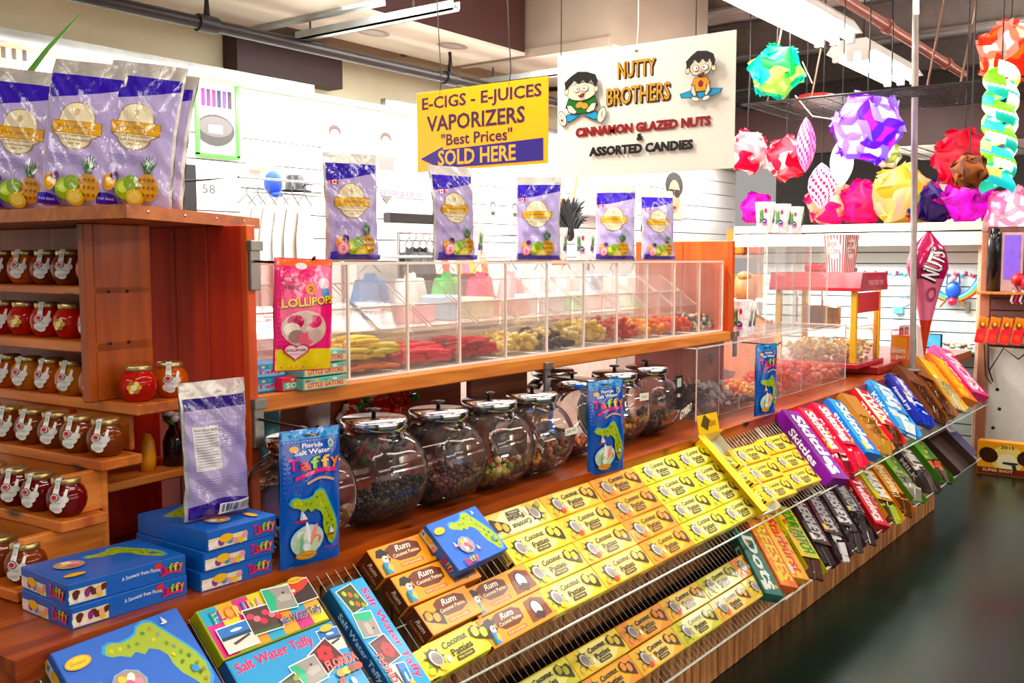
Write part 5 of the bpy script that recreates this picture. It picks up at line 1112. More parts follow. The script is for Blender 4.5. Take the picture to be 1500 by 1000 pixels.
S = [(.30, .11, .045, '#0c6a5c', 'Dots', ('#e8f4e8', '#044434'), None, ['#f0a02c'], 0, None, 3.62, 3.44, .10, .385, 'teal green box partly hidden below the yellow patties, lower rack'),
 (.33, .11, .045, '#f06a1c', 'REESES', ('#f8d838', '#a82c0c'), ('#f4921c', 0), ['#f8c43c'], 0, None, 3.77, 3.58, .08, .39, 'orange box leaning next to the teal box on the lower rack'),
 (.33, .11, .045, '#f4a41c', 'Starburst', ('#d83424', '#f8e06c'), ('#f8c83c', .1), ['#f46a3c'], 0, None, 3.89, 3.70, .08, .39, 'yellow orange box with red slanted lettering on the lower rack'),
 (.33, .13, .05, '#c8cc2c', 'SOUR PATCH', ('#2c7a2c', '#f8f06c'), ('#f4c428', -.05), ['#3c9a3c', '#f47a3c', '#e83c5c'], .82, ['#4a2414'], 4.04, 3.86, .08, .40, 'yellow green sour candy box on the lower rack'),
 (.33, .13, .05, '#3c1016', "HERSHEY'S", ('#c8c4c4', '#0c0406'), ('#1c080a', .1), None, .74, ['#1c0a0c', '#3a3034'], 4.22, 4.02, .09, .40, 'dark maroon chocolate box with silver lettering, left one'),
 (.33, .13, .05, '#2c0c12', "HERSHEY'S", ('#c8c4c4', '#0c0406'), ('#5a1626', -.15), None, .70, ['#140a0c', '#e8e4e4'], 4.38, 4.18, .10, .40, 'dark chocolate box with maroon side stripe, second one'),
 (.32, .13, .045, '#3a2c30', "HERSHEY'S", ('#e8e4e8', '#141014'), None, None, .7, ['#2a2226', '#4a4044'], 4.56, 4.38, .11, .40, 'greyish dark chocolate box with white lettering, third one'),
 (.32, .13, .045, '#241c20', 'WHATCHA', ('#b8b4b8', '#0c0a0c'), None, None, .6, ['#3a3034', '#141012'], 4.72, 4.55, .12, .40, 'black chocolate box left of the red one on the lower rack'),
 (.31, .12, .05, '#c81424', 'Twizzlers', ('#fbf0f0', '#6a0410'), ('#e0283c', 0), None, 0, None, 4.92, 4.74, .12, .40, 'red box with white script on the lower rack'),
 (.31, .16, .045, '#f0b41c', 'M&M', ('#f8f4f0', '#1c140c'), ('#c8d838', -.1), ['#e86a1c', '#3c8a2c', '#1c1c1c'], .66, ['#4a2c14', '#b8d060'], 5.12, 4.97, .12, .40, 'yellow candy box with big black framed letters on the lower rack'),
 (.31, .14, .045, '#e07a2c', 'butter', ('#f8e8b0', '#7a2c0c'), ('#f0a84c', 0), ['#5a2c14'], .8, ['#5a3414'], 5.32, 5.17, .12, .40, 'orange peanut candy box on the lower rack'),
 (.30, .15, .045, '#5a8a2c', '', W_, ('#8ab84c', 0), ['#d8e0b0'], .5, ['#c8ccb8', '#8a8478'], 5.54, 5.42, .12, .40, 'green edged open box on the lower rack'),
 (.30, .17, .045, '#4a3c38', 'MILK', ('#e8e4e0', '#1c1412'), ('#6a5a54', 0), ['#c8c0bc'], .6, ['#5a4c48', '#2a2220'], 5.84, 5.72, .12, .40, 'grey brown candy box with white letters, lower rack'),
 (.30, .18, .045, '#3c7a24', '', W_, ('#6ab03c', 0), ['#e8d83c'], .5, ['#3c2414', '#d85a1c'], 6.12, 6.02, .12, .40, 'bright green open box near the far end of the lower rack'),
 (.34, .42, .05, '#3c2820', '', W_, None, None, .22, None, 6.50, 6.50, .08, .40, 'large empty dark cardboard tray at the far end of the lower rack'),
 (.30, .14, .04, '#8a84a4', '', W_, ('#b4b0cc', 0), ['#5a5478'], .4, None, 6.86, 6.82, .06, .36, 'grey lilac open box at the very end of the lower rack')]
for i, (L, W, H, c, tx, tc, st, sp, op, wr, xt, xb, d0, d1, lb) in enumerate(S):
    place_long(long_box('candy_box', L, W, H, c, tx, tc, st, sp, op, wr, i+20), xt+.05, xb+.05, d0, d1, .002, RL, lb, GD)
# open yellow display box among the patties
t = empty('display_box', label='open bright yellow display box standing between the lime and golden patties', cat='display box')
L, W, H = .37, .16, .06; g = G(); c = lin('#f6c81c'); w_ = lin('#d8d8c8')
g.box(-L/2, -W/2, 0, L/2, W/2, .002, w_); g.box(-L/2, -W/2, 0, L/2, -W/2+.002, H, c); g.box(-L/2, -W/2-.05, H-.002, L/2, -W/2, H, c); g.box(-L/2, W/2-.002, 0, L/2, W/2, H*.6, w_); g.box(-L/2, -W/2, 0, -L/2+.002, W/2, H, c); g.box(L/2-.002, -W/2, 0, L/2, W/2, H*.4, w_)
g.build('card_tray', PRINT, t); t.matrix_world = rackM(3.56, .172, .012, rz=R(-90)-.03)
fl = Matrix.Translation((-L/2, 0, H)) @ Matrix.Rotation(R(35), 4, 'Y'); G().box(-.075, -.12, 0, 0, .05, .002, c, T=fl).build('lid_flap', PRINT, t)
d = Decal(lambda u, v, h: fl @ Vector((u, v, .002+h))); d.text('Patties', -.04, -.02, .09, .03, '#b87a0c', bold=.03, rot=R(90)); d.poly([(-.075, -.06), (-.035, -.10), (-.01, -.05), (-.05, -.02)], '#5a4410'); d.build('printed_flap', PRINT, t)
d = Decal(lambda u, v, h: Vector((u, -W/2-.025+v, H+h))); d.text('Coconut Patties', .02, 0, .2, .02, '#e8a80c', bold=.03); d.build('printed_rim', PRINT, t)
for i in range(3): put(CB, 'lime', rackM(3.575, .10+.09*i, .020+.002*i, rz=R(-20+16*i)) @ Matrix.Scale(.46, 4), 'small lime patty box inside the yellow display box, %s down' % ORD[i], 'small patty boxes in the yellow tray')
# beef stick carton, white bag and magenta box at the far end
t = tag(carton_body(.16, .10, .20, '#e8641c'), 'orange meat stick carton standing behind the brown trays', 'snack box'); t.name = 'snack_box'
d = Decal(lambda u, v, h: Vector((-.08-h, -u, v)), .0004, .0002); d.rect(-.05, .0, .05, .20, '#e8641c'); d.poly([(-.05, .12), (.05, .06), (.05, .19), (-.05, .2)], '#f4a02c'); d.text('Slim', -.0, .105, .08, .035, '#fbf4e8', bold=.06, shadow=('#7a1408', .002, -.002)); d.text('Jim', .012, .06, .06, .035, '#fbf4e8', bold=.06, shadow=('#7a1408', .002, -.002)); d.build('printed_front', PRINT, t)
t.location = (6.66, 1.82, .86)
t = tag(carton_body(.2, .07, .26, '#ece4dc'), 'white and maroon carton leaning beside the meat stick carton', 'snack box'); t.name = 'snack_box'; t.location = (6.95, 1.80, .84); t.rotation_euler = (R(-8), R(14), 0)
d = Decal(lambda u, v, h: Vector((-.10-h, -u, v)), .0004, .0002); d.rect(-.033, .01, .033, .25, '#f0e8e4'); d.poly([(-.03, .02), (.02, .02), (.03, .16), (-.02, .12)], '#7a2c24'); d.build('printed_front', PRINT, t)
st = empty('acrylic_stand', label='clear acrylic stand with picture card beside the popcorn machine', cat='stand')
G().box(6.45, 1.83, .86, 6.454, 2.1, 1.10, edge=1).box(6.454, 1.83, 1.10, 7.0, 2.1, 1.105, edge=1).box(6.454, 1.83, .86, 7.0, 1.835, 1.10, edge=1).build('clear_panels', [ACR, ACRE], st)
d = Decal(lambda u, v, h: Vector((6.72+u, 1.828-h, 1.03+v)), .0006); d.rect(-.12, -.09, .12, .09, '#e8e0e4')
for a in (-.06, .06):
    for b_ in (-.045, .045): d.rect(a-.045, b_-.03, a+.045, b_+.03, '#8a3a50'); d.ell(a, b_, .02, .015, '#d89aa4')
d.build('picture_card', PRINT, st)
tag(G().bevel(6.10, 1.80, .852, 7.6, 2.35, .90, b=.005).build('red_base_board', mat('red_board', '#a01c18', .3)), 'dark red board under the popcorn machine', 'board')

# ------------------------------------------------------------------ popcorn machine
pm = empty('popcorn_machine', label='red topped glass popcorn machine with yellow posts', cat='popcorn machine')
RED = mat('popcorn_red', '#b4142a', .28, 0, .06, coat=.4); YEL = mat('popcorn_yellow', '#e0ac20', .35, 0, .06)
x0, x1, y0, y1, z0, z1 = 5.90, 6.38, 1.88, 2.38, .90, 1.36
G().prism([(x0-.03, z1), (x1+.03, z1), (x1+.03, z1+.02), (x1, z1+.11), (x0, z1+.11), (x0-.03, z1+.02)], -y1-.03, -y0+.03, T=Matrix(((1, 0, 0, 0), (0, 0, -1, 0), (0, 1, 0, 0), (0, 0, 0, 1)))).build('red_canopy', RED, pm)
G().bevel(x0-.02, y0-.02, z0, x1+.02, y1+.02, z0+.03, b=.004).build('red_base', RED, pm)
for x in (x0, x1-.03):
    for y in (y0, y1-.035): G().bevel(x, y, z0+.03, x+.03, y+.035, z1, b=.003).build('corner_post', YEL, pm)
G().box(x0+.01, y0+.035, z0+.03, x0+.014, y1-.035, z1, edge=1).build('glass_pane', [GLASS, ACRE], pm); G().box(x0+.03, y0+.01, z0+.03, x1-.03, y0+.014, z1, edge=1).build('glass_pane', [GLASS, ACRE], pm); G().box(x0+.03, y1-.02, z0+.03, x1-.03, y1-.016, z1, edge=1).build('glass_pane', [GLASS, ACRE], pm)
G().bevel(x0+.04, y0-.004, z1-.13, x1-.05, y0+.008, z1-.01, b=.002).build('red_plate', mat('plate_red', '#d8181c', .3), pm)
G().lathe([(.0, 0), (.10, 0), (.115, .012), (.115, .13), (.12, .135), (.0, .14)], 28, ((x0+x1)/2, (y0+y1)/2+.04, z1-.24)).build('popping_kettle', mat('kettle_steel', '#b8a88a', .25, .9), pm)
G().tube([((x0+x1)/2, (y0+y1)/2+.04, z1-.1), ((x0+x1)/2, (y0+y1)/2+.04, z1)], .008).tube([(x0+.1, y1-.1, z1), (x0+.1, y1-.1, z1-.2)], .005).build('kettle_rod', CHROME, pm)
d = Decal(lambda u, v, h: Vector((x0+.24+u, y0-.033-h+.0, z1+.05+v)), .004); d.text('THEATER POP', 0, .0, .30, .030, '#f0c0c4', bold=.03); d.build('printed_name', PRINT, pm)
pl_ = bpy.data.lights.new('added_popcorn_lamp', 'POINT'); pl_.energy = 5; pl_.color = (1, .82, .55); pl_.shadow_soft_size = .04  # added inside the machine to brighten the popcorn
o_ = bpy.data.objects.new('added_popcorn_lamp', pl_); o_.location = (6.14, 2.0, 1.33); COL.objects.link(o_)
g = G()
for i in range(420):
    x, y = random.uniform(x0+.03, x1-.04), random.uniform(y0+.03, y1-.05); g.blob((x, y, z0+.035+random.random()*(.07+.05*math.sin((x-x0)*6))), .016, random.choice(['#f6e6b0', '#fbf0cc', '#e8c878']), (1, .8, .9))
tag(g.build('popcorn', CANDY), 'heap of yellow popcorn inside the popcorn machine', 'popcorn', None, 'stuff')
t = empty('popcorn_carton', label='red and white striped popcorn carton on top of the popcorn machine', cat='carton')
T = Matrix.Translation((6.02, 2.02, z1+.112)) @ Matrix.Rotation(R(-15), 4, 'Z'); T2 = Matrix.Rotation(R(-15), 4, 'Z')
hw, tw, hh = .058, .075, .225
def cf(s_, u, v, h): w2 = hw+(tw-hw)*v/hh+h; return {0: Vector((-w2, -u*w2, v)), 1: Vector((u*w2, -w2, v)), 2: Vector((w2, u*w2, v)), 3: Vector((-u*w2, w2, v))}[s_]
g = G()
for s_ in range(4): g.add([cf(s_, -1, 0, 0), cf(s_, 1, 0, 0), cf(s_, 1, hh, 0), cf(s_, -1, hh, 0)], [(0, 1, 2, 3)], '#f4efe8')
g.add([cf(0, -1, .001, 0), cf(0, 1, .001, 0), cf(2, -1, .001, 0), cf(2, 1, .001, 0)], [(0, 1, 2, 3)], '#f4efe8'); g.build('card_body', PRINT, t, fix=False)
for s_ in (0, 1):
    d = Decal(lambda u, v, h, s_=s_: cf(s_, u, v, h), .0005, .0002)
    for i in range(7): d.rect(-.95+i*.29, .0, -.83+i*.29, hh, '#c81c2c')
    d.ell(0, .14, .62, .062, '#f4efe8', 18); d.text('POP', -.15, .165, .75, .032, '#c81c2c', bold=.05, rot=0); d.text('CORN', .05, .125, .95, .032, '#c81c2c', bold=.05); d.build('stripes', PRINT, t)
t.location = T.translation; t.rotation_euler = (0, 0, R(-15))
tag(G().bevel(6.15, 2.12, z1+.112, 6.34, 2.30, z1+.16, b=.01).build('red_scoop', RED), 'low red tray lying on the popcorn machine behind the carton', 'tray')

# pole and cone banner
po = empty('steel_pole', label='thin grey steel pole rising from the counter to the roof', cat='pole')
G().tube([(6.47, 1.70, .855), (6.20, 1.70, 3.85)], .02, 10).build('pole_tube', mat('grey_pole', '#a8a29c', .4, .4), po); G().lathe([(.0, 0), (.05, 0), (.05, .008), (.025, .014), (.0, .014)], 16, (6.47, 1.70, .851)).build('pole_foot', STEEL, po)
cb = empty('cotton_candy_cone', label='magenta paper cone bag with white letters hanging at the pole', cat='cone')
def cone(u, v, h=0):
    prof = [(0, .01), (.25, .10), (.52, .24), (.72, .40), (.86, .33), (1.0, .05)]
    for (a, ra), (b_, rb) in zip(prof, prof[1:]):
        if a <= v <= b_: r_ = ra+(rb-ra)*(v-a)/(b_-a); break
    else: r_ = .05
    ang = u*2*PI; return Vector(((r_*.36+h)*math.cos(ang)+.0, (r_*.25+h)*math.sin(ang), (v-1)*.78))
g = G(); g.grid(lambda u, v: cone(u, v), 20, 24, '#d8306a', colfn=lambda u, v: '#c82462' if v > .62 else ('#e88aa4' if v > .28 else '#c84a38')); g.build('paper_cone', FILM, cb)
d = Decal(lambda u, v, h: cone(u, v, .004+h), .001, .0006); d.maxlen = .05; d.text('NUTS', .72, .74, .26, .16, '#1c0c10', bold=.12, rot=1.2); d.text('NUTS', .72, .74, .24, .14, '#fbf4f4', bold=.03, rot=1.2); d.ell(.72, .50, .06, .06, '#a8506a'); d.ell(.72, .5, .035, .035, '#d88a9a'); d.build('printed_front', FILM, cb)
cb.location = (6.58, 1.66, 1.72); cb.rotation_euler = (0, 0, R(-35))

# ------------------------------------------------------------------ signs
YELC, NAVY = '#e88c06', '#2c1c4c'
sg = empty('hanging_sign', label='hanging yellow sign advertising e-cigs, e-juices and vaporizers with arrow', cat='sign', group='hanging signs')
SW, SH = .77, .375; G().bevel(-SW/2, -.004, -SH/2, SW/2, .0, SH/2, .001, lin(YELC)).build('sign_board', attr_mat('sign_face', .3, .3), sg)
d = Decal(lambda u, v, h: Vector((u, -.004-h, v)), .0006, .0003)
d.text('E-CIGS - E-JUICES', 0, .125, .70, .074, '#2c1430', bold=.03); d.text('VAPORIZERS', -.03, .036, .58, .074, '#2c1430', bold=.03); d.text('"Best Prices"', -.02, -.044, .42, .055, '#2c1430', bold=.02)
d.poly([(-.36, -.125), (-.22, -.075), (-.22, -.090), (.36, -.075), (.36, -.172), (-.20, -.175), (-.21, -.185)], '#2c2260'); d.text('SOLD HERE', -.02, -.128, .46, .072, YELC, bold=.02); d.build('lettering', PRINT, sg)
for x in (-.24, .17): G().tube([(x, -.002, SH/2-.02), (x+.01, -.002, SH/2+.05), (x-.02, -.002, 2.86-2.155)], .0025, 5).build('hanging_wire', DARKMET, sg)
sg.location = (3.60, 2.885, 2.155)
sg.matrix_world = Matrix.Translation((3.60, 2.885, 2.155)) @ Matrix.Rotation(R(-90), 4, 'Z')
sg = empty('hanging_sign', label='hanging cream sign reading nutty brothers with two cartoon boys', cat='sign', group='hanging signs')
SW, SH = .685, .435; G().bevel(-SW/2, -.004, -SH/2, SW/2, .0, SH/2, .001, lin('#f2eadc')).build('sign_board', attr_mat('sign_face_cream', .45, .1), sg)
d = Decal(lambda u, v, h: Vector((u, -.004-h, v)), .0006, .0003)
def outl(s, cx, cy, w_, h_, bold=.0):
    for col, b_, dx, dy in (('#140a08', .10, .004, -.005), ('#140a08', .085, 0, 0), ('#f09a2c', .01, 0, 0)): d.text(s, cx+dx, cy+dy, w_*(1+.0*b_), h_, col, bold=b_)
outl('NUTTY', -.018, .138, .145, .055); outl('BROTHERS', -.012, .052, .245, .060)
d.text('CINNAMON GLAZED NUTS', -.0, -.060, .52, .030, '#941414', bold=.02, heavy=.07); d.text('&', 0, -.094, .022, .022, '#140a08', bold=.02, heavy=.08); d.text('ASSORTED CANDIES', -.0, -.132, .40, .030, '#140a08', bold=.02, heavy=.07)
def boy(cx, cy, s, fat):
    e = d.xf(cx, cy, s); K = '#17100c'; sk = '#f4dcc0'; hw = 1.0 if fat else .82
    if fat:
        for q in (-1, 1):
            e.poly([(q*.2, -.62), (q*.9, -.62), (q*1.1, -.95), (q*.75, -1.05), (q*.2, -.80)], K); e.poly([(q*.22, -.65), (q*.88, -.65), (q*1.02, -.94), (q*.75, -1.0), (q*.22, -.77)], '#2a9ac4')
            e.ell(q*1.18, -.82, .24, .42, K, 16, -q*.35); e.ell(q*1.18, -.82, .21, .38, '#ece8cc', 16, -q*.35)
        e.text('I', -1.22, -.66, .05, .12, '#8a8a70', bold=.02); e.poly([(-1.2, -1.0), (-1.3, -.86), (-1.2, -.84), (-1.1, -.86)], '#d82430'); e.text('NUTS', 1.2, -.8, .10, .34, '#8a8a70', bold=.02)
        e.poly([(-.8, .15), (.8, .15), (.98, -.3), (.7, -.5), (.35, -.68), (-.35, -.68), (-.7, -.5), (-.98, -.3)], K); e.poly([(-.78, .12), (.78, .12), (.92, -.28), (.66, -.46), (.33, -.64), (-.33, -.64), (-.66, -.46), (-.92, -.28)], '#1c6a24')
        for q in (-1, 1): e.poly([(q*.9, -.2), (q*.6, -.2), (q*.25, -.55), (q*.42, -.68), (q*.8, -.55)], K); e.poly([(q*.86, -.22), (q*.62, -.22), (q*.29, -.55), (q*.42, -.64), (q*.76, -.53)], sk)
        e.ell(-.12, -.22, .24, .17, '#7a4a1c', 12, .3); e.ell(-.12, -.22, .21, .14, '#d8a05c', 12, .3); e.ell(.2, -.3, .22, .15, '#d8a05c', 12, -.2)
        e.ell(0, .42, .90, .46, K, 22); e.ell(0, .42, .87, .43, sk, 22)
    else:
        e.poly([(-1.2, -.62), (-.5, -.48), (.5, -.48), (1.2, -.55), (1.1, -.75), (.4, -.95), (-.4, -.90), (-1.1, -.85)], K); e.poly([(-1.15, -.64), (-.5, -.51), (.5, -.51), (1.15, -.57), (1.05, -.73), (.4, -.91), (-.4, -.86), (-1.06, -.82)], '#2a9ac4')
        for q in (-.3, .3): e.ell(q, -.95, .24, .13, K, 12, q); e.ell(q, -.95, .21, .10, '#ece8dc', 12, q)
        e.poly([(-.35, .12), (.35, .12), (.55, -.25), (.34, -.3), (.30, -.62), (-.30, -.62), (-.34, -.3), (-.55, -.25)], K); e.poly([(-.33, .09), (.33, .09), (.5, -.23), (.31, -.27), (.27, -.58), (-.27, -.58), (-.31, -.27), (-.5, -.23)], '#f49a2c'); e.ell(0, -.22, .15, .18, '#8a2014', 10)
        for q in (-1, 1): e.poly([(q*.5, -.25), (q*.38, -.28), (q*.2, -.78), (q*.36, -.86), (q*.56, -.6)], K); e.poly([(q*.47, -.27), (q*.40, -.29), (q*.24, -.77), (q*.35, -.82), (q*.52, -.58)], sk)
        e.poly([(-.66, .9), (.66, .9), (.62, .5), (.45, .24), (0, .1), (-.45, .24), (-.62, .5)], K); e.poly([(-.62, .9), (.62, .9), (.58, .5), (.42, .27), (0, .14), (-.42, .27), (-.58, .5)], sk)
    for q in (-1, 1): e.ell(q*hw*.88, .50, .14, .2, K, 12); e.ell(q*hw*.88, .50, .11, .16, sk, 12)
    e.poly([(-hw*.92, .55), (-hw*1.0, .95), (-hw*.62, 1.22), (-.2, 1.42), (.35, 1.36), (hw*.85, 1.18), (hw*1.0, .85), (hw*.88, .52), (hw*.6, .95), (hw*.38, .78), (.12, .98), (-.12, .80), (-hw*.4, .98), (-hw*.62, .78)], K)
    for q in (-1, 1): e.ell(q*.26, .56, .19, .17, K, 14); e.ell(q*.26, .56, .165, .145, '#fbf8e8', 14); e.ell(q*.20, .56, .045, .045, K, 8)
    e.ell(0, .42, .10, .07, '#dcb898', 10); e.poly([(-.18, .22), (.28, .34), (.16, .14), (0, .12)], K); e.poly([(-.05, .19), (.18, .26), (.10, .17)], '#c83a30'); e.done()
boy(-.232, .050, .070, True); boy(.232, .072, .064, False); d.build('lettering', PRINT, sg)
G().tube([(-.02, -.002, SH/2-.02), (-.015, 0, SH/2+.06), (-.02, 0, 1.8)], .002, 5).build('hanging_string', WHITE, sg)
for x in (-.33, .2): G().tube([(x, 0, SH/2), (x, 0, 1.8)], .0018, 5).build('hanging_string', DARKMET, sg)
G().lathe([(.0, 0), (.005, 0), (.005, .003), (.0, .003)], 8, T=Matrix.Translation((-.02, -.004, SH/2-.02)) @ Matrix.Rotation(R(90), 4, 'X')).build('grommet', STEEL, sg)
sg.matrix_world = Matrix.Translation((3.0, 1.70, 2.058)) @ Matrix.Rotation(R(-90), 4, 'Z')

# ------------------------------------------------------------------ person behind the counter
def person():
    t = empty('person', label='person seen from behind in an orange top, light brown hair in a bun', cat='person')
    me = bpy.data.meshes.new('body'); J = [(0, 0, .78), (0, 0, .95), (0, 0, 1.10), (0, 0, 1.18), (.01, 0, 1.24), (.0, .10, 1.12), (.0, .165, 1.09), (.03, .20, .88), (.12, .19, .70), (0, -.10, 1.12), (0, -.165, 1.09), (.03, -.20, .88), (.12, -.19, .70),
        (0, .08, .72), (.02, .09, .42), (-.01, .09, .06), (.10, .10, .03), (0, -.08, .72), (.02, -.09, .42), (-.01, -.09, .06), (.10, -.10, .03), (.16, .19, .66), (.16, -.19, .66)]
    E_ = [(0, 1), (1, 2), (2, 3), (3, 4), (2, 5), (5, 6), (6, 7), (7, 8), (2, 9), (9, 10), (10, 11), (11, 12), (0, 13), (13, 14), (14, 15), (15, 16), (0, 17), (17, 18), (18, 19), (19, 20), (8, 21), (12, 22)]
    rad = [.12, .11, .115, .06, .045, .07, .05, .038, .028, .07, .05, .038, .028, .075, .05, .035, .03, .075, .05, .035, .03, .03, .03]
    me.from_pydata(J, E_, []); o_ = bpy.data.objects.new('body', me); COL.objects.link(o_); o_.parent = t
    sk = o_.modifiers.new('skin', 'SKIN'); lay = me.skin_vertices[0] if me.skin_vertices else None
    if lay is None:
        bm = bmesh.new(); bm.from_mesh(me); bm.verts.layers.skin.verify(); bm.to_mesh(me); bm.free(); lay = me.skin_vertices[0]
    for i, r_ in enumerate(rad): lay.data[i].radius = (r_, r_)
    lay.data[0].use_root = True
    ss = o_.modifiers.new('smooth', 'SUBSURF'); ss.levels = 2; ss.render_levels = 2; me.materials.append(mat('skin', '#e0a888', .5))
    hd = G(); hd.ball((.015, 0, 1.33), .088, n=20, m=14, sc=(1.05, .85, 1.22)); hd.ball((.105, 0, 1.32), .016, sc=(1, .8, 1.3)); hd.ball((.02, .078, 1.325), .022, sc=(.6, .4, 1)); hd.ball((.02, -.078, 1.325), .022, sc=(.6, .4, 1))
    hd.build('head', MATS['skin'], t)
    f = G(); [f.ball((.092, s_*.032, 1.345), .011, '#2a1c14') for s_ in (-1, 1)]; f.ball((.098, 0, 1.275), .014, '#a84a44', sc=(.6, 1.6, .5)); f.build('face_features', CANDY, t)
    h = G(); h.grid(lambda u, v: Vector((-.012+.100*math.cos(u*2*PI)*math.sin(.05+v*2.0)*(1.0 if math.cos(u*2*PI) < .3 else .9), .086*math.sin(u*2*PI)*math.sin(.05+v*2.0), 1.345+.112*math.cos(.05+v*(2.05 if math.cos(u*2*PI) < .2 else 1.2)))), 22, 12)
    h.ball((-.05, .0, 1.435), .045, sc=(1.1, 1.1, .8)); HAIR = mat('light_brown_hair', '#b0703a', .5, 0, .35, 40, stretch=(1, 1, .3), bump=.5); h.build('hair', HAIR, t)
    s = G(); prof = [(.125, .74), (.13, .86), (.135, 1.0), (.14, 1.08), (.10, 1.15), (.06, 1.18)]
    s.grid(lambda u, v: (lambda q, fr: Vector((((prof[q][0]*(1-fr)+prof[q+1][0]*fr))*.86*math.cos(u*2*PI), (prof[q][0]*(1-fr)+prof[q+1][0]*fr)*1.36*math.sin(u*2*PI), prof[q][1]*(1-fr)+prof[q+1][1]*fr)))(min(4, int(v*5)), v*5-min(4, int(v*5))), 24, 12)
    s.tube([(0, .13, 1.11), (.01, .19, 1.03), (.02, .205, .96)], [.06, .055, .05], 12).tube([(0, -.13, 1.11), (.01, -.19, 1.03), (.02, -.205, .96)], [.06, .055, .05], 12)
    s.build('orange_top', mat('orange_cloth', '#f08038', .8, 0, .1), t)
    p_ = G(); p_.tube([(0, .07, .80), (.0, .08, .70), (.02, .09, .42), (-.01, .09, .08)], [.115, .095, .07, .055], 14).tube([(0, -.07, .80), (.0, -.08, .70), (.02, -.09, .42), (-.01, -.09, .08)], [.115, .095, .07, .055], 14); p_.build('trousers', mat('dark_trousers', '#2a2c3c', .8), t)
    for s_ in (-1, 1): G().bevel(-.07, s_*.09-.04, 0, .17, s_*.09+.04, .07, b=.02).build('shoe', BLACK, t)
    t.location = (6.32, 2.76, 0); t.rotation_euler = (0, 0, R(12)); return t
person()

# ------------------------------------------------------------------ puzzle lamps
PETAL = {}
def petal(R_, key):
    if key in PETAL: return PETAL[key]
    g = G()
    def f(u, v):
        a = (u-.5)*2; b_ = (v-.5)*2; w2 = (1-abs(a)**1.6)*.44*R_+.002; y = b_*w2+.10*R_*math.sin(a*2.6); x = a*.66*R_
        rr_ = R_*(.90+.17*abs(a)**3+.06*math.cos(b_*PI/2)+.13*a*b_); L2 = math.hypot(x, y); s_ = L2/R_
        dirv = Vector((x, y, R_*math.cos(min(1.2, s_)))).normalized(); return dirv*rr_*1.0
    g.grid(f, 14, 6); PETAL[key] = g; return g
ICO = []
_t = (1+5**.5)/2
_V = [Vector(v).normalized() for v in ((-1, _t, 0), (1, _t, 0), (-1, -_t, 0), (1, -_t, 0), (0, -1, _t), (0, 1, _t), (0, -1, -_t), (0, 1, -_t), (_t, 0, -1), (_t, 0, 1), (-_t, 0, -1), (-_t, 0, 1))]
for i in range(12):
    for j in range(i+1, 12):
        if (_V[i]-_V[j]).length < 1.06: ICO.append((((_V[i]+_V[j])/2).normalized(), (_V[j]-_V[i]).normalized()))
def puzzle_lamp(p, R_, cols, label, glow=None, group='puzzle lamps', cord=True, sc=(1, 1, 1), spin=0.3):
    t = empty('puzzle_lamp', label=label, cat='lamp', group=group); meshes = []
    for c in cols:
        g = petal(R_, round(R_, 3)); g.c = [lin(c)]*len(g.f); meshes.append(g.mesh('shade_petal', {None: MATS['lampshade_film'], GLOW: MATS['lampshade_film'], GLOW2: MATS['bright_lampshade_film']}.get(glow, glow), False))
    if glow is not MATTE:
        bl = bpy.data.lights.new('bulb', 'POINT'); bl.energy = (5.5 if glow is GLOW2 else 2.2)*(R_/.17)**2; bl.color = (1, .9, .8); bl.shadow_soft_size = .03; bo = bpy.data.objects.new('bulb', bl); bo.location = p; COL.objects.link(bo)
    for i, (n_, e_) in enumerate(ICO):
        x = e_; z = n_; y = z.cross(x); M_ = Matrix(((x.x, y.x, z.x, 0), (x.y, y.y, z.y, 0), (x.z, y.z, z.z, 0), (0, 0, 0, 1)))
        o_ = bpy.data.objects.new('shade_petal', meshes[(i*7+i//3) % len(meshes)]); COL.objects.link(o_); o_.parent = t; o_.matrix_local = M_
    if cord: G().tube([(0, 0, R_*sc[2]*.9/sc[2]), (0, 0, (3.86-p[2])/sc[2])], .004, 5).build('lamp_cord', DARKMET, t)
    t.location = p; t.scale = sc; t.rotation_euler = (spin, spin*.5, spin*2); return t
P_ = lambda px, py, x: tuple(at(px, py, 'x', x))
def hang(px, py, x, R_, cols, label, glow=None, **k):
    p = P_(px, py, x); o_ = puzzle_lamp(p, R_, cols, label, glow, cord=False, **k)
    if k.get('cordup', True): pass
    c = G().tube([(p[0], p[1], p[2]+R_), (p[0]+.01, p[1], p[2]+R_+.3), (p[0], p[1], 3.85)], .004, 5); tag(c.build('lamp_cord', DARKMET), 'dark cord above the ' + label.split(' puzzle')[0].split(' lamp')[0]+' lamp', 'cord', 'cords of the hanging lamps')
    return o_
hang(1137, 105, 6.0, .155, ['#10b8b0', '#18d0b8', '#28c850', '#c8f088', '#10a8c0'], 'turquoise and green puzzle lamp resting in the wire grid', spin=.5)
hang(1270, 187, 6.0, .195, ['#9460f0', '#b48cf8', '#d4bcfc', '#f0e6ff'], 'large lilac puzzle lamp in the middle of the lamps', GLOW2, spin=.2)
hang(1480, 75, 6.0, .16, ['#f06050', '#f8a890', '#fbd0c0'], 'red and pink puzzle lamp cut by the right picture edge, on the grid', GLOW2, spin=.7)
hang(1412, 232, 6.0, .155, ['#d81838', '#e83050', '#b81030'], 'crimson strawberry shaped lamp beside the green spiral lamp', spin=.9, sc=(1, 1, 1.15))
hang(1095, 222, 6.1, .13, ['#e01848', '#f0a0a8', '#fbe0e0'], 'left lobe of pink and white heart shaped lamp by the cream sign', spin=.4)
hang(1152, 232, 6.1, .13, ['#d8183c', '#fbd8d8', '#f07888'], 'right lobe of red and white heart shaped lamp by the spiky lampion', spin=1.1)
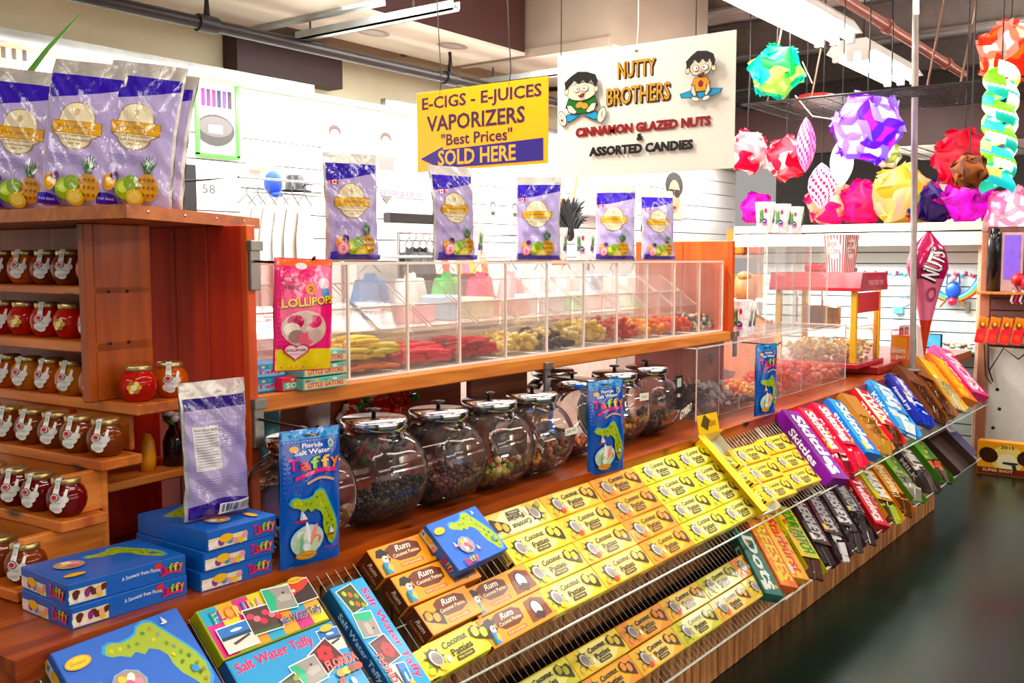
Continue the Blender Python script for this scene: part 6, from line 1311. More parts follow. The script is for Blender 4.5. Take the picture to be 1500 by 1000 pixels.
hang(1302, 228, 6.3, .07, ['#e8d8c8', '#a8c860', '#f0e8d8'], 'small cream and green lamp tucked under the lilac lamp', spin=.1)
hang(1420, 250, 5.6, .085, ['#8a4a20', '#a85c28', '#6a3414'], 'brown ball lamp in front of the crimson one', MATTE, spin=.6)
for i, (px, py, r_, cs, gl, lb) in enumerate(((1108, 305, .14, ['#e020a0', '#b010c0', '#f060c0'], GLOW, 'magenta puzzle lamp at the left end above the slat wall'), (1215, 310, .19, ['#e03080', '#e8c8b0', '#d0a890'], GLOW, 'pink and beige swirl lamp on the wall top by the cups'), (1265, 308, .19, ['#e8107c', '#f01890', '#d80870'], GLOW, 'hot pink lamp on top of the slat wall'),
        (1320, 288, .25, ['#fce89c', '#fdf2cc', '#fbd468'], GLOW2, 'glowing yellow lamp at the back on the wall top'), (1335, 310, .19, ['#c01870', '#3848b0', '#8a1c90'], GLOW, 'blue and magenta swirl lamp on the wall top behind the pole'), (1372, 312, .17, ['#3c1878', '#2c1460', '#d8208c'], GLOW, 'dark violet swirl lamp on the wall top'),
        (1415, 308, .20, ['#c018b8', '#d850d0', '#a010a8'], GLOW, 'purple puzzle lamp at the right end of the slat wall'), (1485, 312, .2, ['#f8c8d8', '#fbe8f0', '#f090b8'], GLOW2, 'pale pink glowing lamp at the right picture edge'), (1385, 285, .12, ['#e0b0a0', '#e8c8b8'], GLOW, 'small beige lamp above the dark violet swirl lamp'))):
    p = at(px, py, 'x', 8.62); puzzle_lamp((p.x+.0, p.y, max(p.z, 1.845+r_*.98) if i < 7 and i != 3 else p.z), r_, cs, lb, gl, cord=False, spin=.3*i+.2)
# green spiral lamp
t = empty('spiral_lamp', label='tall green, white and turquoise spiral lamp hanging at the right', cat='lamp'); c0 = at(1464, 190, 'x', 5.8)
pal = ['#7adc18', '#f8fbe8', '#18c0a8', '#f8fbe8', '#e0f080', '#10b0b8']
for i in range(12):
    g = G(); z_ = .26-.047*i
    def fs(u, v, z_=z_, i=i): a = u*PI*1.15+i*1.25; r_ = .072+.018*math.sin(v*PI); return Vector((r_*math.cos(a), r_*math.sin(a), z_+.075*v-.10*u+.02))
    g.grid(fs, 12, 5, pal[i % 6]); g.build('shade_band', GLOW2 if i % 2 else GLOW, t)
    g = G(); g.grid(lambda u, v, i=i, z_=z_: fs(u, v, z_, i+2.5), 12, 5, pal[(i+3) % 6]); g.build('shade_band', GLOW2 if i % 2 == 0 else GLOW, t)
G().tube([(0, 0, .3), (0, 0, 3.85-c0.z)], .004, 5).build('lamp_cord', DARKMET, t); t.location = c0
# spiky lampions and white drop lamp
def lampion(px, py, x, r_, h_, c1, c2, label, gl):
    t = empty('lampion', label=label, cat='lamp', group='pointed paper lampions'); g = G()
    g.grid(lambda u, v: Vector((r_*math.cos(2*PI*u)*(math.sin(PI*v)**.8*(1+.12*math.cos(10*PI*u))), r_*math.sin(2*PI*u)*(math.sin(PI*v)**.8*(1+.12*math.cos(10*PI*u))), (v-.5)*h_)), 30, 14, c1, colfn=lambda u, v: c2 if (int(u*30)+int(v*14)) % 3 == 0 else c1)
    g.build('paper_shade', gl, t); p = at(px, py, 'x', x); G().tube([(0, 0, h_/2), (0, 0, 3.85-p.z)], .003, 5).build('lamp_cord', DARKMET, t); t.location = p
lampion(1180, 212, 6.0, .055, .34, '#f0a0c8', '#c01870', 'thin pink spiky lampion beside the red white heart lamp', GLOW)
lampion(1203, 272, 6.4, .085, .30, '#fbe0e8', '#e03070', 'white and pink cone lampion below the thin one', GLOW2)
lampion(1232, 238, 6.0, .065, .30, '#fff4ec', '#fff4ec', 'bright white drop shaped lamp under the lilac lamp', GLOW2)
# wire ceiling grid with chains
wg = empty('wire_grid', label='black wire grid shelf hanging from chains under the roof', cat='wire grid')
g = G(); ga = Vector((5.95, 2.66, 2.50)); 
for i in range(17): y = .6+i*.128; g.tube([(5.95, y, 2.52), (6.75, y, 2.52)], .0035, 4)
for i in range(17): x = 5.95+i*.05; g.tube([(x, .6, 2.525), (x, 2.65, 2.525)], .0035, 4)
g.build('grid_wire', DARKMET, wg)['kind'] = 'stuff'
for x in (5.95, 6.75): G().tube([(x, .6, 2.52), (x, 2.65, 2.52)], .008, 5).build('grid_edge', DARKMET, wg)
for x in (6.0, 6.7):
    for y in (.9, 1.55, 2.5):
        G().tube([(x, y, 2.52), (x+.05, y-.08, 3.1), (x+.02, y-.1, 3.85)], .007, 5).build('chain', mat('rusty_chain', '#7a5a4a', .5, .5), wg)
wg2 = empty('wire_grid', label='pale wire grid hanging farther back below the far light strip', cat='wire grid'); g = G()
for i in range(14): g.tube([(8.4, .8+i*.13, 2.45), (9.6, .8+i*.13, 2.45)], .005, 4)
for i in range(14): g.tube([(8.4+i*.09, .8, 2.455), (8.4+i*.09, 2.5, 2.455)], .005, 4)
g.build('grid_wire', STEEL, wg2)['kind'] = 'stuff'
for y in (1.0, 2.3): G().tube([(8.5, y, 2.45), (8.5, y, 3.85)], .006, 5).build('chain', DARKMET, wg2)
tag(G().tube([P_(1165, 140, 6.0), P_(1190, 170, 6.0), P_(1240, 178, 6.1), P_(1290, 175, 6.2)], .005, 5).tube([P_(1175, 90, 6.0), P_(1190, 122, 6.0)], .004, 5).build('power_cord', mat('white_cable', '#c8c0b8')), 'pale cable sagging between the hanging lamps', 'cable')
tag(G().lathe([(.0, 0), (.14, 0), (.17, .06), (.12, .12), (.0, .12)], 8, tuple(at(1195, 165, 'x', 6.9))).build('pendant', mat('red_glass', '#a01410', .3)), 'dark red faceted shade under the wire grid', 'shade')

# ------------------------------------------------------------------ lit slat wall at the far end
wr = structure(G().box(8.70, 1.72, .0, 8.78, 3.62, 1.80).build('wall_slat_far', mat('slat_groove_cyan', '#5a7c7c')))
k = None; SLC = mat('slat_far', '#d8eef0', .45, 0, .03)
for i in range(19):
    if k is None: k = G().box(8.675, 1.74, 0, 8.70, 3.62, .083).build('slat_panel', SLC, wr)
    else: k = k.copy(); COL.objects.link(k)
    k.location.z = .015+i*.094
fr = empty('wall_frame', label='cream wooden frame around the lit slat wall', cat='frame')
G().bevel(8.30, 1.70, 1.76, 8.72, 3.75, 1.84, b=.004).build('top_board', CREAM, fr); G().bevel(8.30, 1.70, 1.66, 8.33, 3.75, 1.78, b=.003).build('fascia_board', CREAM, fr)
G().bevel(8.38, 1.69, 0, 8.72, 1.74, 1.76, b=.004).build('side_post', mat('worn_post', '#d8a888', .5, 0, .2), fr)
tag(G().bevel(8.36, 1.75, .80, 8.67, 3.2, .82, b=.003).build('glass_shelf', mat('green_glass_shelf', '#1c5a54', .15)), 'dark green shelf across the lit slat wall', 'shelf')
# winged ornament
wo = empty('winged_ornament', label='blue winged scarab ornament on the lit slat wall', cat='ornament'); cO = at(1396, 425, 'x', 8.60)
for s_ in (-1, 1):
    g = G(); g.grid(lambda u, v, s_=s_: Vector((-.02*math.sin(PI*v), s_*(.05+.15*math.sin(u*PI*.55)+(.06*math.sin(PI*min(1,u*1.0)))*(v-.3)), -.03+.24*u**1.5-.07*v*(1-u))), 12, 5, '#1c6ab8', colfn=lambda u, v: ['#1c5ab0', '#1c9ac8', '#40b090', '#c8a83c', '#b83c3c'][int(v*5)]); g.build('wing', CANDY, wo)
G().ball((0, 0, .0), .07, '#1c50b8', sc=(.5, .9, 1.1)).build('scarab_body', CANDY, wo); G().ball((-.01, 0, -.09), .035, '#c8485c').tube([(0, .04, -.06), (0, .10, -.14)], .01, 5, '#8a6a3c').tube([(0, -.04, -.06), (0, -.10, -.14)], .01, 5, '#8a6a3c').build('scarab_legs', CANDY, wo)
G().tube([(0, -.05, .05), (0, -.045, .12), (0, .045, .12), (0, .05, .05)], .007, 5, '#1c3c7a').ball((0, 0, .10), .028, '#e8a8a8').build('crest', CANDY, wo); wo.location = cO
sp = empty('spiky_plant', label='dark blue spiky artificial plant on the lit slat wall behind the pole', cat='plant'); g = G()
for a in range(16): g.tube([(0, 0, 0), (0, .14*math.cos(a*.8)*(1+.3*(a % 2)), .02+.11*math.sin(a*1.3))], [.008, .001], 4, ['#1c3c6a', '#2c6a7a'][a % 2])
g.build('spikes', CANDY, sp); sp.location = at(1345, 440, 'x', 8.58)
pxs = [('tablet', 1373, 490, .11, .16, '#2c7ab0', 'small blue tablet screen on the green shelf', 'screen'), ('wall_clip', 1402, 450, .0, .0, '#8aa0a0', '', '')]
tb = empty('tablet', label='small blue lit tablet standing on the green shelf', cat='tablet'); G().bevel(8.45, 2.0, .825, 8.47, 2.17, .95, b=.004).build('case', BLACK, tb); G().box(8.444, 2.012, .84, 8.449, 2.158, .94).build('screen', mat('tablet_screen', '#3a8ac0', .2, emit=.5), tb)
g = G()
for i in range(9): g.ball((8.5+.03*(i % 2), 1.80+.022*i, .845+.01*(i % 3)), .022, ['#c8a890', '#e8d8c8', '#a88468'][i % 3], 8, 5, (1, 1.2, .7))
tag(g.build('sea_shells', CANDY), 'sea shells lying on the green shelf', 'shell', None, 'stuff')
for i, (px, py) in enumerate(((1320, 345), (1365, 345), (1345, 348), (1395, 346), (1420, 346))):
    pass
g = G()
for i in range(40): g.blob(tuple(Vector((8.64, 1.82+i*.030, 1.415+.012*(i % 3)))), .016, random.choice(['#d8607a', '#6ab8c8', '#3a8a8a', '#e8b8c0', '#b84a7a']))
tag(g.build('trinkets', CANDY), 'row of tiny pink and teal trinkets on the lit slat wall', 'trinket', None, 'stuff')
for i, (y, z, w_, h_, c) in enumerate(((2.78, 1.44, .03, .07, '#2c5a70'), (2.2, .98, .09, .10, '#c8d0d4'), (2.6, 1.02, .10, .12, '#e8dcd8'), (1.86, 1.16, .03, .09, '#6a8080'), (2.9, .95, .12, .16, '#b8c8c8'), (2.4, 1.12, .08, .06, '#5a9aa8'))):
    tag(G().bevel(8.62, y-w_/2, z-h_/2, 8.67, y+w_/2, z+h_/2, b=.004).build('packet', mat('packet_%s' % ['navy', 'silver', 'pinkish', 'slate', 'pale', 'aqua'][i], c, .4)), '%s packet hanging on the lit slat wall' % ['narrow navy', 'silver', 'pinkish white', 'narrow slate', 'large pale', 'small aqua'][i], 'packet', 'packets on the lit slat wall')
# cabinet below the slat wall, right hand peg panel and shelf
tag(G().bevel(8.25, 1.62, 0, 8.30, 1.69, 1.75, b=.003).build('rusty_standard', mat('rust_standard', '#a86a4c', .5, .3)), 'rust stained upright strip at the corner of the slat wall', 'upright')
pn = structure(G().box(8.30, .6, 0, 8.34, 1.66, .87).build('wall_peg_panel', mat('grey_panel', '#c8c4ba', .5, 0, .06)))
for (y, z) in ((1.58, .55), (1.60, .25), (1.56, .40)): G().lathe([(.0, 0), (.014, 0), (.0, -.004)], 8, T=Matrix.Translation((8.299, y-.03, z)) @ Matrix.Rotation(R(-90), 4, 'Y')).build('peg_hole', BLACK, pn)
pn2 = structure(G().box(8.42, .6, .87, 8.46, 1.68, 1.80).build('wall_slat_dark', mat('dark_slat', '#5a2c28', .6)))
for i in range(10): G().box(8.40, .6, .885+i*.092, 8.42, 1.68, .965+i*.092).build('slat', mat('dark_slat_face', '#a88478' if False else '#7a4a44', .5), pn2)
tag(G().bevel(8.15, .8, 1.285, 8.42, 1.70, 1.305, b=.003).build('shelf_board', WOOD_SHELF), 'short wooden shelf at the right edge holding the dark cylinder', 'shelf')
tag(G().lathe([(.0, 0), (.05, 0), (.05, .40), (.035, .47), (.0, .49)], 20, (8.25, 1.60, 1.306)).build('black_tube', mat('black_gloss', '#141414', .15)), 'tall glossy black cylinder on the short shelf', 'cylinder')
vb = empty('violet_picture', label='violet panel in a pale frame beside the black cylinder', cat='picture'); G().bevel(8.24, 1.40, 1.306, 8.26, 1.55, 1.75, b=.003).build('frame', mat('pale_pink_frame', '#c8a8a8'), vb); G().box(8.236, 1.42, 1.40, 8.241, 1.53, 1.73).build('panel', mat('violet_panel', '#7a58d8', .4, emit=.25), vb)
tag(G().ball((8.2, 1.42, 1.40), .05, '#c81c2c').ball((8.2, 1.35, 1.38), .06, '#e83a4c').build('red_ornament', CANDY), 'shiny red round ornament right of the violet panel', 'ornament')
g = G()
for i in range(7): g.tube([(8.2, 1.47-.03*i, 1.36), (8.18, 1.44-.03*i, 1.31), (8.18, 1.46-.03*i, 1.24), (8.2, 1.45-.03*i, 1.22)], .009, 5, ['#f4e8ec', '#d8306a'][i % 2])
tag(g.build('candy_canes', CANDY), 'pink and white striped hooks at the right shelf edge', 'hook', None, 'stuff')
for i in range(5):
    y = 1.62-.083*i; t = tag(G().bevel(-.012, -.036, -.20, .0, .036, 0, .004, lin('#e87a20')).build('snack_packet', FILM), '%s hanging orange and red packet under the short shelf' % ['leftmost', 'second', 'third', 'fourth', 'fifth'][i], 'packet', 'orange red packets under the right shelf')
    d = Decal(lambda u, v, h: Vector((-.012-h, -u, v)), .0004, .0003); d.poly([(-.03, -.10), (.034, -.06), (.034, -.195), (-.03, -.195)], '#e82c3c'); d.ell(0, -.06, .022, .03, '#7a2c14'); d.ell(0, -.05, .012, .015, '#f4c04c'); d.ell(.005, -.15, .02, .025, '#f46a5a'); d.build('printed_front', FILM, t)
    t.location = (8.10, y, 1.115); t.rotation_euler = (R(10), 0, 0)
    G().tube([(0, 0, -.005), (.30, 0, .01)], .003, 5).build('peg_hook', STEEL, t)
tag(G().tube([(8.25, 1.62, .92), (8.2, 1.60, .72), (8.22, 1.57, .62), (8.24, 1.60, .70), (8.2, 1.50, .88), (8.22, 1.40, .80), (8.25, 1.30, .90)], .006, 5).tube([(8.22, 1.64, .90), (8.21, 1.62, .66), (8.22, 1.58, .60)], .005, 5).build('black_cable', BLACK), 'tangled black cable hanging over the grey panel', 'cable')
t = tag(carton_body(.10, .40, .24, '#f0a02c'), 'orange toy box with goggles and pistol picture on the floor', 'toy box'); t.name = 'toy_box'; t.location = (7.78, 1.36, 0)
d = Decal(lambda u, v, h: Vector((-.05-h, -u, v)), .0004, .0003); d.rect(-.198, .004, .198, .236, '#f4a83c'); d.ell(0, .12, .11, .10, '#f8e088', 16); d.ell(0, .10, .07, .06, '#fbf4c8', 14); d.rect(-.198, .004, .198, .05, '#7a2414')
for q in (-1, 1): d.ell(q*.125, .14, .065, .055, '#3a1a10', 14, q*.4)
d.text('2015', 0, .205, .09, .022, '#3a1a10', bold=.03); d.poly([(-.03, .10), (.07, .10), (.07, .085), (.055, .085), (.065, .045), (.04, .045), (.03, .08), (-.03, .085)], '#2c2c28'); d.text('SUPER SHOT', -.06, .032, .2, .02, '#f4e0b0', bold=.03); d.rect(.15, .01, .195, .06, '#f4e03c'); d.build('printed_front', PRINT, t)
ns = empty('neon_sign', label='turquoise lit sign with white letters at the upper right', cat='sign'); pN = at(1478, 293, 'x', 8.9)
G().box(0, -.16, -.05, .02, .16, .05).build('sign_board', BLACK, ns); d = Decal(lambda u, v, h: Vector((-h, -u, v)), .002); d.text('EXCLAJO', 0, 0, .28, .05, '#7af0f0', bold=.05); d.g.build('lettering', GLOW2, ns); ns.location = pN
ns['label'] = 'small sign with glowing pale blue letters at the upper right'
# dim shops far behind the lamps
for i, (x, y0, y1, z0, z1, c, lb) in enumerate(((12.6, 2.2, 3.3, 0, 2.2, '#a84a1c', 'orange framed shop display far behind the heart lamp'), (12.9, .0, 1.9, 1.2, 2.3, '#3a3230', 'dark shop sign panel far behind the crimson lamp'), (13.2, -1.5, -.2, 0, 2.4, '#8a6a5c', 'brownish shop front at the far right'))):
    t = empty('shop_front', label=lb, cat='shop front', group='far shops'); G().box(x, y0, z0, x+.1, y1, z1).build('front_panel', mat('shop_%s' % ['orange', 'dark', 'brown'][i], c), t)
    for j in range(3): G().box(x-.02, y0+.1+j*(y1-y0-.2)/3, z0+(z1-z0)*.55, x, y0+.02+(j+1)*(y1-y0-.2)/3, z1-.12).build('shop_window', mat('shop_window_light', '#d8d0c8', .3, emit=.35), t)
pl = empty('display_rack', label='rack of red, orange and dark toys behind the person', cat='rack'); 
for i in range(4): G().box(8.75, 3.64, .3+i*.42, 9.0, 4.10, .33+i*.42).build('rack_shelf', mat('rack_metal', '#8a7a70'), pl)
for i in range(4):
    for j in range(2):
        cc = ['#b81c1c', '#e87a1c', '#1c1c20', '#f0c83c', '#7a8a4a', '#c8503c', '#e8d8c8'][(i*4+j*3) % 7]; t = tag(G().bevel(-.06, -.09, 0, .06, .09, .24, .02, lin(cc)).build('toy_pack', CANDY), '%s toy pack, %s from the right on the %s rack shelf' % ({'#b81c1c': 'red', '#e87a1c': 'orange', '#1c1c20': 'black', '#f0c83c': 'yellow', '#7a8a4a': 'green', '#c8503c': 'brick red', '#e8d8c8': 'cream'}[cc], ORD[j], ['lowest', 'second', 'third', 'top'][i]), 'toy', 'toys on the rack behind the person'); t.location = (8.86, 3.75+j*.22, .33+i*.42)

# ------------------------------------------------------------------ clothes shop at the back
def W5(px, py, y=5.02): return at(px, py, 'y', y)
def poster(px0, py0, px1, py1, label, paint, y=5.044, frame=None, name='poster'):
    a, b_ = W5(px0, py0, y), W5(px1, py1, y); w_, h_ = b_.x-a.x, a.z-b_.z; t = empty(name, label=label, cat='poster', group='posters on the back shop wall')
    G().box(0, -.006, 0, w_, 0, h_).build('sheet', WHITE, t); d = Decal(lambda u, v, h: Vector((u*w_, -.006-h, v*h_)), .001, .0008); paint(d); d.build('print', MATTE, t)
    if frame:
        for q in ((-.01, -.01, w_+.01, .012), (-.01, h_-.012, w_+.01, h_+.01), (-.01, 0, .012, h_), (w_-.012, 0, w_+.012, h_)): G().box(q[0], -.02, q[1], q[2], .0, q[3]).build('frame_side', frame, t)
    t.location = (a.x, y, b_.z); return t
GRN = mat('lime_frame', '#3cc82c', .4)
def p_ego(d):
    for i, c in enumerate(('#a03a70', '#4a1c4a', '#902c5a', '#1c1c3a', '#5a3a7a', '#2c142c')): d.rect(.12+i*.13, .62-.0*i, .22+i*.13, .84, c)
    d.ell(.45, .33, .48, .2, '#2a2626', 20); d.ell(.45, .37, .42, .13, '#4c4846', 18); d.rect(.28, .29, .62, .39, '#e8e4e0'); d.text('eGo', .45, .34, .22, .06, '#7a7470', bold=.02)
poster(285, 108, 347, 232, 'green framed poster with electronic cigarette case at the left', p_ego, 5.044, GRN)
def p_left(d):
    for i, c in enumerate(('#c83a9a', '#8a8a8a', '#f08a8a', '#f4b88a', '#b8d88a', '#e8e0e0')): d.rect(.03+i*.055, .55, .065+i*.055, .98, c); d.rect(.035+i*.055, .82, .06+i*.055, 1.0, '#4a403c')
    d.text('080', .70, .22, .25, .22, '#e8a0b0', bold=.0); d.text('CO', .78, .72, .1, .1, '#b8b0ac'); d.poly([(.62, .48), (.66, .50), (.82, .36), (.80, .30)], '#8a8480')
poster(-60, 45, 205, 235, 'large white banner with coloured vaporizers and pink numbers behind the pouches', p_left, 5.044, GRN)
def woman(d, cx, top_):
    d.ell(cx, .86, .05, .07, '#3a2824', 10); d.ell(cx, .83, .035, .05, '#e8c0a8', 10); d.poly([(cx-.08, .70), (cx+.08, .70), (cx+.06, .42), (cx+.09, .18), (cx-.09, .18), (cx-.06, .42)], '#ecc8b0'); d.poly([(cx-.08, .66), (cx+.08, .66), (cx+.06, .50), (cx-.06, .50)], top_); 
    d.poly([(cx-.08, .26), (cx+.08, .26), (cx, .12)], top_)
def p_fash(d):
    woman(d, .10, '#8a8482'); woman(d, .52, '#5a5654'); d.text('Pure Support', .27, .80, .20, .04, '#a8a4a0', bold=0); d.text('Just Compromise', .76, .74, .22, .04, '#a8a4a0', bold=0)
    d.poly([(.38, .42), (.86, .40), (.86, .48), (1.0, .30), (.86, .12), (.86, .20), (.38, .22)], '#a8ecc8'); d.text('Perfect On No Compromise !', .62, .345, .46, .05, '#5ab890', bold=.0); d.text('Fashions.com', .62, .26, .40, .08, '#d83a6a', bold=.01)
poster(470, 170, 640, 318, 'fashion banner with two models, green arrow and pink web lettering', p_fash, 5.044)
def p_face(d): d.rect(0, 0, 1, 1, '#d8b8a4'); d.ell(.5, .72, .5, .28, '#1c1412'); d.ell(.5, .48, .34, .36, '#c89478'); d.ell(.34, .55, .16, .09, '#141010'); d.ell(.66, .55, .16, .09, '#141010'); d.rect(.2, .6, .8, .63, '#141010'); d.ell(.5, .25, .12, .03, '#8a3a34')
poster(974, 250, 999, 322, 'narrow poster of a man in dark sunglasses under the cream sign', p_face, 5.044)
def p_small(d): d.rect(.1, .05, .9, .95, '#d8d4d0'); d.ell(.5, .62, .3, .28, '#3a3432'); d.ell(.5, .58, .2, .2, '#e0d4cc'); d.rect(.3, .1, .7, .32, '#3a3432')
poster(714, 292, 728, 318, 'first small black and white portrait card on the back wall', p_small); poster(746, 294, 760, 320, 'second small black and white portrait card on the back wall', p_small)
def p_58(d): d.text('58', .3, .35, .28, .22, '#4a4440', bold=.01); d.rect(0, .55, 1, .56, '#c8c0b8')
poster(283, 236, 352, 300, 'white board numbered 58 at the shop entrance', p_58, 5.044)
bx = [(205, 232, 238, 300, 'black', '#0c0a0c')]
tag(G().box(3.22, 5.0, 1.8, 3.58, 5.03, 2.1).build('dark_opening', BLACK), 'dark opening panel between the pouches', 'panel')
# black valance and clothes rail
tag(G().bevel(4.95, 4.75, 1.80, 5.78, 4.82, 1.87, b=.004).build('black_beam', BLACK), 'black beam over the clothes rail', 'beam')
cr = empty('clothes_rail', label='steel clothes rail under the black beam', cat='rail'); G().tube([(4.95, 4.7, 1.735), (7.4, 4.7, 1.735)], .012, 8).build('rail_tube', CHROME, cr)
for x in (4.97, 7.38): G().tube([(x, 4.7, 0), (x, 4.7, 1.74)], .015, 8).build('rail_post', CHROME, cr)
def garment(x, y, z, w_, L_, col, label, group, rz=0.0, kind='shirt', hanger=True):
    t = empty('garment', label=label, cat='garment', group=group); 
    if hanger: G().tube([(-w_*.45, 0, -.03), (0, 0, .03), (w_*.45, 0, -.03)], .004, 5).tube([(0, 0, .03), (0, 0, .06), (.015, 0, .075), (.02, 0, .06)], .003, 5).build('hanger', BLACK, t)
    g = G()
    def f(u, v, s_):
        ww = w_*(1 if v < .8 else 1-(v-.8)*2.2); x_ = (u-.5)*ww; return Vector((x_, s_*(.022*math.sin(PI*u)+.008*math.sin(u*14)*(1-v)), -.03-(1-v)*L_-(.05*abs(u-.5) if v > .8 else 0)))
    g.grid(lambda u, v: f(u, v, -1), 12, 8, col); g.grid(lambda u, v: f(u, v, 1), 12, 8, col)
    if kind == 'shirt':
        for s_ in (-1, 1): g.tube([(s_*w_*.36, 0, -.09), (s_*w_*.58, .0, -.24)], [.045, .05], 8, col)
    g.build('cloth', MATTE, t); t.location = (x, y, z); t.rotation_euler = (0, 0, rz)
gl = [('#1c1a1c', 'black'), ('#2a282c', 'charcoal'), ('#1c1a1c', 'black'), ('#f0e8d8', 'white strap'), ('#a83a1c', 'rust red'), ('#f4ece0', 'cream dotted'), ('#e8962c', 'amber'), ('#e87898', 'pink'), ('#f4a83c', 'orange'), ('#d8c0a0', 'beige'), ('#c87a54', 'terracotta')]
for i, (c, n) in enumerate(gl): garment(5.08+i*.072, 4.7, 1.67, .36, .55, c, '%s garment, %s on the clothes rail under the black beam' % (n, ORD[i]), 'garments on the rail', R(55), 'shirt')
g2 = [('#4a8ac8', 'blue'), ('#e8e4e4', 'white'), ('#3cae54', 'green'), ('#e85a7a', 'rose'), ('#f0b0b8', 'pale pink'), ('#d8e8f0', 'ice blue'), ('#f8f0e8', 'ivory'), ('#c8dcf0', 'light blue'), ('#f4c8d0', 'blush'), ('#f0e8e0', 'cream'), ('#c8507a', 'raspberry'), ('#3a5aa8', 'royal blue')]
for i, (c, n) in enumerate(g2): garment(4.35+i*.36, 4.35, 1.50, .34, .62, c, '%s garment seen through the acrylic case' % n, 'garments seen through the case', R(20), 'shirt')
cr = empty('clothes_rail', label='lower clothes rail seen through the acrylic case', cat='rail'); G().tube([(4.1, 4.35, 1.565), (8.6, 4.35, 1.565)], .01, 8).build('rail_tube', CHROME, cr)
for x in (4.12, 8.58): G().tube([(x, 4.35, 0), (x, 4.35, 1.57)], .013, 8).build('rail_post', CHROME, cr)
for i, (px, c) in enumerate(((362, '#f4efea'), (378, '#e8ddd2'), (394, '#f8f4f0'), (412, '#eee6de'), (428, '#d8ccc0'), (446, '#f4efe8'))):
    p = W5(px, 292, 4.5); garment(p.x, 4.5, p.z, .30, .75, c, '%s white dress hanging left of the cap display, counted from the left' % ORD[i], 'white dresses', R(30), 'dress')
cr = empty('clothes_rail', label='thin rail carrying the white dresses', cat='rail'); a = W5(350, 283, 4.5); b_ = W5(470, 290, 4.5); G().tube([(a.x, 4.5, 2.0), (b_.x, 4.5, 2.0)], .008, 6).build('rail_tube', CHROME, cr); G().tube([(a.x, 4.5, 2.0), (a.x, 5.05, 2.0)], .008, 6).build('rail_arm', CHROME, cr); G().tube([(b_.x, 4.5, 2.0), (b_.x, 5.05, 2.0)], .008, 6).build('rail_arm', CHROME, cr)
hp = W5(400, 268, 4.7); t = empty('cap', label='bright blue cap on the white slat wall', cat='cap'); G().ball((0, 0, 0), .07, n=14, m=8, sc=(.7, .9, 1.05)).build('crown', mat('blue_cloth', '#1c4ad0', .7), t); G().ball((.0, -.03, -.07), .05, sc=(.7, .8, .35)).build('brim', MATS['blue_cloth'], t); t.location = hp
hp = W5(433, 268, 4.7); t = empty('hat', label='black brimmed hat beside the blue cap', cat='hat'); G().lathe([(.10, 0), (.10, .006), (.065, .012), (.058, .09), (.045, .10), (.0, .10)], 20).build('crown', BLACK, t); G().lathe([(.06, .012), (.063, .028)], 20).build('hat_band', mat('grey_band', '#3a3838'), t); t.location = (hp.x, hp.y, hp.z-.05)
tag(G().tube([(hp.x-.35, 4.7, hp.z-.07), (hp.x+.25, 4.7, hp.z-.07)], .006, 6).tube([(hp.x+.2, 4.7, hp.z-.07), (hp.x+.2, 5.04, hp.z-.07)], .006, 6).build('hat_rail', STEEL), 'thin steel rod holding the cap and hat', 'rod')
q = W5(840, 320, 4.4); t = empty('feather_duster', label='black feathery boa hanging under the cream sign', cat='feather'); g = G()
for i in range(90): a = random.uniform(-1, 1); zz = random.random(); g.tube([(-.05+.06*a, .03*a, .02-.2*zz), (-.06+.14*a, .04*math.sin(i), .12-.16*zz), (-.04+.20*a, .05*math.sin(i), .20-.2*zz-.05*abs(a))], [.016, .014, .001], 4, '#0c0a0c')
g.build('feathers', MATTE, t)['kind'] = 'stuff'; G().tube([(.0, 0, .15), (.05, 0, .35)], .012, 6).build('stick', WOOD_SHELF, t); t.location = q
tag(G().bevel(q.x+.10, 4.6, 1.5, q.x+.2, 4.68, 2.05, b=.003).build('wood_board', WOOD_SHELF), 'narrow wooden board beside the black feathers', 'board')
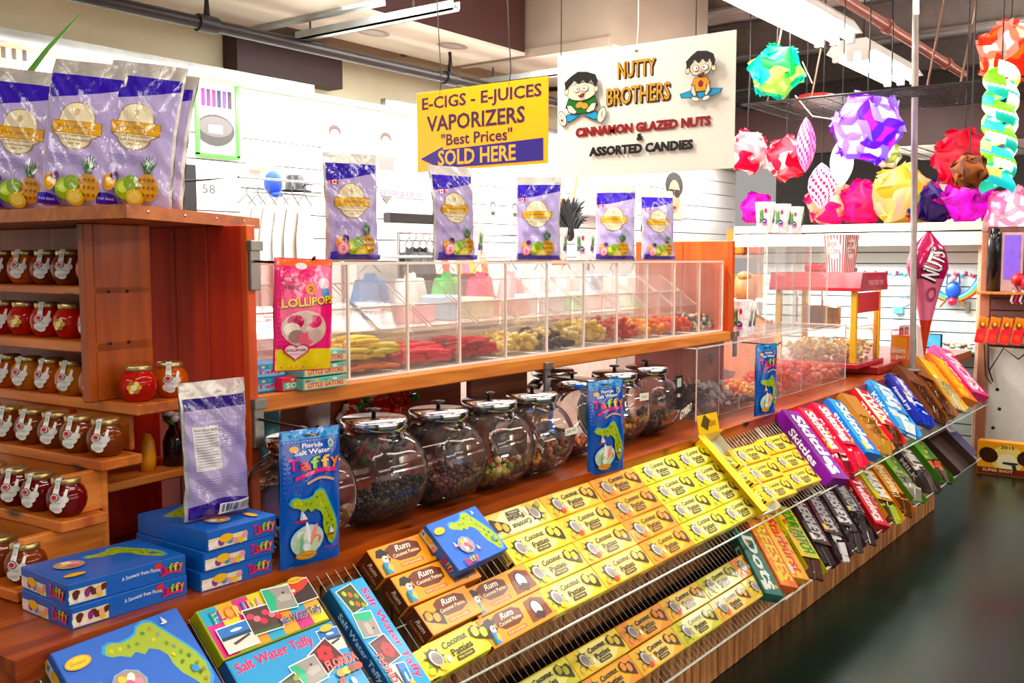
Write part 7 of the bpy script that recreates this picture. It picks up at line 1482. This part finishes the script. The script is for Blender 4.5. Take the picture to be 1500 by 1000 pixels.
# light cabinets and goods behind the acrylic case
PINKW = mat('pale_cabinet', '#e8d4c8', .5)
t = empty('back_counter', label='pale counter inside the booth seen through the acrylic case', cat='counter'); G().bevel(3.6, 3.45, 0, 8.2, 3.9, 1.18, b=.01).build('counter_body', PINKW, t); G().bevel(3.55, 3.40, 1.18, 8.25, 3.95, 1.21, b=.005).build('counter_top', mat('pale_top', '#f4e4da', .3), t)
gd = [('#e8b0b8', .3, .10), ('#a8c8e0', .14, .14), ('#f0d8b0', .2, .12), ('#e8a8a0', .26, .10), ('#e8e4f0', .3, .12), ('#b8dcb8', .16, .12), ('#f4c8cc', .34, .12), ('#f4f0ec', .2, .22), ('#d8b0b8', .3, .12), ('#a8b8dc', .18, .10), ('#e0c8b0', .3, .15), ('#e8a8a8', .2, .12), ('#a8ccb8', .12, .16)]  # pastel palette puts the acrylic's milky haze into the goods' own colours
x = 3.75
for i, (c, w_, h_) in enumerate(gd):
    t = tag(G().bevel(0, 0, 0, w_, .2, h_, .012, lin(c)).build('goods_box', CANDY), '%s goods box, %s from the left on the booth counter' % (['pale rose', 'pale blue', 'cream', 'salmon', 'lavender', 'mint', 'pink', 'white', 'mauve', 'periwinkle', 'tan', 'coral', 'sea green'][i], ORD[i]), 'box', 'goods on the booth counter'); t.location = (x, 3.55, 1.211); x += w_+.09
# stack of striped white tees pack etc on wall
tag(G().bevel(7.6, 4.9, 1.95, 8.6, 5.04, 2.45, b=.01).build('white_cabinet', WHITE), 'white wall cabinet right of the sunglasses poster', 'cabinet')
tag(G().bevel(3.95, 4.96, 2.10, 4.15, 5.03, 2.16, b=.02).build('emergency_light', CREAM), 'small cream emergency light above the white dresses', 'emergency light')
# rebase: put every one-off root at the base of what it carries
bpy.context.view_layer.update()
for o_ in [o_ for o_ in COL.objects if o_.parent is None and o_.type in ('EMPTY', 'MESH')]:
    if o_.type == 'EMPTY':
        if o_.location.length > 1e-6 or any(abs(v) > 1e-6 for v in o_.rotation_euler): continue
        pts = [c.matrix_world @ Vector(b_) for c in COL.objects if c.parent == o_ and c.type == 'MESH' for b_ in c.bound_box]
        if not pts: continue
        lo_ = Vector(((min(p.x for p in pts)+max(p.x for p in pts))/2, (min(p.y for p in pts)+max(p.y for p in pts))/2, min(p.z for p in pts)))
        for c in COL.objects:
            if c.parent == o_: c.location -= lo_
        o_.location = lo_
